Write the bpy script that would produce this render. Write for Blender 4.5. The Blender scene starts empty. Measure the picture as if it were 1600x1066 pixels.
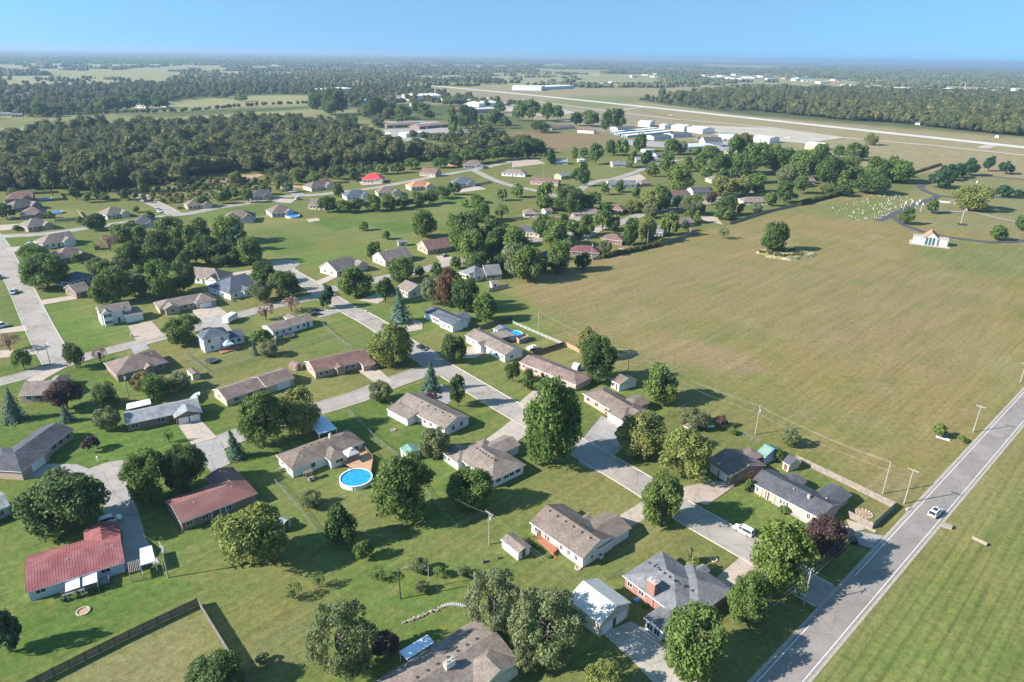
import bpy, math, random
import numpy as np
from mathutils import Matrix, Vector
random.seed(7); RS = np.random.RandomState(11)
scn = bpy.context.scene
C = scn.collection
R = math.radians
# ---------------------------------------------------------------- camera, sky, sun, exposure
CAM_H = 100.0; FPX = 1075.0; ROLL = R(0.93); PITCH = math.atan((533 - 86.0) / FPX)
camd = bpy.data.cameras.new('camera'); cam = bpy.data.objects.new('camera', camd); C.objects.link(cam)
camd.sensor_width = 36.0; camd.lens = FPX / 1600 * 36.0; camd.clip_start = 1.0; camd.clip_end = 90000.0
_f = Vector((0, math.cos(PITCH), -math.sin(PITCH))); _r = Vector((1, 0, 0)); _u = _r.cross(_f)
cr, sr = math.cos(ROLL), math.sin(ROLL)
r2 = _r * cr + _u * sr; u2 = _u * cr - _r * sr
cam.matrix_world = Matrix(((r2.x, u2.x, -_f.x, 0), (r2.y, u2.y, -_f.y, 0), (r2.z, u2.z, -_f.z, CAM_H), (0, 0, 0, 1)))
scn.camera = cam
SUN_AZ = R(196.5); SUN_EL = R(30.5)        # direction towards the sun, from +x anticlockwise
world = bpy.data.worlds.new('World'); scn.world = world; world.use_nodes = True
wn = world.node_tree.nodes; wl = world.node_tree.links
sky = wn.new('ShaderNodeTexSky'); sky.sky_type = 'NISHITA'; sky.sun_disc = False
sky.sun_elevation = SUN_EL; sky.sun_rotation = math.pi / 2 - SUN_AZ
sky.altitude = 0; sky.air_density = 1.0; sky.dust_density = 0.25; sky.ozone_density = 1.6
bg = wn['Background']; bg.inputs['Strength'].default_value = 0.15
stc = wn.new('ShaderNodeTexCoord'); sad = wn.new('ShaderNodeVectorMath'); sad.operation = 'ADD'; sad.inputs[1].default_value = (0, 0, .42)   # lookup lifted: visible band reads higher sky, making room for stronger fill
snm = wn.new('ShaderNodeVectorMath'); snm.operation = 'NORMALIZE'; wl.new(stc.outputs['Generated'], sad.inputs[0]); wl.new(sad.outputs[0], snm.inputs[0]); wl.new(snm.outputs[0], sky.inputs['Vector'])
stm = wn.new('ShaderNodeMix'); stm.data_type = 'RGBA'; stm.blend_type = 'MULTIPLY'; stm.inputs[0].default_value = 1; stm.inputs[7].default_value = (.54, .725, .69, 1)
wl.new(sky.outputs['Color'], stm.inputs[6]); wl.new(stm.outputs[2], bg.inputs['Color'])
sd = bpy.data.lights.new('sun', 'SUN'); sd.energy = 4.0; sd.angle = R(0.53); sd.color = (1.0, 0.945, 0.875)
sun = bpy.data.objects.new('sun', sd); C.objects.link(sun)
sdir = Vector((math.cos(SUN_EL) * math.cos(SUN_AZ), math.cos(SUN_EL) * math.sin(SUN_AZ), math.sin(SUN_EL)))
sun.rotation_euler = sdir.to_track_quat('Z', 'Y').to_euler(); sun.location = (0, 0, 300)
scn.view_settings.view_transform = 'Standard'; scn.view_settings.look = 'None'
scn.view_settings.exposure = 1.5; scn.view_settings.gamma = 1.0; scn.view_settings.use_curve_mapping = False
scn.cycles.use_denoising = True; scn.cycles.max_bounces = 6; scn.cycles.diffuse_bounces = 3
scn.cycles.transparent_max_bounces = 6; scn.cycles.volume_bounces = 0
# ---------------------------------------------------------------- helpers
CR, CS = cr, sr; CP, SP = math.cos(PITCH), math.sin(PITCH)
def ray(px, py):
    x = (px - 800.0) / FPX; y = (py - 533.0) / FPX
    xr = x * CR + y * CS; yr = -x * CS + y * CR
    return Vector((xr, CP - yr * SP, -SP - yr * CP))
def G(px, py, z=0.0):
    """photo position -> place in the world at height z"""
    d = ray(px, py); t = (z - CAM_H) / d.z
    return Vector((d.x * t, d.y * t, z))
def depth_of(p): return (p - Vector((0, 0, CAM_H))).dot(_f)
def pix(p):
    d = p - Vector((0, 0, CAM_H)); z = d.dot(_f)
    return 800 + FPX * d.dot(r2) / z, 533 - FPX * d.dot(u2) / z
def tag(o, label=None, cat=None, group=None, kind=None):
    if label: o['label'] = label
    if cat: o['category'] = cat
    if group: o['group'] = group
    if kind: o['kind'] = kind
    return o
def empty(name, loc, rz=0.0):
    o = bpy.data.objects.new(name, None); C.objects.link(o); o.location = loc; o.rotation_euler = (0, 0, rz)
    o.empty_display_size = .3
    return o
class MB:
    """collects polygons with material slots; build() links them as one mesh object"""
    def __init__(s): s.v = []; s.f = []; s.m = []; s.smooth = False
    def face(s, pts, m=0):
        n = len(s.v); s.v += [tuple(p) for p in pts]; s.f.append(tuple(range(n, n + len(pts)))); s.m.append(m)
    def box(s, x0, x1, y0, y1, z0, z1, m=0, rz=0.0, at=(0, 0, 0)):
        c, q = math.cos(rz), math.sin(rz); n = len(s.v)
        for z in (z0, z1):
            for x, y in ((x0, y0), (x1, y0), (x1, y1), (x0, y1)):
                s.v.append((at[0] + x * c - y * q, at[1] + x * q + y * c, at[2] + z))
        for f in ((3, 2, 1, 0), (4, 5, 6, 7), (0, 1, 5, 4), (1, 2, 6, 5), (2, 3, 7, 6), (3, 0, 4, 7)):
            s.f.append(tuple(n + i for i in f)); s.m.append(m)
    def tube(s, a, b, r0, r1=None, n=6, m=0, cap=True):
        a = Vector(a); b = Vector(b); r1 = r0 if r1 is None else r1
        d = (b - a).normalized(); e = d.orthogonal().normalized(); g = d.cross(e); k = len(s.v)
        for p, r in ((a, r0), (b, r1)):
            for i in range(n):
                t = 2 * math.pi * i / n
                s.v.append(tuple(p + e * (r * math.cos(t)) + g * (r * math.sin(t))))
        for i in range(n):
            j = (i + 1) % n; s.f.append((k + i, k + j, k + n + j, k + n + i)); s.m.append(m)
        if cap:
            s.f.append(tuple(k + n + i for i in range(n))); s.m.append(m)
            s.f.append(tuple(k + n - 1 - i for i in range(n))); s.m.append(m)
    def prism(s, poly, z0, z1, m=0, mside=None):
        """poly: anticlockwise (x, y) list"""
        n = len(s.v); k = len(poly); mside = m if mside is None else mside
        for z in (z0, z1):
            for p in poly: s.v.append((p[0], p[1], z))
        s.f.append(tuple(n + k + i for i in range(k))); s.m.append(m)
        s.f.append(tuple(n + k - 1 - i for i in range(k))); s.m.append(mside)
        for i in range(k):
            j = (i + 1) % k; s.f.append((n + i, n + j, n + k + j, n + k + i)); s.m.append(mside)
    def mesh(s, name, mats):
        me = bpy.data.meshes.new(name); me.from_pydata(s.v, [], s.f)
        for m in (mats if isinstance(mats, (list, tuple)) else [mats]): me.materials.append(m)
        me.polygons.foreach_set('material_index', s.m)
        if s.smooth: me.polygons.foreach_set('use_smooth', [True] * len(s.f))
        me.update(); return me
    def build(s, name, mats, parent=None, loc=None, rz=None):
        return link(name, s.mesh(name, mats), parent, loc, rz)
def link(name, me, parent=None, loc=None, rz=None):
    o = bpy.data.objects.new(name, me); C.objects.link(o)
    if parent: o.parent = parent
    if loc is not None: o.location = loc
    if rz is not None: o.rotation_euler = (0, 0, rz)
    return o
def ccw(poly):
    a = sum(poly[i][0] * poly[(i + 1) % len(poly)][1] - poly[(i + 1) % len(poly)][0] * poly[i][1] for i in range(len(poly)))
    return poly if a > 0 else poly[::-1]
# ---------------------------------------------------------------- materials
MATS = {}
def mat(name, col, rough=0.85, var=0.12, scale=0.6, col2=None, metal=0.0, spec=0.25, bump=0.0, fine=None):
    if name in MATS: return MATS[name]
    m = bpy.data.materials.new(name); m.use_nodes = True; nt = m.node_tree; N = nt.nodes; L = nt.links
    b = N['Principled BSDF']; b.inputs['Roughness'].default_value = rough; b.inputs['Metallic'].default_value = metal
    b.inputs['Specular IOR Level'].default_value = spec
    geo = N.new('ShaderNodeNewGeometry')
    n1 = N.new('ShaderNodeTexNoise'); n1.inputs['Scale'].default_value = scale; n1.inputs['Detail'].default_value = 6
    n1.inputs['Roughness'].default_value = 0.65
    L.new(geo.outputs['Position'], n1.inputs['Vector'])
    rp = N.new('ShaderNodeMapRange'); rp.inputs[1].default_value = 0.3; rp.inputs[2].default_value = 0.7
    rp.inputs[3].default_value = 1 - var; rp.inputs[4].default_value = 1 + var
    L.new(n1.outputs['Fac'], rp.inputs[0])
    mx = N.new('ShaderNodeMix'); mx.data_type = 'RGBA'; mx.blend_type = 'MULTIPLY'; mx.inputs[0].default_value = 1
    mx.inputs[6].default_value = (*col, 1)
    if col2:
        m2 = N.new('ShaderNodeMix'); m2.data_type = 'RGBA'
        m2.inputs[6].default_value = (*col, 1); m2.inputs[7].default_value = (*col2, 1)
        n2 = N.new('ShaderNodeTexNoise'); n2.inputs['Scale'].default_value = fine or scale * 0.35; n2.inputs['Detail'].default_value = 4
        L.new(geo.outputs['Position'], n2.inputs['Vector'])
        r3 = N.new('ShaderNodeMapRange'); r3.inputs[1].default_value = .42; r3.inputs[2].default_value = .6
        L.new(n2.outputs['Fac'], r3.inputs[0]); L.new(r3.outputs[0], m2.inputs[0]); L.new(m2.outputs[2], mx.inputs[6])
    cmb = N.new('ShaderNodeCombineColor')
    for i in range(3): L.new(rp.outputs[0], cmb.inputs[i])
    L.new(cmb.outputs[0], mx.inputs[7]); L.new(mx.outputs[2], b.inputs['Base Color'])
    if bump:
        bp = N.new('ShaderNodeBump'); bp.inputs['Strength'].default_value = bump; bp.inputs['Distance'].default_value = .05
        L.new(n1.outputs['Fac'], bp.inputs['Height']); L.new(bp.outputs[0], b.inputs['Normal'])
    MATS[name] = m; return m
def paving(name, col, col2, crack=.22, joint=0.0):
    """worn paving: stains, sealed cracks, patches and optional joints"""
    if name in MATS: return MATS[name]
    m = mat(name, col, .9, .10, .35, col2=col2, fine=.10); nt = m.node_tree; N = nt.nodes; L = nt.links; b = N['Principled BSDF']
    old = b.inputs['Base Color'].links[0].from_socket; geo = [n for n in N if n.type == 'NEW_GEOMETRY'][0]
    def noise(sc, d=5):
        n = N.new('ShaderNodeTexNoise'); n.inputs['Scale'].default_value = sc; n.inputs['Detail'].default_value = d; n.inputs['Roughness'].default_value = .7; L.new(geo.outputs['Position'], n.inputs['Vector']); return n
    wob = noise(.35); mx = N.new('ShaderNodeMix'); mx.data_type = 'RGBA'; mx.blend_type = 'LINEAR_LIGHT'; mx.inputs[0].default_value = .9; L.new(geo.outputs['Position'], mx.inputs[6]); L.new(wob.outputs['Color'], mx.inputs[7])
    vo = N.new('ShaderNodeTexVoronoi'); vo.feature = 'DISTANCE_TO_EDGE'; vo.inputs['Scale'].default_value = .13; L.new(mx.outputs[2], vo.inputs['Vector'])
    ck = N.new('ShaderNodeMapRange'); ck.inputs[1].default_value = .006; ck.inputs[2].default_value = .022; ck.inputs[3].default_value = 1 - crack; ck.inputs[4].default_value = 1; L.new(vo.outputs['Distance'], ck.inputs[0])
    st = N.new('ShaderNodeMapRange'); st.inputs[1].default_value = .56; st.inputs[2].default_value = .74; st.inputs[3].default_value = 1; st.inputs[4].default_value = .76; L.new(noise(.22, 6).outputs['Fac'], st.inputs[0])
    fi = N.new('ShaderNodeMapRange'); fi.inputs[1].default_value = .25; fi.inputs[2].default_value = .75; fi.inputs[3].default_value = .88; fi.inputs[4].default_value = 1.12; L.new(noise(2.2, 5).outputs['Fac'], fi.inputs[0])
    k = N.new('ShaderNodeMath'); k.operation = 'MULTIPLY'; L.new(ck.outputs[0], k.inputs[0]); L.new(st.outputs[0], k.inputs[1])
    k2 = N.new('ShaderNodeMath'); k2.operation = 'MULTIPLY'; L.new(k.outputs[0], k2.inputs[0]); L.new(fi.outputs[0], k2.inputs[1]); out = k2.outputs[0]
    if joint:
        mp = N.new('ShaderNodeMapping'); mp.inputs['Rotation'].default_value = (0, 0, R(-43)); L.new(geo.outputs['Position'], mp.inputs['Vector'])
        bt = N.new('ShaderNodeTexBrick'); bt.offset = 0; bt.inputs['Scale'].default_value = 1; bt.inputs['Brick Width'].default_value = joint; bt.inputs['Row Height'].default_value = joint; bt.inputs['Mortar Size'].default_value = .03
        L.new(mp.outputs[0], bt.inputs['Vector']); jr = N.new('ShaderNodeMapRange'); jr.inputs[3].default_value = 1; jr.inputs[4].default_value = .72; L.new(bt.outputs['Fac'], jr.inputs[0])
        k3 = N.new('ShaderNodeMath'); k3.operation = 'MULTIPLY'; L.new(out, k3.inputs[0]); L.new(jr.outputs[0], k3.inputs[1]); out = k3.outputs[0]
    cm = N.new('ShaderNodeCombineColor'); fm = N.new('ShaderNodeMix'); fm.data_type = 'RGBA'; fm.blend_type = 'MULTIPLY'; fm.inputs[0].default_value = 1
    for i in range(3): L.new(out, cm.inputs[i])
    L.new(old, fm.inputs[6]); L.new(cm.outputs[0], fm.inputs[7]); L.new(fm.outputs[2], b.inputs['Base Color']); return m
def shingle(name, col):
    """asphalt shingles: courses and tab-to-tab colour changes, weathering"""
    if name in MATS: return MATS[name]
    m = bpy.data.materials.new(name); m.use_nodes = True; nt = m.node_tree; N = nt.nodes; L = nt.links
    b = N['Principled BSDF']; b.inputs['Roughness'].default_value = .92; b.inputs['Specular IOR Level'].default_value = .15
    tc = N.new('ShaderNodeTexCoord')
    vo = N.new('ShaderNodeTexVoronoi'); vo.inputs['Scale'].default_value = 2.6
    mp = N.new('ShaderNodeMapping'); mp.inputs['Scale'].default_value = (1, 1, 2.2)
    L.new(tc.outputs['Object'], mp.inputs['Vector']); L.new(mp.outputs[0], vo.inputs['Vector'])
    bw = N.new('ShaderNodeRGBToBW'); L.new(vo.outputs['Color'], bw.inputs[0])
    no = N.new('ShaderNodeTexNoise'); no.inputs['Scale'].default_value = .35; no.inputs['Detail'].default_value = 5
    L.new(tc.outputs['Object'], no.inputs['Vector'])
    wv = N.new('ShaderNodeTexWave'); wv.bands_direction = 'Z'; wv.inputs['Scale'].default_value = 2.6; wv.inputs['Distortion'].default_value = .6
    L.new(tc.outputs['Object'], wv.inputs['Vector'])
    def rng(sock, lo, hi, a=0., z=1.):
        r = N.new('ShaderNodeMapRange'); r.inputs[1].default_value = a; r.inputs[2].default_value = z
        r.inputs[3].default_value = lo; r.inputs[4].default_value = hi; L.new(sock, r.inputs[0]); return r.outputs[0]
    def mul(a, c):
        k = N.new('ShaderNodeMath'); k.operation = 'MULTIPLY'; L.new(a, k.inputs[0]); L.new(c, k.inputs[1]); return k.outputs[0]
    v = mul(mul(rng(bw.outputs[0], .74, 1.26), rng(no.outputs['Fac'], .78, 1.22, .3, .7)), rng(wv.outputs['Fac'], .93, 1.05))
    mx = N.new('ShaderNodeMix'); mx.data_type = 'RGBA'; mx.blend_type = 'MULTIPLY'; mx.inputs[0].default_value = 1
    cmb = N.new('ShaderNodeCombineColor')
    for i in range(3): L.new(v, cmb.inputs[i])
    mx.inputs[6].default_value = (*col, 1); L.new(cmb.outputs[0], mx.inputs[7]); L.new(mx.outputs[2], b.inputs['Base Color'])
    MATS[name] = m; return m
def brick(name, c1, c2, mortar=(.45, .4, .35)):
    if name in MATS: return MATS[name]
    m = bpy.data.materials.new(name); m.use_nodes = True; nt = m.node_tree; N = nt.nodes; L = nt.links
    b = N['Principled BSDF']; b.inputs['Roughness'].default_value = .9
    tc = N.new('ShaderNodeTexCoord'); sp = N.new('ShaderNodeSeparateXYZ'); L.new(tc.outputs['Object'], sp.inputs[0])
    ad = N.new('ShaderNodeMath'); ad.operation = 'ADD'; L.new(sp.outputs[0], ad.inputs[0]); L.new(sp.outputs[1], ad.inputs[1])
    cb = N.new('ShaderNodeCombineXYZ'); L.new(ad.outputs[0], cb.inputs[0]); L.new(sp.outputs[2], cb.inputs[1])
    bt = N.new('ShaderNodeTexBrick'); bt.inputs['Scale'].default_value = 3.0; bt.inputs['Mortar Size'].default_value = .015
    bt.inputs['Brick Width'].default_value = .7; bt.inputs['Row Height'].default_value = .25
    bt.inputs['Color1'].default_value = (*c1, 1); bt.inputs['Color2'].default_value = (*c2, 1); bt.inputs['Mortar'].default_value = (*mortar, 1)
    L.new(cb.outputs[0], bt.inputs['Vector']); L.new(bt.outputs['Color'], b.inputs['Base Color'])
    MATS[name] = m; return m
def siding(name, col, per=.2):
    """lap siding: shadow lines every course"""
    if name in MATS: return MATS[name]
    m = bpy.data.materials.new(name); m.use_nodes = True; nt = m.node_tree; N = nt.nodes; L = nt.links
    b = N['Principled BSDF']; b.inputs['Roughness'].default_value = .6
    tc = N.new('ShaderNodeTexCoord'); sp = N.new('ShaderNodeSeparateXYZ'); L.new(tc.outputs['Object'], sp.inputs[0])
    md = N.new('ShaderNodeMath'); md.operation = 'MODULO'; L.new(sp.outputs[2], md.inputs[0]); md.inputs[1].default_value = per
    dv = N.new('ShaderNodeMath'); dv.operation = 'DIVIDE'; L.new(md.outputs[0], dv.inputs[0]); dv.inputs[1].default_value = per
    no = N.new('ShaderNodeTexNoise'); no.inputs['Scale'].default_value = .7; no.inputs['Detail'].default_value = 5; L.new(tc.outputs['Object'], no.inputs['Vector'])
    mr = N.new('ShaderNodeMapRange'); mr.inputs[1].default_value = .3; mr.inputs[2].default_value = .7; mr.inputs[3].default_value = .86; mr.inputs[4].default_value = 1.04
    L.new(no.outputs['Fac'], mr.inputs[0])
    mx = N.new('ShaderNodeMix'); mx.data_type = 'RGBA'; mx.blend_type = 'MULTIPLY'; mx.inputs[0].default_value = 1
    cmb = N.new('ShaderNodeCombineColor')
    for i in range(3): L.new(mr.outputs[0], cmb.inputs[i])
    mx.inputs[6].default_value = (*col, 1); L.new(cmb.outputs[0], mx.inputs[7]); L.new(mx.outputs[2], b.inputs['Base Color'])
    bp = N.new('ShaderNodeBump'); bp.inputs['Strength'].default_value = .5; bp.inputs['Distance'].default_value = .03
    L.new(dv.outputs[0], bp.inputs['Height']); L.new(bp.outputs[0], b.inputs['Normal'])
    MATS[name] = m; return m
ROOF = dict(tan=(.205, .168, .143), brown=(.185, .14, .12), mauve=(.21, .15, .13), gray=(.165, .165, .172), dgray=(.085, .085, .095),
            blue=(.095, .108, .132), lgray=(.24, .245, .255), orange=(.44, .22, .13), grbrown=(.17, .135, .113), redbrown=(.18, .11, .093), dkred=(.15, .07, .07))
def roofm(k):
    if k == 'redmetal': return mat('red_metal_roof', (.235, .078, .078), .6, .16, .8, col2=(.285, .115, .11), spec=.3)
    if k == 'brownmetal': return mat('brown_metal_roof', (.21, .095, .08), .5, .1, .5, col2=(.25, .13, .11), spec=.4)
    if k == 'whitemetal': return mat('white_metal_roof', (.58, .55, .49), .7, .08, .5, spec=.4)
    if k == 'graymetal': return mat('grey_metal_roof', (.42, .44, .46), .45, .08, .5, spec=.4)
    if k == 'greenmetal': return mat('green_metal_roof', (.10, .24, .19), .5, .12, .8, col2=(.2, .3, .26))
    if k == 'redtile': return mat('bright_red_roof', (.55, .06, .07), .6, .1, .8)
    return shingle('shingle_' + k, ROOF[k])
def wallm(k):
    if k == 'brick': return brick('red_brick', (.27, .105, .075), (.21, .08, .06))
    if k == 'tanbrick': return brick('tan_brick', (.40, .29, .22), (.33, .23, .175))
    if k == 'brownbrick': return brick('brown_brick', (.21, .13, .10), (.15, .095, .075))
    if k == 'pinkbrick': return brick('pinkish_brick', (.48, .33, .27), (.42, .27, .22))
    return siding('siding_' + k, dict(white=(.72, .72, .71), cream=(.62, .55, .43), gray=(.40, .42, .45), lblue=(.45, .52, .60), tan=(.48, .40, .31), yellow=(.62, .54, .30), teal=(.20, .42, .46))[k])
TRIM = mat('white_trim', (.78, .78, .77), .5, .05, 1)
GLASS = mat('window_glass', (.025, .03, .035), .08, .1, 1, spec=.6)
GARDOOR = mat('garage_door_paint', (.74, .74, .73), .5, .05, 2)
WOOD = mat('weathered_wood', (.30, .25, .20), .85, .25, 3, col2=(.22, .19, .17))
DKWOOD = mat('dark_wood', (.115, .095, .085), .85, .3, 3, col2=(.08, .07, .065))  # darker wood tone for some of the board fences
REDWOOD = mat('redwood_deck', (.36, .15, .085), .75, .2, 3)
TANWOOD = mat('fresh_deck_wood', (.44, .27, .16), .75, .2, 3)
STEEL = mat('galvanised_steel', (.42, .43, .44), .45, .1, 4, metal=.6)
DKMETAL = mat('dark_metal', (.05, .05, .055), .5, .1, 3)
CONC = paving('pale_concrete', (.42, .375, .32), (.35, .32, .275), .2, 4.0)
BARK = mat('bark', (.115, .095, .075), .95, .3, 3)
POLE = mat('weathered_pole', (.32, .29, .25), .9, .2, 2)
WHITE = mat('white_paint', (.8, .8, .79), .5, .04, 1)
RUBBER = mat('rubber', (.02, .02, .02), .8, .1, 3)
WATER = mat('pool_water', (.02, .25, .62), .12, .16, 1.6, col2=(.03, .32, .70), spec=.5, bump=.25, fine=.9)
WIRE = mat('aluminium_wire', (.26, .255, .24), .4, .05, 1, metal=.3)
# ---------------------------------------------------------------- ground: one sheet to the horizon, coloured by what grows there
def axis(lo, hi, step, far, grow=1.12):
    a = list(np.arange(lo, hi + step, step)); s = step
    while a[-1] < far: s *= grow; a.append(a[-1] + s)
    return a
xs = axis(0, 330, 3.0, 45000); xs = sorted([-x for x in xs[1:]] + xs)
ys = axis(40, 480, 3.0, 60000, 1.035); ys = [-3000., -400., 0.] + ys
GX, GY = np.meshgrid(np.array(xs), np.array(ys)); PX = GX.ravel(); PY = GY.ravel()
def inpoly(px, py, poly):
    r = np.zeros(len(px), bool); n = len(poly)
    for i in range(n):
        x0, y0 = poly[i]; x1, y1 = poly[(i + 1) % n]
        if y0 == y1: continue
        c = ((y0 > py) != (y1 > py)) & (px < (x1 - x0) * (py - y0) / (y1 - y0) + x0)
        r ^= c
    return r
def wpoly(pp): return [tuple(G(*p)[:2]) for p in pp]
JIT = RS.normal(0, 1, (14, 2))
def soft(poly, feather):
    out = np.zeros(len(PX)); P = np.array(poly); f3 = feather * 3
    k = np.where((PX > P[:, 0].min() - f3) & (PX < P[:, 0].max() + f3) & (PY > P[:, 1].min() - f3) & (PY < P[:, 1].max() + f3))[0]
    if len(k):
        a = np.zeros(len(k))
        for j in JIT: a += inpoly(PX[k] + j[0] * feather, PY[k] + j[1] * feather, poly)
        out[k] = a / len(JIT)
    return out
LUSH = (.08, .122, .026); LAWN = (.122, .132, .044); DRY = (.20, .17, .085); TAN = (.25, .195, .11); BARE = (.34, .25, .165); OLIVE = (.145, .145, .055)
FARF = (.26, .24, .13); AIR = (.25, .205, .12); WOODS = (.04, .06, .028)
col = np.tile(np.array([*LAWN, 0.0]), (len(PX), 1))
def paint(pp, c, feather=4.0, amt=1.0, stripe=None):
    global col
    a = (soft(wpoly(pp), feather) * amt)[:, None]
    col[:, :3] = col[:, :3] * (1 - a) + np.array(c) * a
    if stripe is not None: col[:, 3:] = col[:, 3:] * (1 - a) + stripe * a
# far country: patchwork of pasture and woods, faded in with distance
def vnoise(x, y, s, seed):
    r = np.random.RandomState(seed); T = r.rand(256, 256)
    u = x / s; v = y / s; i = np.floor(u).astype(int); j = np.floor(v).astype(int); fu = u - i; fv = v - j
    fu = fu * fu * (3 - 2 * fu); fv = fv * fv * (3 - 2 * fv)
    g = lambda a, b: T[a % 256, b % 256]
    return (g(i, j) * (1 - fu) + g(i + 1, j) * fu) * (1 - fv) + (g(i, j + 1) * (1 - fu) + g(i + 1, j + 1) * fu) * fv
def farwood(x, y):
    """0 open country .. 1 wooded"""
    n = .55 * vnoise(x * .6, y, 420, 3) + .3 * vnoise(x, y, 170, 5) + .3 * vnoise(x * .35, y, 1500, 8)
    return n
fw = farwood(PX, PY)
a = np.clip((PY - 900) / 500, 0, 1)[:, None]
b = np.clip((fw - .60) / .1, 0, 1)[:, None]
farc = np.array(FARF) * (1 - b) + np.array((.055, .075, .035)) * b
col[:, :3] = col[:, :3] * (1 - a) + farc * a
FIELDS_FAR = [   # open country further off, drawn round on the photo
    [(-60, 188), (125, 181), (400, 169), (560, 163), (500, 149), (400, 149), (270, 158), (330, 170), (200, 178), (60, 181), (-60, 176)],
    [(20, 111), (225, 110), (312, 122), (225, 130), (160, 120), (90, 120)], [(235, 106), (350, 104), (345, 111), (240, 112)],
    [(-60, 226), (30, 214), (130, 204), (210, 198), (400, 188), (480, 184), (480, 172), (400, 176), (150, 192), (-60, 204)],
    [(635, 133), (830, 137), (1040, 137), (1190, 130), (1210, 134), (1080, 146), (1000, 158), (1160, 180), (1600, 216), (1700, 222), (1700, 300), (1600, 285), (1500, 268), (1425, 272), (1330, 250), (1210, 222), (1120, 200), (1000, 172), (870, 172), (700, 150)],
    [(830, 107), (975, 111), (930, 116), (840, 113)], [(1090, 100), (1240, 103), (1200, 108), (1100, 106)], [(1090, 116), (1220, 118), (1225, 129), (1090, 127)], [(1376, 137), (1610, 140), (1610, 148), (1376, 143)], [(915, 115), (1035, 116), (1035, 134), (915, 134)], [(1222, 121), (1335, 125), (1335, 137), (1222, 134)], [(640, 119), (720, 121), (700, 127), (640, 126)]]
for k, fpoly in enumerate(FIELDS_FAR): paint(fpoly, AIR if k == 4 else (.25, .23, .115), 12)
paint([(640, 140), (830, 150), (1000, 172), (1120, 200), (1210, 222), (1330, 250), (1200, 230), (1100, 222), (960, 215), (850, 190), (700, 165), (560, 160), (560, 150)], (.24, .20, .13), 8)
paint([(900, 150), (1190, 152), (1000, 160), (930, 172), (860, 160)], (.125, .155, .055), 20, .7)
paint([(800, 205), (960, 208), (1000, 215), (985, 232), (860, 235), (800, 245)], (.19, .135, .075), 8)          # rusty rough pasture
paint([(400, 290), (560, 262), (640, 262), (560, 285), (430, 300), (250, 310), (210, 290), (330, 272)], OLIVE, 6)
paint([(330, 345), (500, 345), (790, 300), (800, 315), (660, 345), (640, 380), (560, 395), (470, 420), (400, 410), (330, 395)], (.115, .145, .05), 6)
paint([(400, 355), (520, 352), (600, 372), (500, 395), (420, 392)], (.09, .145, .045), 10, .8)
# the big field
BIG = [(776, 458), (870, 420), (930, 408), (1040, 380), (1090, 366), (1140, 353), (1200, 333), (1260, 321), (1330, 306), (1440, 300), (1600, 330), (1700, 340), (1700, 560), (1600, 612), (1468, 752), (1392, 790), (1250, 712), (1110, 650), (1000, 590), (884, 537), (800, 502)]
paint(BIG, (.198, .156, .066), 4)
bm_ = soft(wpoly(BIG), 4)
for sx, sy, sd_, lo, c, am in ((38, 38, 21, .60, (.125, .142, .05), .6), (55, 22, 22, .58, (.235, .165, .085), .8), (24, 24, 23, .60, (.215, .185, .09), .7), (90, 60, 24, .52, (.150, .146, .055), .6), (18, 40, 25, .63, (.25, .175, .11), .6)):
    xr_ = PX * .716 + PY * .698; yr_ = -PX * .698 + PY * .716; n_ = .6 * vnoise(xr_ + 900, yr_ + 900, sx, sd_) + .4 * vnoise(xr_ + 900, yr_ * sx / sy + 900, sx * .45, sd_ + 40)
    a_ = (np.clip((n_ - lo) / .14, 0, 1) * am * bm_)[:, None]; col[:, :3] = col[:, :3] * (1 - a_) + np.array(c) * a_
# each lot is mown and watered its own way
xr_ = PX * .731 + PY * .682; yr_ = -PX * .682 + PY * .731; hood = soft(wpoly([(-200, 330), (300, 325), (760, 300), (800, 440), (870, 530), (1110, 655), (1330, 770), (1250, 900), (1100, 1066), (600, 1000), (-200, 860)]), 4)
h_ = np.abs(np.sin(np.floor(xr_ / 25.) * 12.9898 + np.floor(yr_ / 34.) * 78.233) * 43758.5453) % 1.0
h2_ = np.abs(np.sin(np.floor(xr_ / 25.) * 39.346 + np.floor(yr_ / 34.) * 11.135) * 24634.6345) % 1.0
lot = np.stack([.072 + .10 * h_, .132 + .026 * h_, .026 + .036 * h_], 1) * (.84 + .32 * h2_)[:, None]
col[:, :3] = col[:, :3] * (1 - .75 * hood[:, None]) + lot * .75 * hood[:, None]
paint([(900, 440), (1130, 385), (1250, 420), (1430, 400), (1600, 480), (1450, 560), (1200, 500), (1000, 520)], (.195, .155, .078), 22, .75)
paint([(1290, 470), (1500, 440), (1560, 520), (1400, 600), (1330, 560)], (.20, .155, .08), 15, .6)
paint([(1000, 545), (1180, 610), (1330, 690), (1250, 690), (1100, 630), (980, 570)], (.135, .145, .05), 5, .7)
paint([(1100, 655), (1250, 700), (1390, 770), (1400, 790), (1320, 760), (1200, 700)], (.095, .135, .033), 4, .8)
paint([(1260, 322), (1440, 300), (1395, 345), (1360, 345), (1290, 345)], (.13, .15, .055), 5, .8)
paint([(1250, 340), (1330, 345), (1390, 352), (1330, 358), (1240, 352)], (.24, .165, .085), 5, .6)
paint([(1440, 375), (1600, 378), (1700, 420), (1600, 440), (1450, 420)], (.12, .145, .055), 9, .7)
paint([(1430, 300), (1480, 262), (1600, 280), (1700, 300), (1700, 375), (1480, 360), (1440, 330)], (.175, .165, .078), 4)
paint([(1300, 255), (1470, 250), (1600, 262), (1600, 280), (1500, 268), (1425, 270)], TAN, 5)
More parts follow.
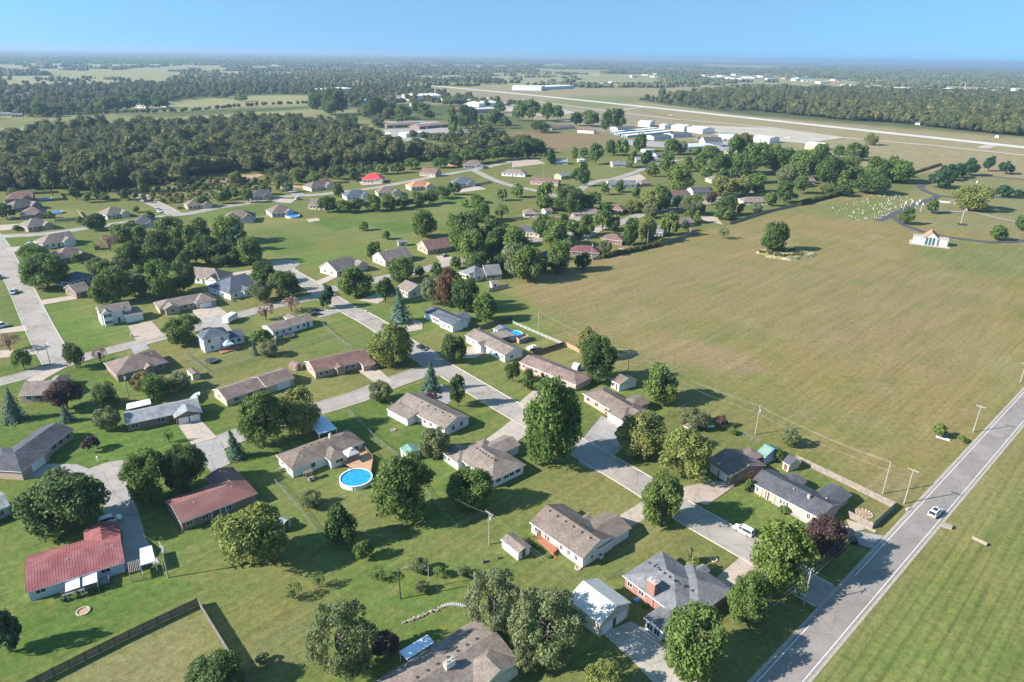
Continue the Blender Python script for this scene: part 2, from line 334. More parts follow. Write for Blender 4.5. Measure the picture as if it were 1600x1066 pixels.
# verge and mown field beyond the road
MOWN = [(1258, 1066), (1400, 900), (1516, 762), (1600, 662), (1720, 540), (1900, 700), (1900, 1200), (1100, 1300)]
paint(MOWN, (.125, .148, .043), 1.2, 1, 1.0)
paint([(1258, 1066), (1516, 762), (1600, 662), (1640, 650), (1540, 780), (1420, 920), (1300, 1066)], (.185, .165, .072), 2.5, .8, 0.2)
paint([(1500, 790), (1600, 680), (1700, 680), (1600, 860), (1500, 850)], (.20, .165, .078), 7, .8, 0.1)
paint([(1560, 830), (1600, 780), (1660, 760), (1620, 900)], (.085, .14, .03), 6, .6)
# lawns nearer the camera: lush strips and worn patches
paint([(-80, 800), (50, 760), (230, 900), (360, 990), (520, 940), (700, 860), (880, 900), (860, 1120), (-100, 1200)], (.092, .135, .032), 6, .7)
paint([(-80, 930), (60, 960), (230, 905), (300, 935), (30, 1066), (-100, 1120)], (.072, .125, .026), 4, .9)
paint([(90, 1066), (310, 955), (385, 1066), (300, 1140), (80, 1140)], (.185, .165, .08), 3, .9)
paint([(320, 900), (440, 880), (560, 870), (500, 930), (400, 940)], (.15, .155, .055), 5, .6)
paint([(395, 1000), (470, 940), (500, 990), (470, 1066), (400, 1066)], (.165, .145, .08), 4, .7)
paint([(600, 850), (780, 820), (820, 880), (700, 890), (620, 880)], (.145, .15, .052), 4, .6)
paint([(570, 870), (700, 905), (680, 960), (590, 950)], (.068, .135, .024), 4, .7)
paint([(480, 765), (580, 770), (640, 840), (560, 830), (480, 800)], (.16, .15, .06), 3, .7)
paint([(460, 690), (420, 760), (340, 740), (380, 690)], (.075, .13, .027), 3, .7)
paint([(180, 650), (320, 660), (290, 700), (210, 720), (130, 720), (110, 690)], (.07, .13, .026), 4, .8)
paint([(60, 480), (150, 478), (220, 530), (125, 545)], (.10, .15, .037), 3, .8)
paint([(880, 700), (930, 740), (980, 770), (880, 830), (800, 790), (830, 740)], (.145, .145, .05), 4, .6)
paint([(700, 590), (800, 560), (830, 610), (800, 620), (730, 580)], (.15, .15, .056), 3, .6)
paint([(1110, 790), (1180, 800), (1210, 840), (1150, 820)], (.08, .135, .03), 3, .7)
paint([(330, 540), (440, 535), (560, 500), (600, 560), (420, 600), (300, 600)], (.13, .145, .05), 5, .6)
paint([(860, 860), (960, 890), (900, 940), (820, 900)], (.155, .155, .06), 3, .6)
paint([(820, 280), (960, 250), (1040, 300), (900, 330)], (.15, .155, .06), 8, .6)
# woods floor
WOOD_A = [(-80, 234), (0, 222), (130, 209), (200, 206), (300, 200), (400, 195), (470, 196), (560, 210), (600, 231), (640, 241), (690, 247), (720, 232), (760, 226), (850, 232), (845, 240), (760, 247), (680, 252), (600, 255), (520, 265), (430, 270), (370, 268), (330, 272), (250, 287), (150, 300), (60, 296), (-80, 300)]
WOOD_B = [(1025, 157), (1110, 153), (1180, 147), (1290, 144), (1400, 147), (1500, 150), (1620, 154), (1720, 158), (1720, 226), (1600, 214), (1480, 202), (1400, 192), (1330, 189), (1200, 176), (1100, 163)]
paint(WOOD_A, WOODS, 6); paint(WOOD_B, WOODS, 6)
col[:, 2] *= 1.0
NV = len(PX); nx = len(xs); ny = len(ys)
ii, jj = np.meshgrid(np.arange(nx - 1), np.arange(ny - 1)); q = (jj * nx + ii).ravel()
faces = np.stack([q, q + 1, q + nx + 1, q + nx], 1)
me = bpy.data.meshes.new('ground'); me.vertices.add(NV); me.vertices.foreach_set('co', np.stack([PX, PY, np.zeros(NV)], 1).ravel())
me.loops.add(faces.size); me.loops.foreach_set('vertex_index', faces.ravel())
me.polygons.add(len(faces)); me.polygons.foreach_set('loop_start', np.arange(0, faces.size, 4)); me.update(calc_edges=True)
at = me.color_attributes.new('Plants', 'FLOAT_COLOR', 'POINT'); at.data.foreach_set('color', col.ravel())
def ground_material():
    m = bpy.data.materials.new('grassland'); m.use_nodes = True; nt = m.node_tree; N = nt.nodes; L = nt.links
    b = N['Principled BSDF']; b.inputs['Roughness'].default_value = 1; b.inputs['Specular IOR Level'].default_value = .05
    ca = N.new('ShaderNodeVertexColor'); ca.layer_name = 'Plants'
    geo = N.new('ShaderNodeNewGeometry')
    def noise(scale, det=5, rough=.6, vec=None):
        n = N.new('ShaderNodeTexNoise'); n.inputs['Scale'].default_value = scale; n.inputs['Detail'].default_value = det; n.inputs['Roughness'].default_value = rough
        L.new(vec or geo.outputs['Position'], n.inputs['Vector']); return n.outputs['Fac']
    def rng(s, lo, hi, a=.3, z=.7):
        r = N.new('ShaderNodeMapRange'); r.inputs[1].default_value = a; r.inputs[2].default_value = z; r.inputs[3].default_value = lo; r.inputs[4].default_value = hi
        L.new(s, r.inputs[0]); return r.outputs[0]
    def math_(op, a, c):
        k = N.new('ShaderNodeMath'); k.operation = op
        for i, s in enumerate((a, c)):
            if isinstance(s, (int, float)): k.inputs[i].default_value = s
            else: L.new(s, k.inputs[i])
        return k.outputs[0]
    def mix(f, a, c, bt='MIX'):
        k = N.new('ShaderNodeMix'); k.data_type = 'RGBA'; k.blend_type = bt
        for i, s in ((0, f), (6, a), (7, c)):
            if isinstance(s, float): k.inputs[i].default_value = s
            elif isinstance(s, tuple): k.inputs[i].default_value = (*s, 1)
            else: L.new(s, k.inputs[i])
        return k.outputs[2]
    # streaks along the mowing direction (parallel to the road)
    def along(sx, sy):
        q = N.new('ShaderNodeMapping'); q.inputs['Rotation'].default_value = (0, 0, R(-44.3)); L.new(geo.outputs['Position'], q.inputs['Vector'])
        k = N.new('ShaderNodeMapping'); k.inputs['Scale'].default_value = (sx, sy, .1); L.new(q.outputs[0], k.inputs['Vector']); return k.outputs[0]
    streak = noise(1.0, 5, .65, along(.03, .3))
    wv = N.new('ShaderNodeTexWave'); wv.bands_direction = 'Y'; wv.inputs['Scale'].default_value = .14; wv.inputs['Distortion'].default_value = 5.5; wv.inputs['Detail'].default_value = 3; wv.inputs['Detail Scale'].default_value = 1.6
    L.new(along(.05, 1), wv.inputs['Vector'])
    base = ca.outputs['Color']
    # dry and rusty patches, fresh green patches
    p1 = rng(noise(.035, 5, .65), 0, .55, .50, .72); base = mix(p1, base, (.20, .16, 0.054))
    p2 = rng(noise(.06, 5, .62), 0, .5, .54, .72); base = mix(p2, base, (.085, .135, 0.027))
    p3 = rng(noise(.11, 6, .7), 0, .5, .56, .75); base = mix(p3, base, (.235, .16, 0.064))
    p4 = rng(noise(.33, 6, .75), 0, .55, .50, .70); base = mix(p4, base, (.20, .17, 0.056))
    p5 = rng(noise(.41, 5, .7), 0, .45, .52, .70); base = mix(p5, base, (.075, .105, 0.022))
    v = math_('MULTIPLY', rng(noise(.7, 6, .8), .66, 1.36), rng(noise(3.2, 5, .8), .66, 1.36))
    v = math_('MULTIPLY', v, rng(streak, .87, 1.13)); v = math_('MULTIPLY', v, rng(noise(1.0, 4, .6, along(.02, 1.0)), .88, 1.12))
    st = math_('ADD', 1.0, math_('MULTIPLY', ca.outputs['Alpha'], rng(wv.outputs['Fac'], -.17, .06, 0., .5)))
    v = math_('MULTIPLY', v, st)
    cmb = N.new('ShaderNodeCombineColor')
    for i in range(3): L.new(v, cmb.inputs[i])
    L.new(mix(1.0, base, cmb.outputs[0], 'MULTIPLY'), b.inputs['Base Color'])
    bp = N.new('ShaderNodeBump'); bp.inputs['Strength'].default_value = .6; bp.inputs['Distance'].default_value = .12
    L.new(noise(1.7, 5, .75), bp.inputs['Height']); L.new(bp.outputs[0], b.inputs['Normal'])
    return m
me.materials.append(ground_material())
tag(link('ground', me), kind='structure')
# ---------------------------------------------------------------- roads
ASPH = paving('worn_street_paving', (.285, .252, .218), (.335, .297, .258), .26)
ROADM = paving('highway_asphalt', (.228, .20, .178), (.26, .23, .205), .16)
DARKASPH = mat('dark_asphalt', (.075, .075, .08), .9, .15, .3)
RUNWAY = mat('runway_concrete', (.50, .46, .40), .9, .1, .02)
TAXI = mat('taxiway_paving', (.38, .335, .265), .9, .12, .03)
KERB = mat('kerb_concrete', (.47, .43, .37), .9, .12, .6)
LINE = mat('road_paint', (.70, .68, .64), .7, .15, .8)
DRIVE = paving('driveway_concrete', (.42, .34, .27), (.38, .325, .275), .2, 3.6)
GREYDRIVE = paving('grey_driveway_concrete', (.32, .292, .27), (.285, .265, .25), .25, 4.2)
def smooth_line(pts, step=6.0):
    """Catmull-Rom through world points"""
    if len(pts) < 3:
        return pts
    out = []; P = [pts[0] * 2 - pts[1]] + pts + [pts[-1] * 2 - pts[-2]]
    for i in range(1, len(P) - 2):
        a, b, c, d = P[i - 1:i + 3]; n = max(1, int((c - b).length / step))
        for k in range(n):
            t = k / n
            out.append(.5 * ((2 * b) + (c - a) * t + (2 * a - 5 * b + 4 * c - d) * t * t + (3 * b - a - 3 * c + d) * t ** 3))
    out.append(pts[-1]); return out
def offset(pts, d):
    res = []
    for i, p in enumerate(pts):
        t = (pts[min(i + 1, len(pts) - 1)] - pts[max(i - 1, 0)]); t.z = 0; t.normalize()
        res.append(p + Vector((-t.y, t.x, 0)) * d)
    return res
ZLEV = [0.012]
def strip(mb, pts, d0, d1, z0, z1=None, m=0):
    a = offset(pts, d0); b = offset(pts, d1); z1 = z0 if z1 is None else z1
    for i in range(len(pts) - 1):
        q = [(a[i].x, a[i].y, z1), (b[i].x, b[i].y, z1), (b[i + 1].x, b[i + 1].y, z1), (a[i + 1].x, a[i + 1].y, z1)]
        mb.face(q, m)
        if z1 > z0:
            for e in (a, b): mb.face([(e[i].x, e[i].y, z0), (e[i + 1].x, e[i + 1].y, z0), (e[i + 1].x, e[i + 1].y, z1), (e[i].x, e[i].y, z1)], m)
STREETS = []
def street(name, pp, width, m=ASPH, kerb=True, step=6.0):
    pts = smooth_line([G(*p) for p in pp], step); ZLEV[0] += .004; mb = MB()
    strip(mb, pts, width / 2, -width / 2, ZLEV[0])
    o = tag(mb.build(name, m), kind='structure'); STREETS.append((pts, width))
    if kerb: KERBS.append((pts, width))
    return o
KERBS = []
def disc(name, c, rx, m, n=28, z=None):
    ZLEV[0] += .004; z = z or ZLEV[0]; mb = MB(); mb.face([(c.x + rx * math.cos(2 * math.pi * i / n), c.y + rx * math.sin(2 * math.pi * i / n), z) for i in range(n)])
    DISCS.append((c, rx)); return tag(mb.build(name, m), kind='structure')
DISCS = []
# county road with painted edge lines
la, lb = G(1182, 1066), G(1600, 612.5); ra_, rb_ = G(1254.6, 1066), G(1600, 661)
dv = (lb - la).normalized(); nv = Vector((dv.y, -dv.x, 0)); RW = (ra_ - la).dot(nv); mid0 = la + nv * (RW / 2)
RP = [mid0 + dv * t for t in np.arange(-90, 700, 10)]
mb = MB(); strip(mb, RP, RW / 2 + .5, -RW / 2 - .5, .045); tag(mb.build('county_road', ROADM), kind='structure')
mb = MB(); strip(mb, RP, RW / 2 + 1.1, RW / 2 + .5, .04); strip(mb, RP, -RW / 2 - .5, -RW / 2 - 1.0, .04)
tag(mb.build('gravel_shoulder', mat('gravel', (.34, .30, .25), 1, .25, 1.5)), kind='structure')
jl = (G(1290, 925) - mid0).dot(dv)
mb = MB(); strip(mb, [p for p in RP if (p - mid0).dot(dv) < jl - 9], RW / 2, RW / 2 - .13, .05); strip(mb, [p for p in RP if (p - mid0).dot(dv) > jl + 7], RW / 2, RW / 2 - .13, .05)
strip(mb, RP, -RW / 2 + .13, -RW / 2, .05); tag(mb.build('painted_edge_line', LINE), kind='structure')
# streets of the estate
street('diagonal_street', [(1315, 945), (1262, 917), (1180, 862), (1080, 806), (1000, 755), (905, 700), (770, 622), (705, 583), (655, 553), (590, 508), (535, 478)], 8.3)
street('cross_street', [(696, 578), (655, 583), (610, 599), (560, 620), (500, 638), (420, 663), (329, 697), (215, 738)], 7.6)
street('north_street', [(560, 490), (535, 478), (505, 460), (480, 442), (455, 428), (440, 416)], 8.0)
street('lane', [(520, 468), (498, 464), (440, 475), (370, 494), (300, 514), (230, 533), (140, 556), (85, 574), (20, 592), (-60, 612)], 6.4)
street('west_street', [(-30, 350), (-5, 380), (12, 412), (33, 450), (52, 492), (72, 532), (92, 566)], 9.0)
street('upper_street', [(-60, 372), (66, 366), (139, 356), (200, 347), (249, 339), (300, 333), (337, 325), (384, 318), (416, 312), (459, 306), (500, 304), (582, 294), (632, 285), (700, 272), (757, 262), (800, 252)], 8.0)
street('loop_street', [(740, 266), (769, 280), (802, 291), (842, 299), (880, 312), (905, 330), (870, 368)], 7.5)
street('short_street', [(278, 337), (250, 322), (229, 312), (212, 299)], 8)
street('stub_street', [(470, 306), (455, 298), (437, 290)], 8)
street('east_street', [(500, 455), (560, 444), (604, 434), (666, 421), (703, 410), (731, 405), (787, 391), (834, 376), (880, 367), (967, 349), (994, 338), (1024, 333), (1056, 327), (1106, 316), (1134, 308), (1190, 296)], 7.6)
street('back_street', [(880, 312), (925, 286), (960, 279), (990, 270), (1017, 260), (1060, 250)], 7.5)
disc('cul_de_sac', G(172, 750), 9.2, ASPH); disc('cul_de_sac', G(438, 414), 9.5, ASPH)
# kerbs, left out where another street joins
mb = MB()
def clear(p, own, half):
    for pts, w in STREETS:
        if pts is own: continue
        for i in range(len(pts) - 1):
            a, c = pts[i], pts[i + 1]; t = max(0, min(1, (p - a).dot(c - a) / max((c - a).length_squared, 1e-6)))
            if (a + (c - a) * t - p).length < w / 2 + .2: return False
    for c, r in DISCS:
        if (p - c).length < r + .1: return False
    return abs((p - mid0).dot(nv)) > RW / 2 + 2.0
for pts, w in KERBS:
    fp = []
    for i in range(len(pts) - 1):
        n = max(1, int((pts[i + 1] - pts[i]).length / 1.5)); fp += [pts[i].lerp(pts[i + 1], k / n) for k in range(n)]
    own = pts; pts = fp + [pts[-1]]
    for sgn in (1, -1):
        a = offset(pts, sgn * (w / 2)); b2 = offset(pts, sgn * (w / 2 + .28))
        for i in range(len(pts) - 1):
            if depth_of(pts[i]) > 520 or not clear((a[i] + a[i + 1]) / 2, own, w): continue
            z = .13
            qs = [a[i], b2[i], b2[i + 1], a[i + 1]]
            if sgn > 0: qs = qs[::-1]
            mb.face([(p.x, p.y, z) for p in qs]); mb.face([(a[i].x, a[i].y, 0), (a[i + 1].x, a[i + 1].y, 0), (a[i + 1].x, a[i + 1].y, z), (a[i].x, a[i].y, z)])
            mb.face([(b2[i].x, b2[i].y, 0), (b2[i + 1].x, b2[i + 1].y, 0), (b2[i + 1].x, b2[i + 1].y, z), (b2[i].x, b2[i].y, z)])
tag(mb.build('kerb', KERB), kind='structure')
# driveways and pads (corners as seen on the photo)
DRIVES = [
 ('t', [(1000, 786), (968, 806), (984, 824), (1018, 806), (1042, 790), (1024, 773)]), ('t', [(1108, 912), (1142, 928), (1195, 893), (1160, 868)]),
 ('g', [(900, 700), (905, 725), (938, 740), (955, 716), (985, 690), (1010, 672), (975, 664), (940, 650), (925, 668)]),
 ('t', [(780, 672), (758, 688), (790, 702), (845, 665), (812, 646)]), ('t', [(808, 632), (845, 600), (862, 607), (834, 640), (824, 648)]),
 ('t', [(617, 600), (585, 570), (558, 579), (596, 606)]), ('t', [(634, 497), (660, 503), (660, 515), (632, 520), (612, 515)]),
 ('g', [(640, 624), (690, 600), (720, 616), (690, 638), (672, 645)]), ('g', [(645, 535), (672, 545), (690, 556), (668, 566), (640, 548)]),
 ('t', [(725, 545), (745, 540), (760, 550), (742, 560), (722, 560)]),
 ('t', [(277, 663), (311, 654), (340, 684), (300, 696)]), ('g', [(300, 700), (345, 690), (360, 725), (330, 738)]),
 ('g', [(170, 765), (205, 765), (228, 840), (250, 880), (195, 890), (190, 830), (160, 800)]),
 ('g', [(55, 725), (120, 726), (150, 737), (125, 752), (70, 745), (35, 750)]),
 ('p', [(200, 510), (237, 502), (258, 525), (215, 537)]), ('t', [(298, 485), (338, 477), (360, 493), (318, 505)]),
 ('g', [(205, 545), (226, 535), (234, 545), (210, 555)]), ('g', [(310, 500), (345, 492), (365, 520), (330, 512)]),
 ('t', [(60, 470), (130, 460), (128, 466), (66, 477)]), ('t', [(0, 515), (42, 508), (44, 517), (0, 522)]), ('t', [(0, 548), (60, 545), (58, 554), (0, 560)]),
 ('t', [(40, 595), (100, 568), (106, 573), (75, 590), (60, 600)]), ('g', [(485, 488), (520, 482), (536, 487), (500, 497)]),
 ('t', [(490, 441), (523, 428), (530, 432), (500, 446)]), ('t', [(360, 427), (410, 420), (412, 425), (365, 434)]),
 ('t', [(580, 462), (560, 470), (590, 475), (615, 461), (600, 455)]), ('t', [(680, 400), (715, 402), (712, 410), (690, 412)]),
 ('t', [(0, 352), (48, 349), (40, 357), (0, 361)]), ('t', [(8, 388), (40, 384), (45, 390), (16, 395)]),
 ('p', [(1065, 780), (1045, 765), (1120, 752), (1150, 758), (1105, 790)]), ('g', [(1335, 830), (1380, 838), (1362, 858), (1320, 845)]),
 ('t', [(1322, 812), (1345, 820), (1352, 828), (1330, 832)]),
 ('c', [(940, 990), (985, 972), (1010, 985), (1090, 1066), (1120, 1100), (1060, 1110), (985, 1030)]),
 ('t', [(478, 343), (497, 341), (501, 345), (483, 348)]), ('t', [(960, 292), (1010, 280), (1000, 272), (940, 287)]),
 ('p', [(800, 249), (840, 250), (853, 256), (800, 262)]), ('t', [(705, 300), (745, 290), (760, 296), (715, 302)]),
 ('t', [(560, 283), (600, 282), (596, 288), (565, 290)]), ('t', [(428, 310), (462, 312), (455, 318), (425, 316)]),
 ('t', [(905, 372), (935, 355), (945, 358), (915, 376)]), ('t', [(1090, 335), (1120, 340), (1130, 352), (1100, 345)]),
 ('t', [(1060, 250), (1085, 247), (1120, 245), (1090, 252)]), ('g', [(975, 218), (1070, 225), (1060, 232), (960, 226)]), ('g', [(1100, 218), (1160, 220), (1150, 238), (1100, 235)]),
 ('g', [(600, 202), (690, 200), (760, 205), (680, 215), (640, 222), (590, 210)]), ('g', [(600, 190), (680, 190), (720, 196), (620, 200)]),
]
DM = dict(t=DRIVE, g=GREYDRIVE, c=CONC, p=paving('tan_driveway', (.40, .315, .25), (.36, .295, .24), .2, 3.6))
for k, pp in DRIVES:
    ZLEV[0] += .0025; mb = MB(); w = ccw(wpoly(pp)); mb.face([(x, y, ZLEV[0]) for x, y in w])
    tag(mb.build('driveway', DM[k]), kind='structure')
# paths, bare earth, cemetery drives, airfield
def ribbon(name, pp, width, m, z=None, step=15):
    pts = smooth_line([G(*p) for p in pp], step); ZLEV[0] += .004; mb = MB(); strip(mb, pts, width / 2, -width / 2, z or ZLEV[0]); return tag(mb.build(name, m), kind='structure')
ribbon('front_path', [(1192, 772), (1215, 790), (1262, 818)], 1.2, CONC, step=4)
ribbon('front_path', [(1338, 818), (1368, 832)], 1.2, DRIVE)
ribbon('cemetery_drive', [(1372, 345), (1407, 330), (1445, 315), (1466, 306), (1445, 299), (1436, 292), (1452, 285), (1480, 276), (1505, 273), (1550, 276), (1610, 282)], 5.5, DARKASPH, .17)
ribbon('cemetery_drive', [(1466, 306), (1492, 309), (1555, 309), (1640, 312)], 5.0, DARKASPH, .19)
ribbon('cemetery_drive', [(1395, 338), (1412, 352), (1440, 362), (1475, 370), (1545, 379), (1640, 374)], 5.0, DARKASPH, .21)
ribbon('cemetery_drive', [(1452, 331), (1522, 332), (1562, 342), (1640, 356)], 4.0, mat('grey_gravel', (.27, .26, .23), 1, .2, .4), .23)
ribbon('runway', [(660, 133), (800, 146), (1000, 166.5), (1200, 188), (1400, 209.5), (1620, 233), (1900, 263)], 30, RUNWAY, .35, 120)
ribbon('taxiway', [(830, 158), (1000, 180), (1060, 187), (1200, 199), (1320, 216), (1450, 227), (1600, 243), (1800, 263)], 13, TAXI, .3, 80)
ribbon('taxiway', [(870, 171), (940, 176), (985, 170), (1010, 167)], 10, TAXI, .27, 60)
ribbon('taxiway', [(1535, 232), (1553, 226)], 14, TAXI, .25, 60)
for pp in ([(1090, 196), (1200, 200), (1320, 216), (1255, 225), (1120, 212)], [(700, 150), (870, 170), (900, 176), (860, 184), (700, 160)], [(640, 140), (700, 143), (690, 152), (640, 152)]):
    ZLEV[0] += .004; mb = MB(); mb.face([(x, y, .2 + ZLEV[0]) for x, y in ccw(wpoly(pp))]); tag(mb.build('apron', TAXI), kind='structure')
EARTH = mat('bare_earth', (.36, .24, .16), 1, .2, .3)
for pp, in (([(330, 284), (375, 275), (420, 272), (400, 278), (350, 287)],), ([(210, 299), (215, 292), (200, 297)],)):
    ZLEV[0] += .004; mb = MB(); mb.face([(x, y, ZLEV[0]) for x, y in ccw(wpoly(pp))]); tag(mb.build('dirt_track', EARTH), kind='structure')
# ---------------------------------------------------------------- houses
PANES = {}; BYCLASS = {}
def shared(key, fn):
    if key not in BYCLASS: BYCLASS[key] = fn()
    return BYCLASS[key]
def roof_faces(mb, x0, x1, y0, y1, ze, pitch, rdir, ends, t=.16, m=0, mt=1):
    """gable ('g') or hip ('h') at each end of the ridge; a closed slab with a trim edge. returns ridge height"""
    def P(a, b, z): return (a, b, z) if rdir == 'x' else (b, a, z)
    a0, a1, b0, b1 = (x0, x1, y0, y1) if rdir == 'x' else (y0, y1, x0, x1)
    h = (b1 - b0) / 2; rise = h * pitch; bm = (b0 + b1) / 2
    i0 = min(h, (a1 - a0) / 2 - .01) if ends[0] == 'h' else 0; i1 = min(h, (a1 - a0) / 2 - .01) if ends[1] == 'h' else 0
    E00, E10, E11, E01 = (a0, b0, ze), (a1, b0, ze), (a1, b1, ze), (a0, b1, ze)
    R0, R1 = (a0 + i0, bm, ze + rise), (a1 - i1, bm, ze + rise)
    tops = [[E00, E10, R1, R0], [E11, E01, R0, R1]]
    if ends[0] == 'h': tops.append([E01, E00, R0])
    if ends[1] == 'h': tops.append([E10, E11, R1])
    flip = rdir == 'y'
    def add(pts, mm):
        q = [P(*p) for p in pts]; mb.face(q[::-1] if flip else q, mm)
    dn = lambda p: (p[0], p[1], p[2] - t)
    for f in tops: add(f, m); add([dn(p) for p in f][::-1], mt)
    edges = [(E00, E10), (E11, E01)]
    edges += [(E01, E00)] if ends[0] == 'h' else [(E01, R0), (R0, E00)]
    edges += [(E10, E11)] if ends[1] == 'h' else [(E10, R1), (R1, E11)]
    for p, q in edges: add([dn(p), dn(q), q, p], mt)
    return ze + rise
def ribs(mb, x0, x1, y0, y1, ze, pitch, rdir, step=.42, m=0, ends='gg'):
    """standing seams of a metal roof, down both slopes"""
    a0, a1, b0, b1 = (x0, x1, y0, y1) if rdir == 'x' else (y0, y1, x0, x1)
    h = (b1 - b0) / 2; bm = (b0 + b1) / 2; a = a0 + .05
    while a < a1 - .05:
        k0 = 0; lim = h
        if ends[0] == 'h': lim = min(lim, a - a0)
        if ends[1] == 'h': lim = min(lim, a1 - a)
        if lim > .2:
            for sg in (-1, 1):
                e = bm + sg * h; r = e - sg * lim; z0 = ze + .004; z1 = ze + lim * pitch + .004
                q = []
                for da, dz in ((-.02, 0), (.02, 0), (.015, .028), (-.015, .028)):
                    q.append(((a + da, e, z0 + dz), (a + da, r, z1 + dz)))
                for i in (1, 2, 3):
                    j = (i + 1) % 4; f = [q[i][0], q[j][0], q[j][1], q[i][1]]
                    mb.face([p if rdir == 'x' else (p[1], p[0], p[2]) for p in f], m)
        a += step
def wall_faces(mb, x0, x1, y0, y1, ze, pitch, rdir, ends, roofrect, m=0):
    """walls up to the eave, gable triangles where the roof ends in a gable"""
    mb.box(x0, x1, y0, y1, 0, ze, m)
    ra0, ra1, rb0, rb1 = (roofrect[0], roofrect[1], roofrect[2], roofrect[3]) if rdir == 'x' else (roofrect[2], roofrect[3], roofrect[0], roofrect[1])
    a0, a1, b0, b1 = (x0, x1, y0, y1) if rdir == 'x' else (y0, y1, x0, x1)
    bm = (rb0 + rb1) / 2; top = ze + (rb1 - rb0) / 2 * pitch - .17; lo = ze + (b0 - rb0) * pitch - .17
    for i, a in ((0, a0), (1, a1)):
        if ends[i] != 'g': continue
        th = .2 if i == 0 else -.2
        tri = [(a, b0, ze - .3), (a, b1, ze - .3), (a, b1, lo), (a, bm, top), (a, b0, lo)]
        tri2 = [(a + th, p[1], p[2]) for p in tri]
        cv = lambda p: p if rdir == 'x' else (p[1], p[0], p[2])
        mb.face([cv(p) for p in tri], m); mb.face([cv(p) for p in tri2], m)
def window_mesh(w, h, shutter=False):
    def fn():
        mb = MB(); t = .07
        mb.box(-w / 2 - t, w / 2 + t, -.035, .02, -t, 0); mb.box(-w / 2 - t, w / 2 + t, -.035, .02, h, h + t)
        mb.box(-w / 2 - t, -w / 2, -.035, .02, 0, h); mb.box(w / 2, w / 2 + t, -.035, .02, 0, h); mb.box(-.03, .03, -.03, .02, 0, h)
        p = MB(); p.box(-w / 2, w / 2, -.012, .015, 0, h)
        return mb.mesh('window', TRIM), p.mesh('pane', GLASS)
    return shared(('win', w, h), fn)
def garage_mesh(w, h, pnl=4):
    def fn():
        mb = MB(); mb.box(-w / 2, w / 2, -.03, .02, 0, h, 0)
        for i in range(pnl):
            z0 = h * i / pnl + .03; z1 = h * (i + 1) / pnl - .03; n = 4 if w > 3.5 else 2
            for k in range(n):
                xa = -w / 2 + w * k / n + .06; xb = -w / 2 + w * (k + 1) / n - .06
                mb.box(xa, xb, -.05, -.029, z0, z1, 0)
        return mb.mesh('garage_door', GARDOOR)
    return shared(('gar', w, h), fn)
def door_mesh():
    def fn():
        mb = MB(); mb.box(-.48, .48, -.04, .02, 0, 2.05); mb.box(-.35, .35, -.06, -.039, .2, .9); mb.box(-.35, .35, -.06, -.039, 1.05, 1.9)
        return mb.mesh('door', mat('brown_door', (.16, .09, .06), .5))
    return shared('door', fn)
PLANTED = []; HOUSES = []     # (short name, px, py) landmarks for the labels of what stands near
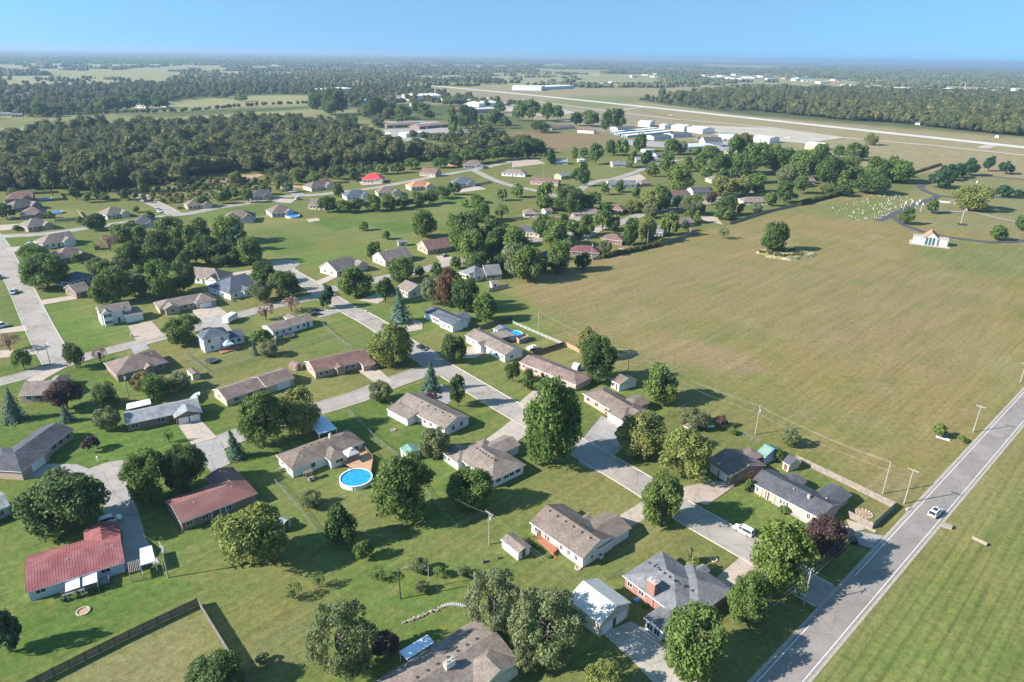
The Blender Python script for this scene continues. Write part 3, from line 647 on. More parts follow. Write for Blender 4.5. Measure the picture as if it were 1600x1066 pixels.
def house(label, short, A, B, dep, ends='gg', roof='tan', wall='white', ze=2.7, pitch=.36, wings=(), feats=(), cat='house', name='house', far=False, oh=.5, two=False, wall2=None):
    a, b = G(*A, ze), G(*B, ze); u = b - a; L = u.length; u.normalize(); v = Vector((-u.y, u.x, 0))
    if isinstance(dep, tuple):
        D = (G(*dep, ze) - a).dot(v)
        if D < 0: a, b = b, a; u = -u; v = -v; D = -D
    else: D = dep
    c = a + u * (L / 2) + v * (D / 2); c.z = 0; ang = math.atan2(u.y, u.x)
    root = tag(empty(name, c, ang), label, cat)
    HOUSES.append((short, *pix(Vector((c.x, c.y, 1.5)))))
    X0, X1, Y0, Y1 = -L / 2, L / 2, -D / 2, D / 2
    if name == 'house' and not short.startswith(label) and (not far or depth_of(c) < 330): PLANTED.append((root, short, 'F', 4 if far else 6))
    RM = roofm(roof); WM = wallm(wall)
    rb = MB(); wb = MB(); gab = .3
    def block(x0, x1, y0, y1, rdir, ends, z, pt):
        roof_faces(rb, x0, x1, y0, y1, z, pt, rdir, ends)
        if 'metal' in roof: ribs(rb, x0, x1, y0, y1, z, pt, rdir, .5 if not far else .9, 0, ends)
        ox0 = ox1 = oy0 = oy1 = oh
        if rdir == 'x':
            if ends[0] == 'g': ox0 = gab
            if ends[1] == 'g': ox1 = gab
        else:
            if ends[0] == 'g': oy0 = gab
            if ends[1] == 'g': oy1 = gab
        r = (x0 + ox0, x1 - ox1, y0 + oy0, y1 - oy1)
        wall_faces(wb, *r, z - .155, pt, rdir, ends, (x0, x1, y0, y1)); return r
    main = block(X0, X1, Y0, Y1, 'x', ends, ze, pitch); rects = [main]
    for k, w in enumerate(wings):
        fx0, fx1, wy0, wy1, rd, we = w[:6]; z = ze + (w[6] if len(w) > 6 else 0) + .004 * (k + 1); pt = w[7] if len(w) > 7 else pitch * .985
        wb_, wb = wb, (MB() if len(w) > 8 else wb)
        rects.append(block(X0 + L * fx0, X0 + L * fx1, Y0 + wy0, Y0 + wy1, rd, we, z, pt))
        if len(w) > 8: wb.build('wall', wallm(w[8]), root); wb = wb_
    wb.build('wall', WM, root); ro = rb.build('roof', [RM, TRIM], root)
    def spot(rect, side, t):
        x0, x1, y0, y1 = rect
        if side == 'F': return (x0 + (x1 - x0) * t, y0, 0)
        if side == 'B': return (x1 - (x1 - x0) * t, y1, math.pi)
        if side == 'L': return (x0, y1 - (y1 - y0) * t, -math.pi / 2)
        return (x1, y0 + (y1 - y0) * t, math.pi / 2)
    out = dict(F=(0, -1), B=(0, 1), L=(-1, 0), R=(1, 0))
    def put(nm, me, rect, side, t, z, parent=root, off=.004):
        x, y, rz = spot(rect, side, t); o = link(nm, me, parent, (x + out[side][0] * off, y + out[side][1] * off, z), rz); return o
    for f in feats:
        k = f[0]
        if k == 'w':       # windows: ('w', rect, side, [t...], w, h, sill)
            wm = window_mesh(f[4] if len(f) > 4 else 1.1, f[5] if len(f) > 5 else 1.2)
            for t in f[3]:
                o = put('window', wm[0], rects[f[1]], f[2], t, f[6] if len(f) > 6 else .95)
                link('pane', wm[1], o, (0, 0, 0), 0)
        elif k == 'g':     # garage doors
            for t in f[3]: put('garage_door', garage_mesh(f[4] if len(f) > 4 else 2.7, 2.1), rects[f[1]], f[2], t, .02)
        elif k == 'd':
            put('door', door_mesh(), rects[f[1]], f[2], f[3], .15)
        elif k == 'ch':    # chimney x(0..1), y m from the front, height above eave
            x = X0 + L * f[1]; y = Y0 + f[2]; s = f[4] if len(f) > 4 else .5; sy = f[5] if len(f) > 5 else s
            m = MB(); m.box(x - s, x + s, y - sy, y + sy, .02, ze + f[3], 0); m.box(x - s - .08, x + s + .08, y - sy - .08, y + sy + .08, ze + f[3], ze + f[3] + .12, 1)
            for q in (-.5, .5) if sy > .45 or s > .45 else (0,): m.tube((x + q * s, y, ze + f[3] + .12), (x + q * s, y, ze + f[3] + .45), .15, .13, 8, 1)
            ch = m.build('chimney', [wallm(f[6]) if len(f) > 6 else wallm('brick'), CONC], root)
        elif k == 'v':     # roof vents along just below the ridge: n, side (+1 front, -1 back), x range
            n, sg, q0, q1 = f[1:5]; rise = D / 2 * pitch
            def fn():
                m = MB(); m.box(-.16, .16, -.16, .16, -.1, .16); m.box(-.22, .22, -.22, .22, .16, .21); return m.mesh('roof_vent', DKMETAL)
            vm = shared('vent', fn)
            for i in range(n):
                x = X0 + L * (q0 + (q1 - q0) * (i / max(1, n - 1))); link('roof_vent', vm, ro, (x, (Y0 + Y1) / 2 - sg * .9, ze + rise - .9 * pitch))
        elif k == 'p':     # plumbing stack
            for fx, yy in f[1]:
                x = X0 + L * fx; dz = (D / 2 - abs(yy)) * pitch; m = MB(); m.tube((x, yy, ze + dz - .1), (x, yy, ze + dz + .38), .07, .07, 6); m.build('vent_pipe', WHITE, ro)
        elif k == 'cap':   # ridge cap boards
            m = MB(); rise = D / 2 * pitch; i0 = D / 2 if ends[0] == 'h' else 0; i1 = D / 2 if ends[1] == 'h' else 0
            m.box(X0 + i0, X1 - i1, -.16, .16, ze + rise - .05, ze + rise + .03); m.build('ridge_cap', RM, ro)
        elif k == 'cover':  # patio cover: photo corners, roof material, height, height at the far edge
            cover(root, f[1], f[2], f[3] if len(f) > 3 else 2.4, f[4] if len(f) > 4 else None)
        elif k == 'porch':  # posts along the front under the eave
            m = MB()
            for t in f[2]:
                x, y, _ = spot(rects[f[1]], f[3] if len(f) > 3 else 'F', t); o = out[f[3] if len(f) > 3 else 'F']; mm = MB(); px_, py_ = x + o[0] * (oh - .12), y + o[1] * (oh - .12)
                mm.box(px_ - .06, px_ + .06, py_ - .06, py_ + .06, .02, ze - .17); mm.build('porch_post', TRIM, root)
    if not any(f[0] in 'wgd' for f in feats):
        wm = window_mesh(1.3, 1.2)
        for i, t in enumerate((.12, .3, .62, .85)):
            o = put('window', wm[0], main, 'F', t, .9); link('pane', wm[1], o, (0, 0, 0), 0)
        put('door', door_mesh(), main, 'F', .47, .1)
        for sd_ in 'LR':
            for t in (.3, .7): o = put('window', wm[0], main, sd_, t, .9); link('pane', wm[1], o, (0, 0, 0), 0)
        x, y, z = main[0] + 1, 0, 0
    if two:
        wm = window_mesh(1.0, 1.3)
        for rx, sd_, tt in two:
            for t in tt: o = put('window', wm[0], rects[rx], sd_, t, 3.5); link('pane', wm[1], o, (0, 0, 0), 0)
    return root
def local(root, p):
    return root.matrix_basis.inverted() @ p
def cover(root, pp, m, z=2.4, z2=None, name='patio_cover'):
    """flat awning or patio roof on posts, drawn by its four corners"""
    z2 = z if z2 is None else z2; hs = [z, z, z2, z2]
    w = [local(root, G(*p, h)) for p, h in zip(pp, hs)]; mb = MB()
    top = [(p.x, p.y, p.z) for p in w]; bot = [(p.x, p.y, p.z - .12) for p in w]
    ar = sum(top[i][0] * top[(i + 1) % 4][1] - top[(i + 1) % 4][0] * top[i][1] for i in range(4))
    if ar < 0: top.reverse(); bot.reverse()
    mb.face(top); mb.face(bot[::-1])
    for i in range(4): j = (i + 1) % 4; mb.face([bot[i], bot[j], top[j], top[i]])
    cv = mb.build(name, m, root)
    for p in w:
        c = (w[0] + w[2]) / 2; q = p + (c - p) * .06; k = MB(); k.box(q.x - .06, q.x + .06, q.y - .06, q.y + .06, .02, p.z - .13); k.build('post', TRIM, cv)
    return cv
def deck(root, pp, h=.6, m=REDWOOD, rail=True, rails=(0, 1, 2), steps=None):
    w = [local(root, G(*p, h)) for p in pp]; q = ccw([(p.x, p.y) for p in w]); mb = MB(); mb.prism(q, h - .18, h)
    c = Vector((sum(p[0] for p in q) / len(q), sum(p[1] for p in q) / len(q)))
    o = mb.build('deck', m, root)
    P = [Vector(p) for p in q]
    for i in range(len(P)):
        a = P[i]; b = P[(i + 1) % len(P)]; n = max(2, int((b - a).length / .45))
        pl = MB(); pl.tube((a.x, a.y, .0), (a.x, a.y, h - .18), .07, n=4); pl.build('deck_post', m, o)
    if rail:
        for i in rails:
            a = P[i % len(P)]; b = P[(i + 1) % len(P)]; r = MB(); n = max(2, int((b - a).length / .3))
            r.tube((a.x, a.y, h + .95), (b.x, b.y, h + .95), .05, n=4); r.tube((a.x, a.y, h + .2), (b.x, b.y, h + .2), .035, n=4)
            for k in range(n + 1):
                p = a + (b - a) * (k / n); r.tube((p.x, p.y, h), (p.x, p.y, h + .95), .045 if k in (0, n) else .025, n=4)
            r.build('railing', m, o)
    if steps:
        a, b = (local(root, G(*p)) for p in steps); d = (b - a); s = MB(); n = 3
        for k in range(n):
            p = a + d * (k / n); s.box(p.x - .6, p.x + .6, p.y - .2, p.y + .2, 0, h * (1 - (k + .3) / n))
        s.build('steps', m, o)
    return o
W, D_, GG = 'w', 'd', 'g'
# --- the nearest rows
h = house('low house with a red metal roof and white patio awnings, bottom left', 'the red metal roofed house', (40, 927), (195, 879), 12.3, 'gg', 'redmetal', 'lblue', 2.6, .27,
      [(.60, .995, 6, 16.0, 'y', 'gg', 0, .3)], [(W, 0, 'F', [.12, .42, .8], 1.6, .8, 1.3), (W, 0, 'L', [.3, .7]), (W, 0, 'R', [.3]), (D_, 0, 'F', .58), ('p', [(.42, -1.2), (.9, -1.2)])])
cover(h, [(102, 925), (102, 907), (124, 901), (125, 917)], mat('awning_white', (.62, .66, .74), .4), 2.2, 2.4)
cover(h, [(129, 916), (129, 897), (151, 893), (152, 909)], MATS['awning_white'], 2.2, 2.4)
deck(h, [(96, 932), (100, 918), (168, 898), (172, 910)], .35, GREYDRIVE, True, (0, 1, 3))
HO = h
h = house('L shaped house with a brown metal roof beside the yellow green tree', 'the brown metal roofed house', (282, 818), (403, 770.6), 11.0, 'gh', 'brownmetal', 'brownbrick', 2.6, .3,
      [(.60, .992, 5, 15.0, 'y', 'gg', 0, .32)], [(W, 0, 'F', [.1, .3, .62], 1.3, 1.0), (W, 0, 'R', [.3, .7]), (D_, 0, 'F', .45), ('porch', 0, [.38, .5, .58]), ('p', [(.25, -1.5), (.75, -1)])])
h = house('white house with a brown hip roof next to the round blue pool', 'the white house by the blue pool', (455, 734.7), (570, 691), (431.6, 710.7), 'hh', 'grbrown', 'white', 2.8, .36,
      [(.44, .72, -2.6, 5, 'y', 'hh', 0, .4)], [(W, 0, 'F', [.28, .8, .9]), (W, 1, 'F', [.5], 2.0, .8, 1.2), (W, 0, 'L', [.3, .7]), ('v', 4, -1, .3, .6), ('ch', .68, 6.4, 2.1, .3, .3, 'white'), ('p', [(.2, -2)])])
cover(h, [(480, 660), (498, 679), (527, 670), (506, 649)], mat('awning_blue_white', (.60, .66, .76), .35), 2.5)
deck(h, [(532, 722), (568, 700), (583, 718), (580, 738), (556, 733)], .9, TANWOOD, True, (1, 2, 3))
hp = h
h = house('tan roofed house with a covered porch on its lawn side, corner lot', 'the tan house on the corner lot', (616, 630.6), (694, 671), 10.2, 'gg', 'tan', 'white', 2.7, .38,
      [(0.02, .45, -3.4, 5.1, 'x', 'gg', -.35, .2)], [(W, 0, 'F', [.6, .72, .86]), (W, 0, 'R', [.35, .7]), (D_, 0, 'F', .52), ('v', 5, 1, .35, .9), ('p', [(.2, -1.5), (.5, -2)]), ('porch', 1, [.04, .5, .96])])
h = house('beige roofed house of several hips beside the tan driveway', 'the beige many-hipped house', (704, 708), (768, 752), 11.6, 'hh', 'tan', 'white', 2.7, .36,
      [(.12, .52, 5, 17.0, 'y', 'hg', 0, .36), (-.14, .3, -1.5, 5, 'x', 'gh', -.1, .36)], [(W, 0, 'R', [.2, .45, .62, .82], 1.5, .9, 1.1), (W, 0, 'F', [.4, .7]), (W, 2, 'F', [.4]), ('v', 7, 1, .3, .72), (GG, 1, 'B', [.3, .7])])
h = house('white house with a grey brown roof, red deck and two car wing', 'the white house with the red deck', (827, 816), (910, 874), (961, 838.7), 'gg', 'grbrown', 'white', 2.8, .42,
      [(.5, 1.0, 5, 16.2, 'y', 'gg', -.1, .30), (.38, .5, 7, 12.2, 'y', 'gg', -.05, .4)], [(W, 0, 'F', [.1, .30, .34, .60, .74, .88], .8, 1.2), (D_, 0, 'F', .17), (W, 0, 'R', [.3], .7, 1.0), (GG, 1, 'B', [.5], 4.6), ('v', 6, 1, .12, .88), ('v', 3, -1, .6, .75), ('p', [(.86, -1.3)])])
deck(h, [(838, 843), (845, 839), (872, 857), (864, 866)], .7, REDWOOD, True, (0, 1, 2), [(862, 862), (868, 874)])
H6 = h
h = house('small white shed with a ridged tan roof near the red deck', 'the small white shed', (782, 842.5), (810, 865), (829.7, 853.7), 'gg', 'tan', 'white', 2.2, .35, (), [(D_, 0, 'R', .5)], 'shed', 'shed', oh=.2)
h = house('tall white metal garage with two doors and a dark edged roof', 'the white metal garage', (886, 934.5), (938.6, 976), (987, 942), 'gg', 'whitemetal', 'cream', 3.6, .42, (), [(GG, 0, 'R', [.27, .74], 2.9), (D_, 0, 'R', .5)], 'garage', 'garage', oh=.22)
m_ = MB(); Lg = 8.7
h = house('red brick house with a blue grey roof and broad brick chimney', 'the grey roofed brick house', (972, 899), (1058, 964), (1029.5, 857.5), 'hh', 'gray', 'brick', 2.8, .40,
      [(.42, 1.16, 4, 14.6, 'x', 'hh', 0, .38), (.52, .72, 9, 15.4, 'y', 'hg', .1, .45), (.72, 1.06, -5.0, 4, 'y', 'gh', -.25, .2, 'white')],
      [(W, 0, 'F', [.1, .33, .45], 1.2, 1.0), (W, 3, 'L', [.3, .7], 1.1, 1.3, .6), (W, 3, 'F', [.28, .72], 1.3, 1.4, .6), ('ch', .5, .9, 3.0, 1.0, .55), ('v', 8, 1, .18, .82), (GG, 1, 'B', [.2, .45])])
h = house('large tan roofed house with a white chimney at the bottom edge', 'the tan house at the bottom edge', (743, 967), (560, 1081), (807, 1029), 'gg', 'tan', 'cream', 2.8, .28,
      [(.004, .40, 5.5, 13.0, 'y', 'hg', .01, .34)], [(W, 0, 'F', [.3, .5]), (W, 0, 'L', [.3, .7]), ('v', 8, 1, .15, .75), ('ch', .44, 6.6, 2.5, .95, .42, 'white')])
HB = h
cover(h, [(623.4, 1018), (667.5, 991.6), (678.8, 1003.8), (635.6, 1031)], mat('awning_blue_white', (.60, .66, .76)), 2.45, 2.6)
h = house('dark grey roofed brick house inside a wooden fence near the road', 'the dark roofed house near the road', (1171.6, 752.7), (1282, 811), 9.6, 'gg', 'dgray', 'pinkbrick', 2.7, .36,
      [(.66, .98, 4, 15.2, 'y', 'gg', -.02, .30), (.18, .46, 5, 12.0, 'y', 'gg', -.2, .26)], [(W, 0, 'F', [.05, .09, .46, .5, .54, .85], .8, 1.3, .8), (D_, 0, 'F', .25), (W, 0, 'R', [.4]), ('porch', 0, [.16, .26, .36]), ('ch', .72, 3.6, 2.0, .28, .28, 'gray'), ('p', [(.85, 2.5), (.5, -1)])])
h = house('brown roofed house in tree shade with two pale garage doors', 'the shaded brown house', (1103, 719), (1141, 746), 12.5, 'gg', 'brown', 'brownbrick', 2.7, .30, [(.05, .6, 8, 15.5, 'y', 'hh', 0, .3)], [(GG, 0, 'F', [.3, .7], 2.7), (W, 0, 'R', [.3, .6])])
h = house('brown shingled hip house with a double garage beside the tall maple', 'the hip house with the double garage', (909.5, 614.4), (980.7, 657), 9.0, 'hg', 'grbrown', 'tanbrick', 2.8, .38,
      [(.62, 1.02, -1.6, 9.5, 'y', 'hh', 0, .36), (.48, .78, 7, 13.5, 'y', 'hg', -.05, .32)], [(GG, 1, 'F', [.27, .73], 2.7), (W, 0, 'F', [.1, .3], 1.4, 1.2), (D_, 0, 'F', .52), (W, 1, 'R', [.5], .8, 1.2)])
h = house('long mauve hip roofed brick house behind two small dark trees', 'the long mauve brick house', (811, 566), (900, 602), 9.0, 'gh', 'mauve', 'pinkbrick', 2.6, .32, (), [(W, 0, 'F', [.06, .3, .5, .62, .8], 1.2, 1.1), (D_, 0, 'F', .42), ('v', 4, -1, .3, .6)])
h = house('white and brick house with a tan roof beside a pool and fence', 'the white house by the fenced pool', (726, 524), (788, 556), (816, 545), 'gg', 'tan', 'white', 2.8, .38,
      [(.34, .52, -1.7, 5, 'y', 'gh', 0, .42)], [(W, 0, 'F', [.08, .2, .66, .8, .93], .9, 1.2), (D_, 0, 'F', .43), (W, 0, 'R', [.38], 1.3, 1.0), ('p', [(.6, -1.2)]), ('porch', 1, [.1, .9])])
cover(h, [(766, 520), (780, 529), (806, 524), (790, 515)], roofm('tan'), 2.5)
h = house('white house with a slate blue roof by the broad blue spruce', 'the slate blue roofed house', (661, 487.5), (708, 508), (734.5, 500.6), 'gg', 'blue', 'white', 2.8, .34,
      [(.6, 1.04, -1.2, 5, 'x', 'gg', .2, .34), (.5, .85, 5, 12, 'y', 'gg', -.2, .25)], [(W, 0, 'F', [.32, .48], 1.4, 1.1), (D_, 0, 'F', .4), (W, 0, 'R', [.5], .8), (W, 1, 'F', [.4, .7], 1.0), (GG, 0, 'F', [.14], 2.7)])
h = house('long reddish brown roofed house with a white arched shed at its end', 'the long reddish brown house', (492, 582), (580, 561), 10.5, 'gg', 'redbrown', 'tanbrick', 2.7, .36,
      [(.34, .52, -1.4, 5, 'y', 'gh', 0, .4), (.78, 1.02, -3.2, 4, 'x', 'gg', -.5, .12)], [(W, 0, 'F', [.1, .2, .56, .68], 1.2, 1.1), (D_, 0, 'F', .42), (W, 0, 'L', [.5])])
h = house('long dark brown roofed house with pale gable end and wide garage', 'the long dark brown house', (353, 625), (459, 590), (337, 607), 'gg', 'brown', 'tan', 2.6, .34, [(.56, 1.003, -.7, 9.5, 'x', 'gg', .1, .34)], [(W, 0, 'F', [.14, .34], 1.5, 1.1), (GG, 1, 'F', [.62], 4.4), (W, 0, 'L', [.4]), (D_, 0, 'F', .52)])
h = house('two storey white house with a dark blue hip roof and garden gazebo', 'the two storey white house', (315.6, 531.6), (360, 522), 8.6, 'hh', 'blue', 'white', 5.3, .5, [(.55, 1.55, 1.6, 9.2, 'x', 'gg', -2.4, .42), (.3, .62, 5, 11, 'y', 'hh', .05, .5)], [(W, 0, 'F', [.3, .78], 1, 1.2), (W, 1, 'F', [.55, .8]), (W, 0, 'L', [.5]), (GG, 1, 'B', [.3], 4.4)], two=[(0, 'F', [.22, .72]), (0, 'L', [.3])])
h = house('long white house with a grey tan roof and a trampoline behind', 'the long white house', (426, 518.5), (490, 499.7), 8.2, 'gg', 'tan', 'white', 2.8, .34, [(.62, .9, 5, 11, 'y', 'gg', 0, .4)], [(W, 0, 'F', [.1, .26, .42, .62, .78], 1.0, 1.1), (D_, 0, 'F', .88), (W, 0, 'L', [.5])])
h = house('gabled house with a blue grey roof behind olive trees', 'the blue grey gabled house', (358.8, 460.3), (404, 448), (340, 442.5), 'hg', 'blue', 'white', 2.8, .5, [(.4, .75, -1.6, 5, 'y', 'gg', .1, .55)], [(W, 0, 'L', [.3, .7]), (W, 1, 'F', [.5]), (W, 0, 'F', [.2, .85])])
h = house('long tan grey hip roofed brick house with a wide drive', 'the tan hip house with wide drive', (247.5, 483), (337, 467), 10, 'hh', 'tan', 'tanbrick', 2.7, .4, [(.08, .36, -2.2, 5, 'y', 'gh', .0, .46), (.62, 1.0, -1.8, 9.4, 'x', 'hh', .1, .4)], [(W, 0, 'F', [.46, .56]), (W, 1, 'F', [.5], 1.5), (GG, 2, 'F', [.45], 4.6), (W, 0, 'L', [.4])])
h = house('two storey brick house with white dormers and twin garage doors', 'the two storey brick house', (155.7, 491.3), (206, 482), 8.2, 'gg', 'tan', 'white', 5.0, .5, [(.04, .38, -1.4, 4, 'y', 'gh', .02, .75), (.70, 1.32, -2.2, 8, 'x', 'gh', -2.2, .4), (.66, .84, 1, 4, 'y', 'gh', .1, .9)], [(W, 1, 'F', [.2, .5, .8], .8, 1.3, .8), (GG, 2, 'F', [.3, .75], 2.7), (W, 0, 'L', [.4]), (D_, 0, 'F', .55)], two=[(1, 'F', [.2, .5, .8]), (0, 'F', [.75]), (0, 'L', [.5])])
h = house('dark brown hip roofed brick house beside the dark cone tree', 'the dark brown hip house', (181, 587), (262.7, 565.4), (167, 565.4), 'hh', 'brown', 'brownbrick', 2.7, .42, [(.52, .74, -1.2, 6, 'y', 'gh', 0, .55)], [(W, 0, 'F', [.12, .3, .88], 1.2, 1.2), (D_, 0, 'F', .45), (W, 1, 'F', [.5]), (W, 0, 'L', [.3, .7]), ('p', [(.7, -2.5), (.8, -1.5)])])
h = house('tan grey roofed house beside the burgundy tree, left edge', 'the tan house left of the burgundy tree', (28, 619), (82, 616), 10.5, 'gg', 'tan', 'tanbrick', 2.7, .42, [(.5, .98, 4, 14, 'y', 'gh', 0, .46)], [(W, 0, 'F', [.25, .5, .75], 1.3, 1.3), (D_, 0, 'F', .62), (W, 0, 'R', [.5])])
h = house('long light grey roofed brick house with a white twin garage gable', 'the light grey roofed house', (196, 663.8), (313.8, 638.5), 8.4, 'gg', 'lgray', 'brownbrick', 2.7, .36, [(.62, 1.005, -2.4, 6, 'y', 'gh', -.05, .38)], [(W, 0, 'F', [.1, .45], 1.8, 1.2), (D_, 0, 'F', .58), (GG, 1, 'F', [.28, .74], 2.6), (W, 0, 'L', [.5]), ('p', [(.9, 1)])])
cover(h, [(197, 640), (198, 631), (234, 623), (236, 631)], WHITE, 2.5)
h = house('dark slate roofed house reaching past the left edge of the photo', 'the dark slate house at the left edge', (31, 734), (116, 670), 9.6, 'hg', 'dgray', 'tanbrick', 2.7, .36, [(-.05, .46, -1.2, 12.5, 'y', 'hh', .05, .36)], [(W, 0, 'F', [.62, .75, .9], 1.4, 1.2), (GG, 1, 'F', [.6], 4.6), (W, 1, 'L', [.4])])
h = house('pale grey roof corner of a house at the left picture edge', 'the pale roof at the left edge', (-60, 818), (16, 790), (8.4, 765.6), 'gg', 'lgray', 'gray', 2.9, .3, (), [(W, 0, 'F', [.8, .6]), (W, 0, 'R', [.4])])
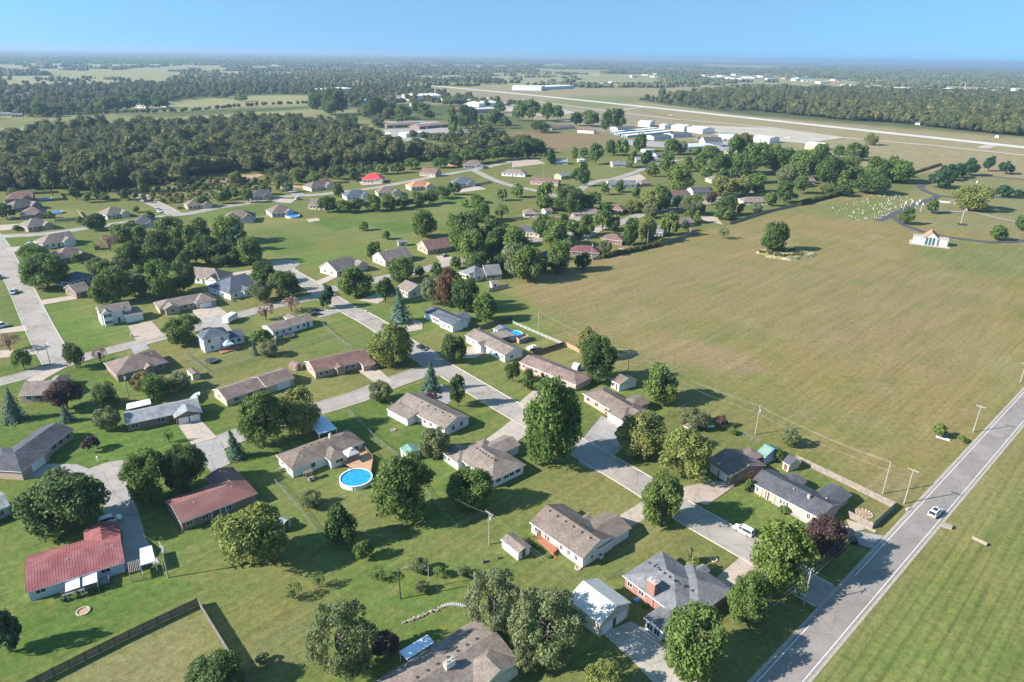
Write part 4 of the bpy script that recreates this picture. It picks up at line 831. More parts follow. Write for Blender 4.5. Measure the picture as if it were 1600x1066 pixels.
# --- the middle rows
FAR = [
 ('tan roofed white house half hidden by trees, with dark car', 'the tan house by the dark car', (293, 433), (343, 437), 9, 'gh', 'tan', 'white'),
 ('small tan roofed house beside the conical tree pair', 'the small tan house by conical trees', (118, 458), (143, 452), 10, 'gg', 'tan', 'brownbrick'),
 ('pale blue grey hip house behind the broad street tree', 'the pale blue grey hip house', (108, 442), (150, 430), 10, 'hh', 'blue', 'lblue'),
 ('brown hip house with a bright skylight patio, left middle', 'the brown hip house with white patio', (90, 405), (140, 396), 10, 'hh', 'brown', 'brownbrick'),
 ('white walled house with twin gables and a white sedan outside', 'the white twin gabled house', (66, 383), (119, 374), 10, 'hg', 'tan', 'white'),
 ('grey hip house ending the row beside the street, far left', 'the grey hip house ending the row', (42, 356), (84, 349), 10, 'hh', 'tan', 'tanbrick'),
 ('dark brown hip house, middle of the row at far left', 'the dark brown hip house in the row', (30, 337), (71, 334), 11, 'hh', 'brown', 'brownbrick'),
 ('grey brown roofed house behind the dark hip house, far left', 'the grey brown house in the row', (20, 326), (66, 318), 10, 'hh', 'grbrown', 'brownbrick'),
 ('dark roofed house with a small pool, topmost in the left row', 'the topmost house of the left row', (6, 312), (52, 309), 11, 'hg', 'redbrown', 'brownbrick'),
 ('tan grey hip house in front of the brushy lot', 'the tan house before the brushy lot', (166, 337), (203, 331), 10, 'hh', 'tan', 'cream'),
 ('dark slate hip house on the bend of the upper street', 'the slate house on the bend', (207, 351), (245, 348), 11, 'hh', 'dgray', 'gray'),
 ('wide grey brown house with pale walls above the green field', 'the wide house above the field', (347, 343), (398, 341), 11, 'hh', 'grbrown', 'gray'),
 ('grey roofed house with a red deck and teal pool', 'the house with the teal pool', (424, 334), (461, 330), 11, 'hh', 'grbrown', 'gray'),
 ('grey tan hip house with dormer, left of the round trees', 'the grey house with dormers', (292, 322), (333, 318), 9, 'hh', 'grbrown', 'tan'),
 ('dark grey gabled house behind the small round trees', 'the dark grey gabled house', (390, 308), (424, 306), 10, 'hg', 'dgray', 'tanbrick'),
 ('tan grey house with dark walled porch near the red roof', 'the grey house near the red roof', (486, 294), (523, 289), 10, 'hg', 'grbrown', 'cream'),
 ('grey roofed house behind the green hedge trees, white van beside', 'the house behind the hedge trees', (481, 321), (510, 322), 10, 'gh', 'grbrown', 'cream'),
 ('cream house with a bright red hip roof by the woods', 'the bright red roofed house', (565, 281), (600, 281), 11, 'hh', 'redtile', 'cream'),
 ('blue grey hip house with white walls left of the orange roof', 'the blue grey hip house by hedge', (541, 308), (580, 305), 10, 'hh', 'blue', 'white'),
 ('brown grey house between the blue and the orange roofs', 'the brown grey house by hedge', (590, 302), (629, 300), 10, 'hh', 'grbrown', 'cream'),
 ('cream house with an orange hip roof', 'the orange roofed house', (642, 293), (680, 290), 10, 'hh', 'orange', 'cream'),
 ('blue grey hip house with back porch inside a board fence', 'the blue grey house in board fence', (709, 287), (744, 286), 11, 'hh', 'blue', 'gray'),
 ('steep roofed brown house beside the lone round tree', 'the steep brown house', (655, 270), (680, 272), 10, 'gg', 'redbrown', 'tan'),
 ('low grey house with pale wall near the woods, red car outside', 'the low grey house near the woods', (724, 259), (757, 259), 11, 'hh', 'grbrown', 'gray'),
 ('pale walled tan hip house on the upper street corner', 'the tan house on the upper corner', (783, 270), (821, 272), 11, 'hh', 'tan', 'white'),
 ('brick house of steep red brown gables and tall chimney', 'the steep gabled brick house', (828, 283), (872, 286), 9, 'gg', 'redbrown', 'tanbrick'),
 ('small pale yellow house with twin steep gables', 'the pale yellow house', (877, 276), (895, 273), 8, 'gg', 'lgray', 'yellow'),
 ('blue barn with a pale roof at the end of a track', 'the blue barn', (868, 253), (888, 253), 10, 'gg', 'lgray', 'lblue'),
 ('white gable fronted house with grey roof before the rusty field', 'the white gable house', (957, 257), (979, 257), 10, 'gg', 'gray', 'cream'),
 ('long pale grey house beside a dark purple tree', 'the long pale grey house', (994, 250), (1030, 249), 9, 'gg', 'lgray', 'white'),
 ('grey house close to the big trees of the far row', 'the grey house by big trees', (1026, 243), (1042, 242), 9, 'gg', 'grbrown', 'gray'),
 ('white grey roofed house with round dark shrub before it', 'the white house with round shrub', (952, 289), (996, 288), 10, 'gg', 'gray', 'white'),
 ('tall pale pink house of two storeys by the back street', 'the tall pink house', (1001, 287), (1018, 286), 9, 'hh', 'mauve', 'pinkbrick'),
 ('house with a red brown roof and white gable, between maples', 'the red brown house between maples', (1044, 307), (1080, 303), 10, 'gg', 'redbrown', 'white'),
 ('white gabled house with a dark roof in deep tree shade', 'the white gable in tree shade', (1083, 300), (1112, 299), 10, 'gg', 'dgray', 'white'),
 ('broad pale tan roof behind the yellow green tree', 'the broad tan roof behind trees', (1112, 282), (1160, 281), 12, 'hh', 'tan', 'tan'),
 ('long mauve hip house near the boundary fence', 'the mauve house near the fence', (1161, 315), (1202, 315), 10, 'hh', 'mauve', 'cream'),
 ('low brick house with a red brown roof and parked pickups', 'the low brick house by pickups', (940, 325), (973, 329), 10, 'hh', 'redbrown', 'brick'),
 ('tan mauve roofed house left of the brick house', 'the tan mauve house', (895, 334), (944, 334), 10, 'hh', 'mauve', 'tan'),
 ('mauve roofed house with a white gable near the field', 'the mauve house near the field', (1057, 350), (1086, 347), 10, 'hg', 'mauve', 'pinkbrick'),
 ('pale grey roofed house between two tall trees by the fence', 'the pale house between tall trees', (1018, 362), (1036, 364), 11, 'gg', 'gray', 'gray'),
 ('mauve brick hip house left of the tall round tree', 'the mauve brick hip house', (938, 373), (973, 377), 10, 'hh', 'redbrown', 'brick'),
 ('low dark roofed house shaded by trees at the fence', 'the dark house at the fence', (890, 393), (937, 396), 10, 'hh', 'dkred', 'brownbrick'),
 ('grey roofed house among the tall trees, middle', 'the grey house among tall trees', (808, 361), (843, 365), 10, 'gg', 'dgray', 'tan'),
 ('pale house with mauve roof and small shed behind it', 'the mauve roofed pale house', (818, 334), (842, 334), 9, 'hh', 'mauve', 'white'),
 ('long mauve roofed house with pale wall along the loop', 'the long mauve house on the loop', (835, 345), (890, 346), 9, 'gh', 'mauve', 'cream'),
 ('dark roofed house hidden behind the tall street trees', 'the dark house behind street trees', (840, 398), (862, 402), 10, 'hh', 'dgray', 'tan'),
 ('grey house under the trees beside the small shed, near field', 'the grey house under trees', (759, 430), (785, 428), 9, 'gg', 'gray', 'cream'),
 ('orange brick house with a mauve roof by the great trees', 'the orange brick house', (668, 391), (707, 385), 10, 'gg', 'redbrown', 'tanbrick'),
 ('tan grey roofed house with a small white shed behind', 'the tan house with white shed', (602, 409), (645, 400), 10, 'gg', 'tan', 'cream'),
 ('tan grey house on a pale driveway below the green field', 'the house below the green field', (526, 425), (574, 411), (510, 414), 'gh', 'tan', 'cream'),
 ('small grey tan house behind the broad spruce', 'the grey tan house behind the spruce', (618, 449), (637, 458), 10, 'gg', 'tan', 'cream'),
 ('grey roof almost hidden by the red topped tree', 'the grey roof by the red tree', (716, 425), (741, 433), 9, 'hh', 'gray', 'cream'),
 ('brown walled house in the wood behind the hedge, upper right', 'the house in the upper wood', (1257, 283), (1275, 283), 9, 'gg', 'brown', 'tan'),
 ('grey roof at the edge of the woods, far left', 'the grey roof at the woods edge', (4, 289), (24, 287), 9, 'gg', 'blue', 'gray'),
]
for r in FAR:
    d = r[4]; new = r[2][0] < 765 and r[2][1] < 440
    house(r[0], r[1], r[2], r[3], d * (1.28 if new else 1.1) if not isinstance(d, tuple) else d, r[5], r[6], r[7], 2.8, .58 if new else .46,
          [(.58, .96, -1.6, 6, 'y', 'gh', .02, .62)] if new and 'h' in r[5] else [], far=True)
# ---------------------------------------------------------------- trees
def leafmat(name, c1, c2, rough=.6, trans=.36):
    m = bpy.data.materials.new(name); m.use_nodes = True; nt = m.node_tree; N = nt.nodes; L = nt.links
    b = N['Principled BSDF']; b.inputs['Roughness'].default_value = rough; b.inputs['Specular IOR Level'].default_value = .2
    oi = N.new('ShaderNodeObjectInfo'); geo = N.new('ShaderNodeNewGeometry')
    mx = N.new('ShaderNodeMix'); mx.data_type = 'RGBA'; mx.inputs[6].default_value = (*c1, 1); mx.inputs[7].default_value = (*c2, 1)
    ad = N.new('ShaderNodeMath'); ad.operation = 'MULTIPLY_ADD'; ad.inputs[1].default_value = .75; L.new(oi.outputs['Random'], ad.inputs[0])
    ri = N.new('ShaderNodeMath'); ri.operation = 'MULTIPLY'; ri.inputs[1].default_value = .35; L.new(geo.outputs['Random Per Island'], ri.inputs[0]); L.new(ri.outputs[0], ad.inputs[2])
    L.new(ad.outputs[0], mx.inputs[0])
    no = N.new('ShaderNodeTexNoise'); no.inputs['Scale'].default_value = .45; no.inputs['Detail'].default_value = 3; L.new(geo.outputs['Position'], no.inputs['Vector'])
    mr = N.new('ShaderNodeMapRange'); mr.inputs[1].default_value = .3; mr.inputs[2].default_value = .7; mr.inputs[3].default_value = .75; mr.inputs[4].default_value = 1.25; L.new(no.outputs['Fac'], mr.inputs[0])
    vr = N.new('ShaderNodeMath'); vr.operation = 'MULTIPLY'; L.new(mr.outputs[0], vr.inputs[0])
    m2 = N.new('ShaderNodeMapRange'); m2.inputs[3].default_value = .75; m2.inputs[4].default_value = 1.28; L.new(geo.outputs['Random Per Island'], m2.inputs[0]); L.new(m2.outputs[0], vr.inputs[1])
    mm = N.new('ShaderNodeMix'); mm.data_type = 'RGBA'; mm.blend_type = 'MULTIPLY'; mm.inputs[0].default_value = 1
    cmb = N.new('ShaderNodeCombineColor')
    for i in range(3): L.new(vr.outputs[0], cmb.inputs[i])
    L.new(mx.outputs[2], mm.inputs[6]); L.new(cmb.outputs[0], mm.inputs[7]); L.new(mm.outputs[2], b.inputs['Base Color'])
    tr = N.new('ShaderNodeBsdfTranslucent'); L.new(mm.outputs[2], tr.inputs['Color'])
    ms = N.new('ShaderNodeMixShader'); ms.inputs[0].default_value = trans; L.new(b.outputs[0], ms.inputs[1]); L.new(tr.outputs[0], ms.inputs[2])
    L.new(ms.outputs[0], N['Material Output'].inputs['Surface'])
    return m
LEAF = dict(D=leafmat('leaf_dark', (0.072, 0.118, 0.034), (0.106, 0.160, 0.047)), M=leafmat('leaf_green', (0.109, 0.178, 0.041), (0.151, 0.204, 0.055)),
            B=leafmat('leaf_bright', (.125, .185, .036), (.16, .205, .05), trans=.3), Y=leafmat('leaf_yellow_green', (.17, .215, .048), (.23, .24, .075), trans=.3),
            A=leafmat('leaf_autumn', (.18, .17, .05), (.25, .19, .07)), P=leafmat('leaf_burgundy', (.085, .05, .045), (.125, .08, .07)),
            S=leafmat('needle_blue', (0.083, 0.156, 0.102), (0.123, 0.198, 0.140)), C=leafmat('needle_dark', (0.046, 0.099, 0.046), (0.066, 0.123, 0.057)),
            W=leafmat('leaf_olive', (.155, .185, .072), (.21, .235, .115), trans=.34), N=leafmat('leaf_sparse_pink', (0.270, 0.162, 0.128), (0.338, 0.230, 0.176)),
            F=leafmat('leaf_forest', (0.067, 0.099, 0.038), (0.192, 0.184, 0.066)), R=leafmat('leaf_red', (.16, .105, .05), (.21, .10, .055)))
def quads(pos, nor, size, rng, asp=.62):
    """diamond leaf sprays, slightly folded"""
    n = len(pos); t = rng.normal(size=(n, 3)); t -= nor * (t * nor).sum(1)[:, None]; t /= np.linalg.norm(t, axis=1)[:, None] + 1e-9
    s = np.cross(nor, t); sz = size[:, None]
    v = np.stack([pos - t * sz, pos - s * sz * asp + nor * sz * .18, pos + t * sz, pos + s * sz * asp + nor * sz * .18], 1)
    return v.reshape(-1, 3)
ICO_V = []; g_ = (1 + 5 ** .5) / 2
for a_ in (-1, 1):
    for b_ in (-g_, g_): ICO_V += [(0, a_, b_), (a_, b_, 0), (b_, 0, a_)]
ICO_V = np.array(ICO_V, float); ICO_V /= np.linalg.norm(ICO_V[0])
ICO_F = [(i, j, k) for i in range(12) for j in range(i + 1, 12) for k in range(j + 1, 12)
         if max(np.linalg.norm(ICO_V[i] - ICO_V[j]), np.linalg.norm(ICO_V[j] - ICO_V[k]), np.linalg.norm(ICO_V[i] - ICO_V[k])) < 1.1]
ICO_F = [f if np.dot(np.cross(ICO_V[f[1]] - ICO_V[f[0]], ICO_V[f[2]] - ICO_V[f[0]]), ICO_V[f[0]]) > 0 else f[::-1] for f in ICO_F]
def pack(name, qv, cores):
    v = [tuple(p) for p in qv]; f = [(i, i + 1, i + 2, i + 3) for i in range(0, len(v), 4)]
    for c, r in cores:
        n = len(v); v += [tuple(c + p * r) for p in ICO_V]; f += [tuple(n + i for i in t) for t in ICO_F]
    me = bpy.data.meshes.new(name); me.from_pydata(v, [], f); me.update(); return me
def lobed(seed, nl, nq, ls, flat=.0, r0=.68, lr=(.26, .42), core=.56, squash=1.0, low=-.8):
    rng = np.random.RandomState(seed); lob = []; gaps = rng.normal(size=(3, 3)); gaps[:, 2] = np.abs(gaps[:, 2]) * .6; gaps /= np.linalg.norm(gaps, axis=1)[:, None]
    if core == 0: gaps = gaps[:0]
    i = 0
    while len(lob) < nl:
        d = rng.normal(size=3); d /= np.linalg.norm(d)
        if d[2] < low: continue
        if any(np.dot(d, g) > .86 for g in gaps): continue
        rr = rng.uniform(*lr); cc = d * (1.0 - rr) * rng.uniform(.70, 1.08)
        lob.append((cc, rr, d))
    lob.append((np.array([0, 0, -.1]), .60 if core > .6 else .3, np.array([0, 0, 1.])))
    P = []; Nn = []; S = []
    w = np.array([l[1] ** 2 for l in lob[:-1]]); w /= w.sum()
    for (cc, rr, d), k in zip(lob[:-1], (w * nq).astype(int)):
        q = rng.normal(size=(k, 3)) * 1.0 + d * .75 + np.array([0, 0, .25]); q /= np.linalg.norm(q, axis=1)[:, None]
        rad = rr * rng.triangular(.5, 1.0, 1.28, k)[:, None]
        p = cc + q * rad; n = q * .7 + rng.normal(size=(k, 3)) * .55 + np.array([0, 0, .2]); n /= np.linalg.norm(n, axis=1)[:, None]
        keep = np.linalg.norm(p, axis=1) > .42
        P.append(p[keep]); Nn.append(n[keep]); S.append((ls * rng.uniform(.6, 1.3, k))[keep])
    P = np.concatenate(P); P[:, 2] *= squash
    cores = [(c * np.array([1, 1, squash]), r * core) for c, r, d in lob]
    return pack('crown', quads(P, np.concatenate(Nn), np.concatenate(S), rng), cores if core else [])
def conifer(seed, whorls, per, ls, droop=.25, nq=7):
    """z from -1 to 1, branches in whorls getting shorter upwards"""
    rng = np.random.RandomState(seed); P = []; Nn = []; S = []; cores = []
    for i in range(whorls):
        t = i / (whorls - 1); z = -1 + 1.96 * t; R0 = (1 - t) ** .85 * .98 + .03
        m = max(4, int(per * (1 - t * .6)))
        for k in range(m):
            a = 2 * math.pi * (k + rng.rand()) / m; L0 = R0 * rng.uniform(.72, 1.06)
            for q in range(nq):
                f = (q + .6) / nq; r = L0 * f; zz = z - droop * .35 * f * R0 + .10 * rng.normal() * .35
                j = rng.normal(size=3) * .035
                P.append((r * math.cos(a) + j[0], r * math.sin(a) + j[1], zz + j[2])); n = np.array([math.cos(a) * .5, math.sin(a) * .5, .85]) + rng.normal(size=3) * .35
                Nn.append(n / np.linalg.norm(n)); S.append(ls * rng.uniform(.7, 1.25) * (.6 + .4 * R0))
        if i % 2 == 0 and t < .95: cores.append((np.array([0, 0, z + .02]), R0 * .55))
    return pack('crown', quads(np.array(P), np.array(Nn), np.array(S), rng, .45), cores)
PROTO = dict(big=[lobed(s, 44, 9500, .05, lr=(.2, .40)) for s in (1, 2, 3, 4)], med=[lobed(s, 28, 4200, .07, lr=(.24, .44)) for s in (5, 6, 7, 8)],
             small=[lobed(s, 17, 1700, .10, lr=(.28, .48)) for s in (9, 10, 11)], far=[lobed(s, 12, 480, .16, lr=(.32, .52), core=.8) for s in (12, 13, 14, 15)],
             wood=[lobed(s, 13, 800, .105, lr=(.32, .52), core=.84, low=-.5) for s in (32, 33, 34, 35)],
             willow=[lobed(s, 60, 9500, .04, lr=(.13, .28), core=0, low=-.9) for s in (16, 17)],
             loose=[lobed(s, 38, 4600, .06, lr=(.18, .34), core=.5, low=-.85) for s in (18, 19)],
             sparse=[lobed(s, 26, 620, .085, lr=(.2, .42), core=0, low=-.95) for s in (20, 21)],
             conifer=[conifer(s, 17, 15, .13) for s in (22, 23)], pine=[lobed(s, 26, 1700, .10, lr=(.2, .34), core=.7, low=-.8) for s in (24, 25)],
             shrub=[lobed(s, 12, 700, .13, lr=(.32, .5), low=-.3) for s in (26, 27, 28)])
SPEC = {  # species: (prototype kind by size, thing name, look, noun, clear trunk fraction of radius)
 'D': ('tree', 'deciduous_tree', 'dark green', 'tree', .0), 'M': ('tree', 'deciduous_tree', 'mid green', 'tree', .0), 'B': ('tree', 'deciduous_tree', 'bright green', 'tree', .0),
 'Y': ('loose', 'deciduous_tree', 'yellow green', 'tree', .02), 'A': ('loose', 'deciduous_tree', 'bronze tinged', 'tree', .15), 'P': ('tree', 'purple_leaf_tree', 'burgundy leaved', 'tree', .25),
 'S': ('conifer', 'spruce_tree', 'blue green', 'spruce', .1), 'C': ('pine', 'evergreen_tree', 'dark evergreen', 'tree', .12), 'W': ('willow', 'olive_tree', 'grey olive', 'tree', .12),
 'N': ('sparse', 'redbud_tree', 'sparse pinkish', 'tree', .25), 'K': ('shrub', 'shrub', 'green', 'shrub', .02), 'KP': ('shrub', 'shrub', 'purplish', 'shrub', .02),
 'KY': ('shrub', 'shrub', 'yellow green', 'shrub', .02), 'KW': ('loose', 'shrub', 'olive', 'shrub', .02), 'SP': ('sparse', 'sapling', 'thin leaved', 'sapling', .2),
 'R': ('loose', 'deciduous_tree', 'red topped', 'tree', .15), 'T': ('tree', 'columnar_tree', 'narrow green', 'tree', .15), 'L': ('loose', 'deciduous_tree', 'loose olive', 'tree', .05)}
LM = dict(K='M', KP='P', KY='Y', KW='W', SP='M', T='D', L='W')
MARKS = [('the cul-de-sac', 172, 750), ('the round pool', 556, 746), ('the county road bend of grass', 1540, 800), ('the big field', 1150, 480), ('the cemetery gate', 1440, 315), ('the mausoleum', 1450, 372),
         ('the airfield hangars', 1060, 190), ('the storage units', 1000, 205), ('the brushy lot', 380, 285), ('the green field', 540, 370), ('the rusty pasture', 880, 222)]
def trunk_mesh():
    mb = MB(); mb.tube((0, 0, -.05), (0, 0, .55), 1.0, .62, 7, cap=False)
    for a in range(5):
        t = a * 1.257 + .4; mb.tube((0, 0, .5), (math.cos(t) * 3.2, math.sin(t) * 3.2, 1.0), .5, .18, 5, cap=False)
    mb.tube((0, 0, .52), (.2, .1, 1.1), .6, .25, 6, cap=False); return mb.mesh('trunk', BARK)
TRUNK = trunk_mesh()
CROWNS = {}
def crown_mesh(kind, idx, sp):
    key = (kind, idx, sp)
    if key not in CROWNS:
        me = PROTO[kind][idx % len(PROTO[kind])].copy(); me.materials.clear(); me.materials.append(LEAF[LM.get(sp, sp)]); CROWNS[key] = me
    return CROWNS[key]
TREES = []
def tree(x0, y0, x1, y1, sp, label=None, group=None, fixed=None):
    kind, name, look, noun, clearf = SPEC[sp]
    cx, cy = (x0 + x1) / 2, (y0 + y1) / 2; zc = 4.0
    for _ in range(8):
        P = G(cx, cy, zc); dist = (P - Vector((0, 0, CAM_H))).length; dp = depth_of(P)
        s = dp / FPX; r = (x1 - x0) / 2 * s; hp = (y1 - y0) / 2 * s; sn = (CAM_H - zc) / dist; cs = math.sqrt(1 - sn * sn)
        if kind == 'conifer': rz = max((hp - r * sn * .45) / cs, r * .8)
        else: rz = math.sqrt(max(hp * hp - (r * sn) ** 2, (.55 * r) ** 2)) / cs
        rz = min(rz, 2.6 * r)
        zc = rz + clearf * r + (0 if 'shrub' in kind else .25)
    k = kind
    if kind == 'tree': k = 'big' if (x1 - x0) > 55 else 'med' if (x1 - x0) > 32 else 'small' if (x1 - x0) > 22 else 'far'
    if kind in ('loose', 'pine', 'willow', 'shrub') and (x1 - x0) < 20: k = 'far'
    if kind == 'loose' and 20 <= (x1 - x0) < 60: k = 'loose'
    if kind == 'loose' and (x1 - x0) >= 60: k = 'big'
    rng = random.Random(int(x0 * 7 + y0 * 13 + x1)); base = Vector((P.x, P.y, 0))
    root = empty(name, base, rng.uniform(0, 6.28))
    cr_ = link('crown', crown_mesh(k, rng.randrange(4), sp), root, (0, 0, zc)); e_ = rng.uniform(.93, 1.09); cr_.scale = (r * 1.05 * e_, r * 1.05 / e_, rz * 1.04); cr_.rotation_euler = (rng.uniform(-.09, .09), rng.uniform(-.09, .09), 0)
    if name != 'shrub':
        tr = link('trunk', TRUNK, root); w = max(.10, min(.5, .055 * r + .05)); tr.scale = (w, w, max(.6, zc))
    size = 'large' if r > 5.2 else 'medium sized' if r > 3.4 else 'small'
    tag(root, label, noun, group)
    TREES.append([root, label, size, look, noun, cx, cy, r]); return root
# bounding boxes of the crowns as read off the photo
NEAR = [
 (28, 735, 156, 843, 'D', 'great dome of a dark tree between the cul-de-sac and the red metal roof'), (195, 701, 262, 787, 'M', 'leafy green tree leaning over the right rim of the cul-de-sac'),
 (255, 693, 320, 768, 'D', 'dark tree above the brown metal roof, right of the cul-de-sac tree'), (334, 787, 442, 890, 'Y', 'large yellow green tree hiding the corner of the brown metal roof'),
 (506, 788, 557, 852, 'D', 'rounded dark tree at the end of the garden chain link fence'), (553, 842, 583, 873, 'M', 'small round tree alone on the lawn below the dark fence tree'),
 (582, 711, 674, 817, 'M', 'big leafy tree right of the round blue pool'), (699, 729, 769, 796, 'M', 'spreading tree overlapping the beige many-hipped roof'),
 (652, 664, 704, 716, 'L', 'olive tinted tree between the green roofed shed and the tan house'), (818, 594, 906, 728, 'M', 'tallest full maple standing over the diagonal street bend'),
 (906, 524, 963, 598, 'D', 'dense dark tree behind the long mauve brick house at the field'), (902, 512, 940, 560, 'Y', 'yellow topped tree just behind the dense dark tree at the field'),
 (1006, 568, 1060, 631, 'M', 'round tree alone at the field edge by the hip house shed'), (965, 643, 1040, 715, 'Y', 'yellow green tree left in the clump before the shaded brown house'),
 (1030, 665, 1112, 750, 'Y', 'weeping yellow tree right in the clump before the shaded brown house'), (1002, 739, 1068, 824, 'M', 'oval tree on the grass beside the diagonal street'),
 (1034, 947, 1140, 1059, 'M', 'big tree hiding the white sunroom corner of the brick house'), (1138, 896, 1205, 977, 'M', 'leafy tree at the drive below the street corner tree'),
 (1160, 892, 1205, 930, 'A', 'bronze leaved crown peeping above the drive tree'), (1176, 813, 1270, 926, 'B', 'bright tree on the corner of the diagonal street and county road'),
 (1263, 806, 1319, 872, 'P', 'burgundy leaved tree at the corner of the dark roofed house'), (728, 886, 812, 990, 'W', 'grey olive tree left in the ragged pair by the metal garage'),
 (796, 916, 910, 1036, 'W', 'ragged olive tree right in the pair by the metal garage'), (800, 1000, 850, 1050, 'W', 'low olive thicket under the ragged pair of trees'),
 (482, 938, 583, 1058, 'W', 'silvery willow like tree left of the bottom tan house'), (579, 985, 624, 1024, 'P', 'dark purplish bush behind the blue white awning'),
 (297, 1018, 380, 1085, 'D', 'dark tree inside the wooden fence corner at the bottom edge'), (-18, 951, 25, 1020, 'C', 'dark evergreen cut by the left edge below the red roof'),
 (914, 1034, 982, 1090, 'Y', 'yellow green tree cut by the bottom edge'), (347, 670, 382, 718, 'S', 'blue spruce beside the narrow end of the cross street'),
 (374, 610, 440, 701, 'M', 'tall dark leaf tree left in the cross street pair'), (436, 605, 500, 678, 'Y', 'yellow tipped tree right in the cross street pair'),
 (654, 562, 692, 612, 'S', 'green spruce on the grass island at the street junction'), (702, 584, 729, 633, 'T', 'narrow tree beside the drive of the corner lot house'),
 (575, 592, 612, 628, 'L', 'olive brown tree behind the corner lot house'), (578, 507, 645, 570, 'Y', 'pale yellow green tree shading the street junction'),
 (689, 519, 729, 566, 'D', 'dark round tree in front of the house by the fenced pool'), (603, 450, 645, 504, 'S', 'broad green spruce left of the slate blue roof'),
 (587, 433, 615, 473, 'D', 'dark tree just behind the broad spruce'), (738, 457, 778, 503, 'M', 'rounded green tree at the field fence by the slate roof'),
 (706, 430, 752, 486, 'D', 'dark tree right of the red topped tree'), (682, 420, 722, 478, 'R', 'red topped tree behind the slate blue roof'),
 (660, 430, 692, 476, 'L', 'olive tree left of the red topped tree'), (789, 563, 813, 596, 'D', 'left one of two small dark trees before the mauve brick house'),
 (813, 576, 836, 608, 'D', 'right one of two small dark trees before the mauve brick house'), (391, 533, 403, 555, 'S', 'tiny spruce in the yard of the two storey white house'),
 (404, 532, 432, 557, 'KW', 'olive shrub clump around the pole behind the two storey white house'), (388, 520, 425, 534, 'K', 'row of dark shrubs right of the two storey white house'),
 (497, 445, 521, 480, 'C', 'narrow dark tree at the fork of the north street'), (400, 471, 428, 497, 'N', 'pinkish half bare tree before the camper drive'), (438, 464, 470, 483, 'N', 'pinkish half bare tree behind the long white house'),
 (389, 435, 424, 470, 'L', 'grey olive tree right of the blue grey gabled house'), (428, 423, 471, 466, 'D', 'dark round tree behind the grey olive tree at the north street'), (421, 424, 448, 455, 'Y', 'yellowish crown behind the dark tree at the north street'),
 (391, 406, 433, 441, 'D', 'dark round tree above the north cul-de-sac'), (529, 416, 580, 463, 'M', 'spreading tree before the house below the green field'),
 (99, 534, 131, 576, 'D', 'dark cone shaped tree at the foot of the west street'), (143, 541, 166, 563, 'N', 'pinkish thin tree beside the lane near the dark cone tree'),
 (-4, 519, 27, 545, 'N', 'bare branched tree at the left edge by the west street'), (20, 544, 47, 577, 'M', 'small leafy tree by the street lamp at left'),
 (258, 492, 314, 538, 'M', 'wide tree left of the two storey white house'), (202, 580, 240, 612, 'A', 'red flushed bush behind the light grey roofed house'), (222, 583, 267, 624, 'M', 'green tree behind the light grey roofed house'),
 (262, 578, 298, 608, 'L', 'olive tree near the tan garden shed'), (73, 594, 126, 636, 'P', 'burgundy tree by the tan house at left'), (146, 595, 186, 637, 'D', 'dark tree right of the burgundy tree at left'),
 (-3, 605, 36, 658, 'S', 'tall blue spruce at the left edge under the tan house'), (88, 631, 114, 660, 'S', 'small blue spruce standing below the burgundy tree'), (148, 632, 184, 672, 'KW', 'tangled garden shrub left of the light grey house'),
 (126, 682, 153, 706, 'KP', 'purplish round bush on the lawn by the dark slate house'), (255, 670, 270, 690, 'SP', 'thin sapling before the light grey roofed house'), (467, 768, 503, 791, 'KW', 'wide low bush inside the chain link garden'),
 (443, 910, 472, 936, 'SP', 'left one of two spindly saplings in the open lawn'), (486, 893, 508, 917, 'SP', 'right one of two spindly saplings in the open lawn'), (638, 877, 668, 889, 'KW', 'flat weedy bush left of the white pole'),
 (676, 889, 698, 900, 'K', 'small dark bush right of the white pole'), (712, 886, 735, 898, 'KW', 'small weedy bush near the white shed lawn'), (647, 909, 670, 924, 'KW', 'weedy bush at the foot of the white pole'),
 (1063, 641, 1110, 666, 'KW', 'olive tree behind the shaded brown house'), (1117, 648, 1137, 669, 'KP', 'reddish bush behind the shaded brown house'), (1138, 667, 1152, 680, 'K', 'small bush by the pole behind the shaded brown house'), (1222, 667, 1250, 697, 'L', 'low leaning tree under the wires at the field edge'),
 (1457, 660, 1481, 684, 'K', 'lone dark bush by the culvert at the county road'), (1498, 682, 1513, 691, 'K', 'low bush near the county road by the pole'), (1070, 856, 1085, 880, 'KW', 'small brown tinged shrub in the brick house front lawn'), (1072, 868, 1095, 897, 'KY', 'yellow green clipped shrub in front of the brick house'),
 (1210, 700, 1224, 722, 'K', 'dark shrub between the green shed and the black roofed shed'), (1163, 748, 1178, 770, 'K', 'green shrub at the corner of the dark roofed house'), (1215, 790, 1232, 802, 'K', 'low shrub on the front path of the dark roofed house'),
 (575, 888, 602, 903, 'SP', 'very small sapling on the open lawn'), (550, 1010, 580, 1060, 'KW', 'dark low shrub below the silvery willow like tree'), (400, 1020, 420, 1036, 'KW', 'grey tuft of a plant by the wooden fence'),
 (246, 778, 262, 790, 'K', 'low bush by the brown metal roof driveway'), (840, 588, 870, 615, 'M', 'green tree tucked between the tallest maple and the mauve roof')]
for t in NEAR: tree(*t)
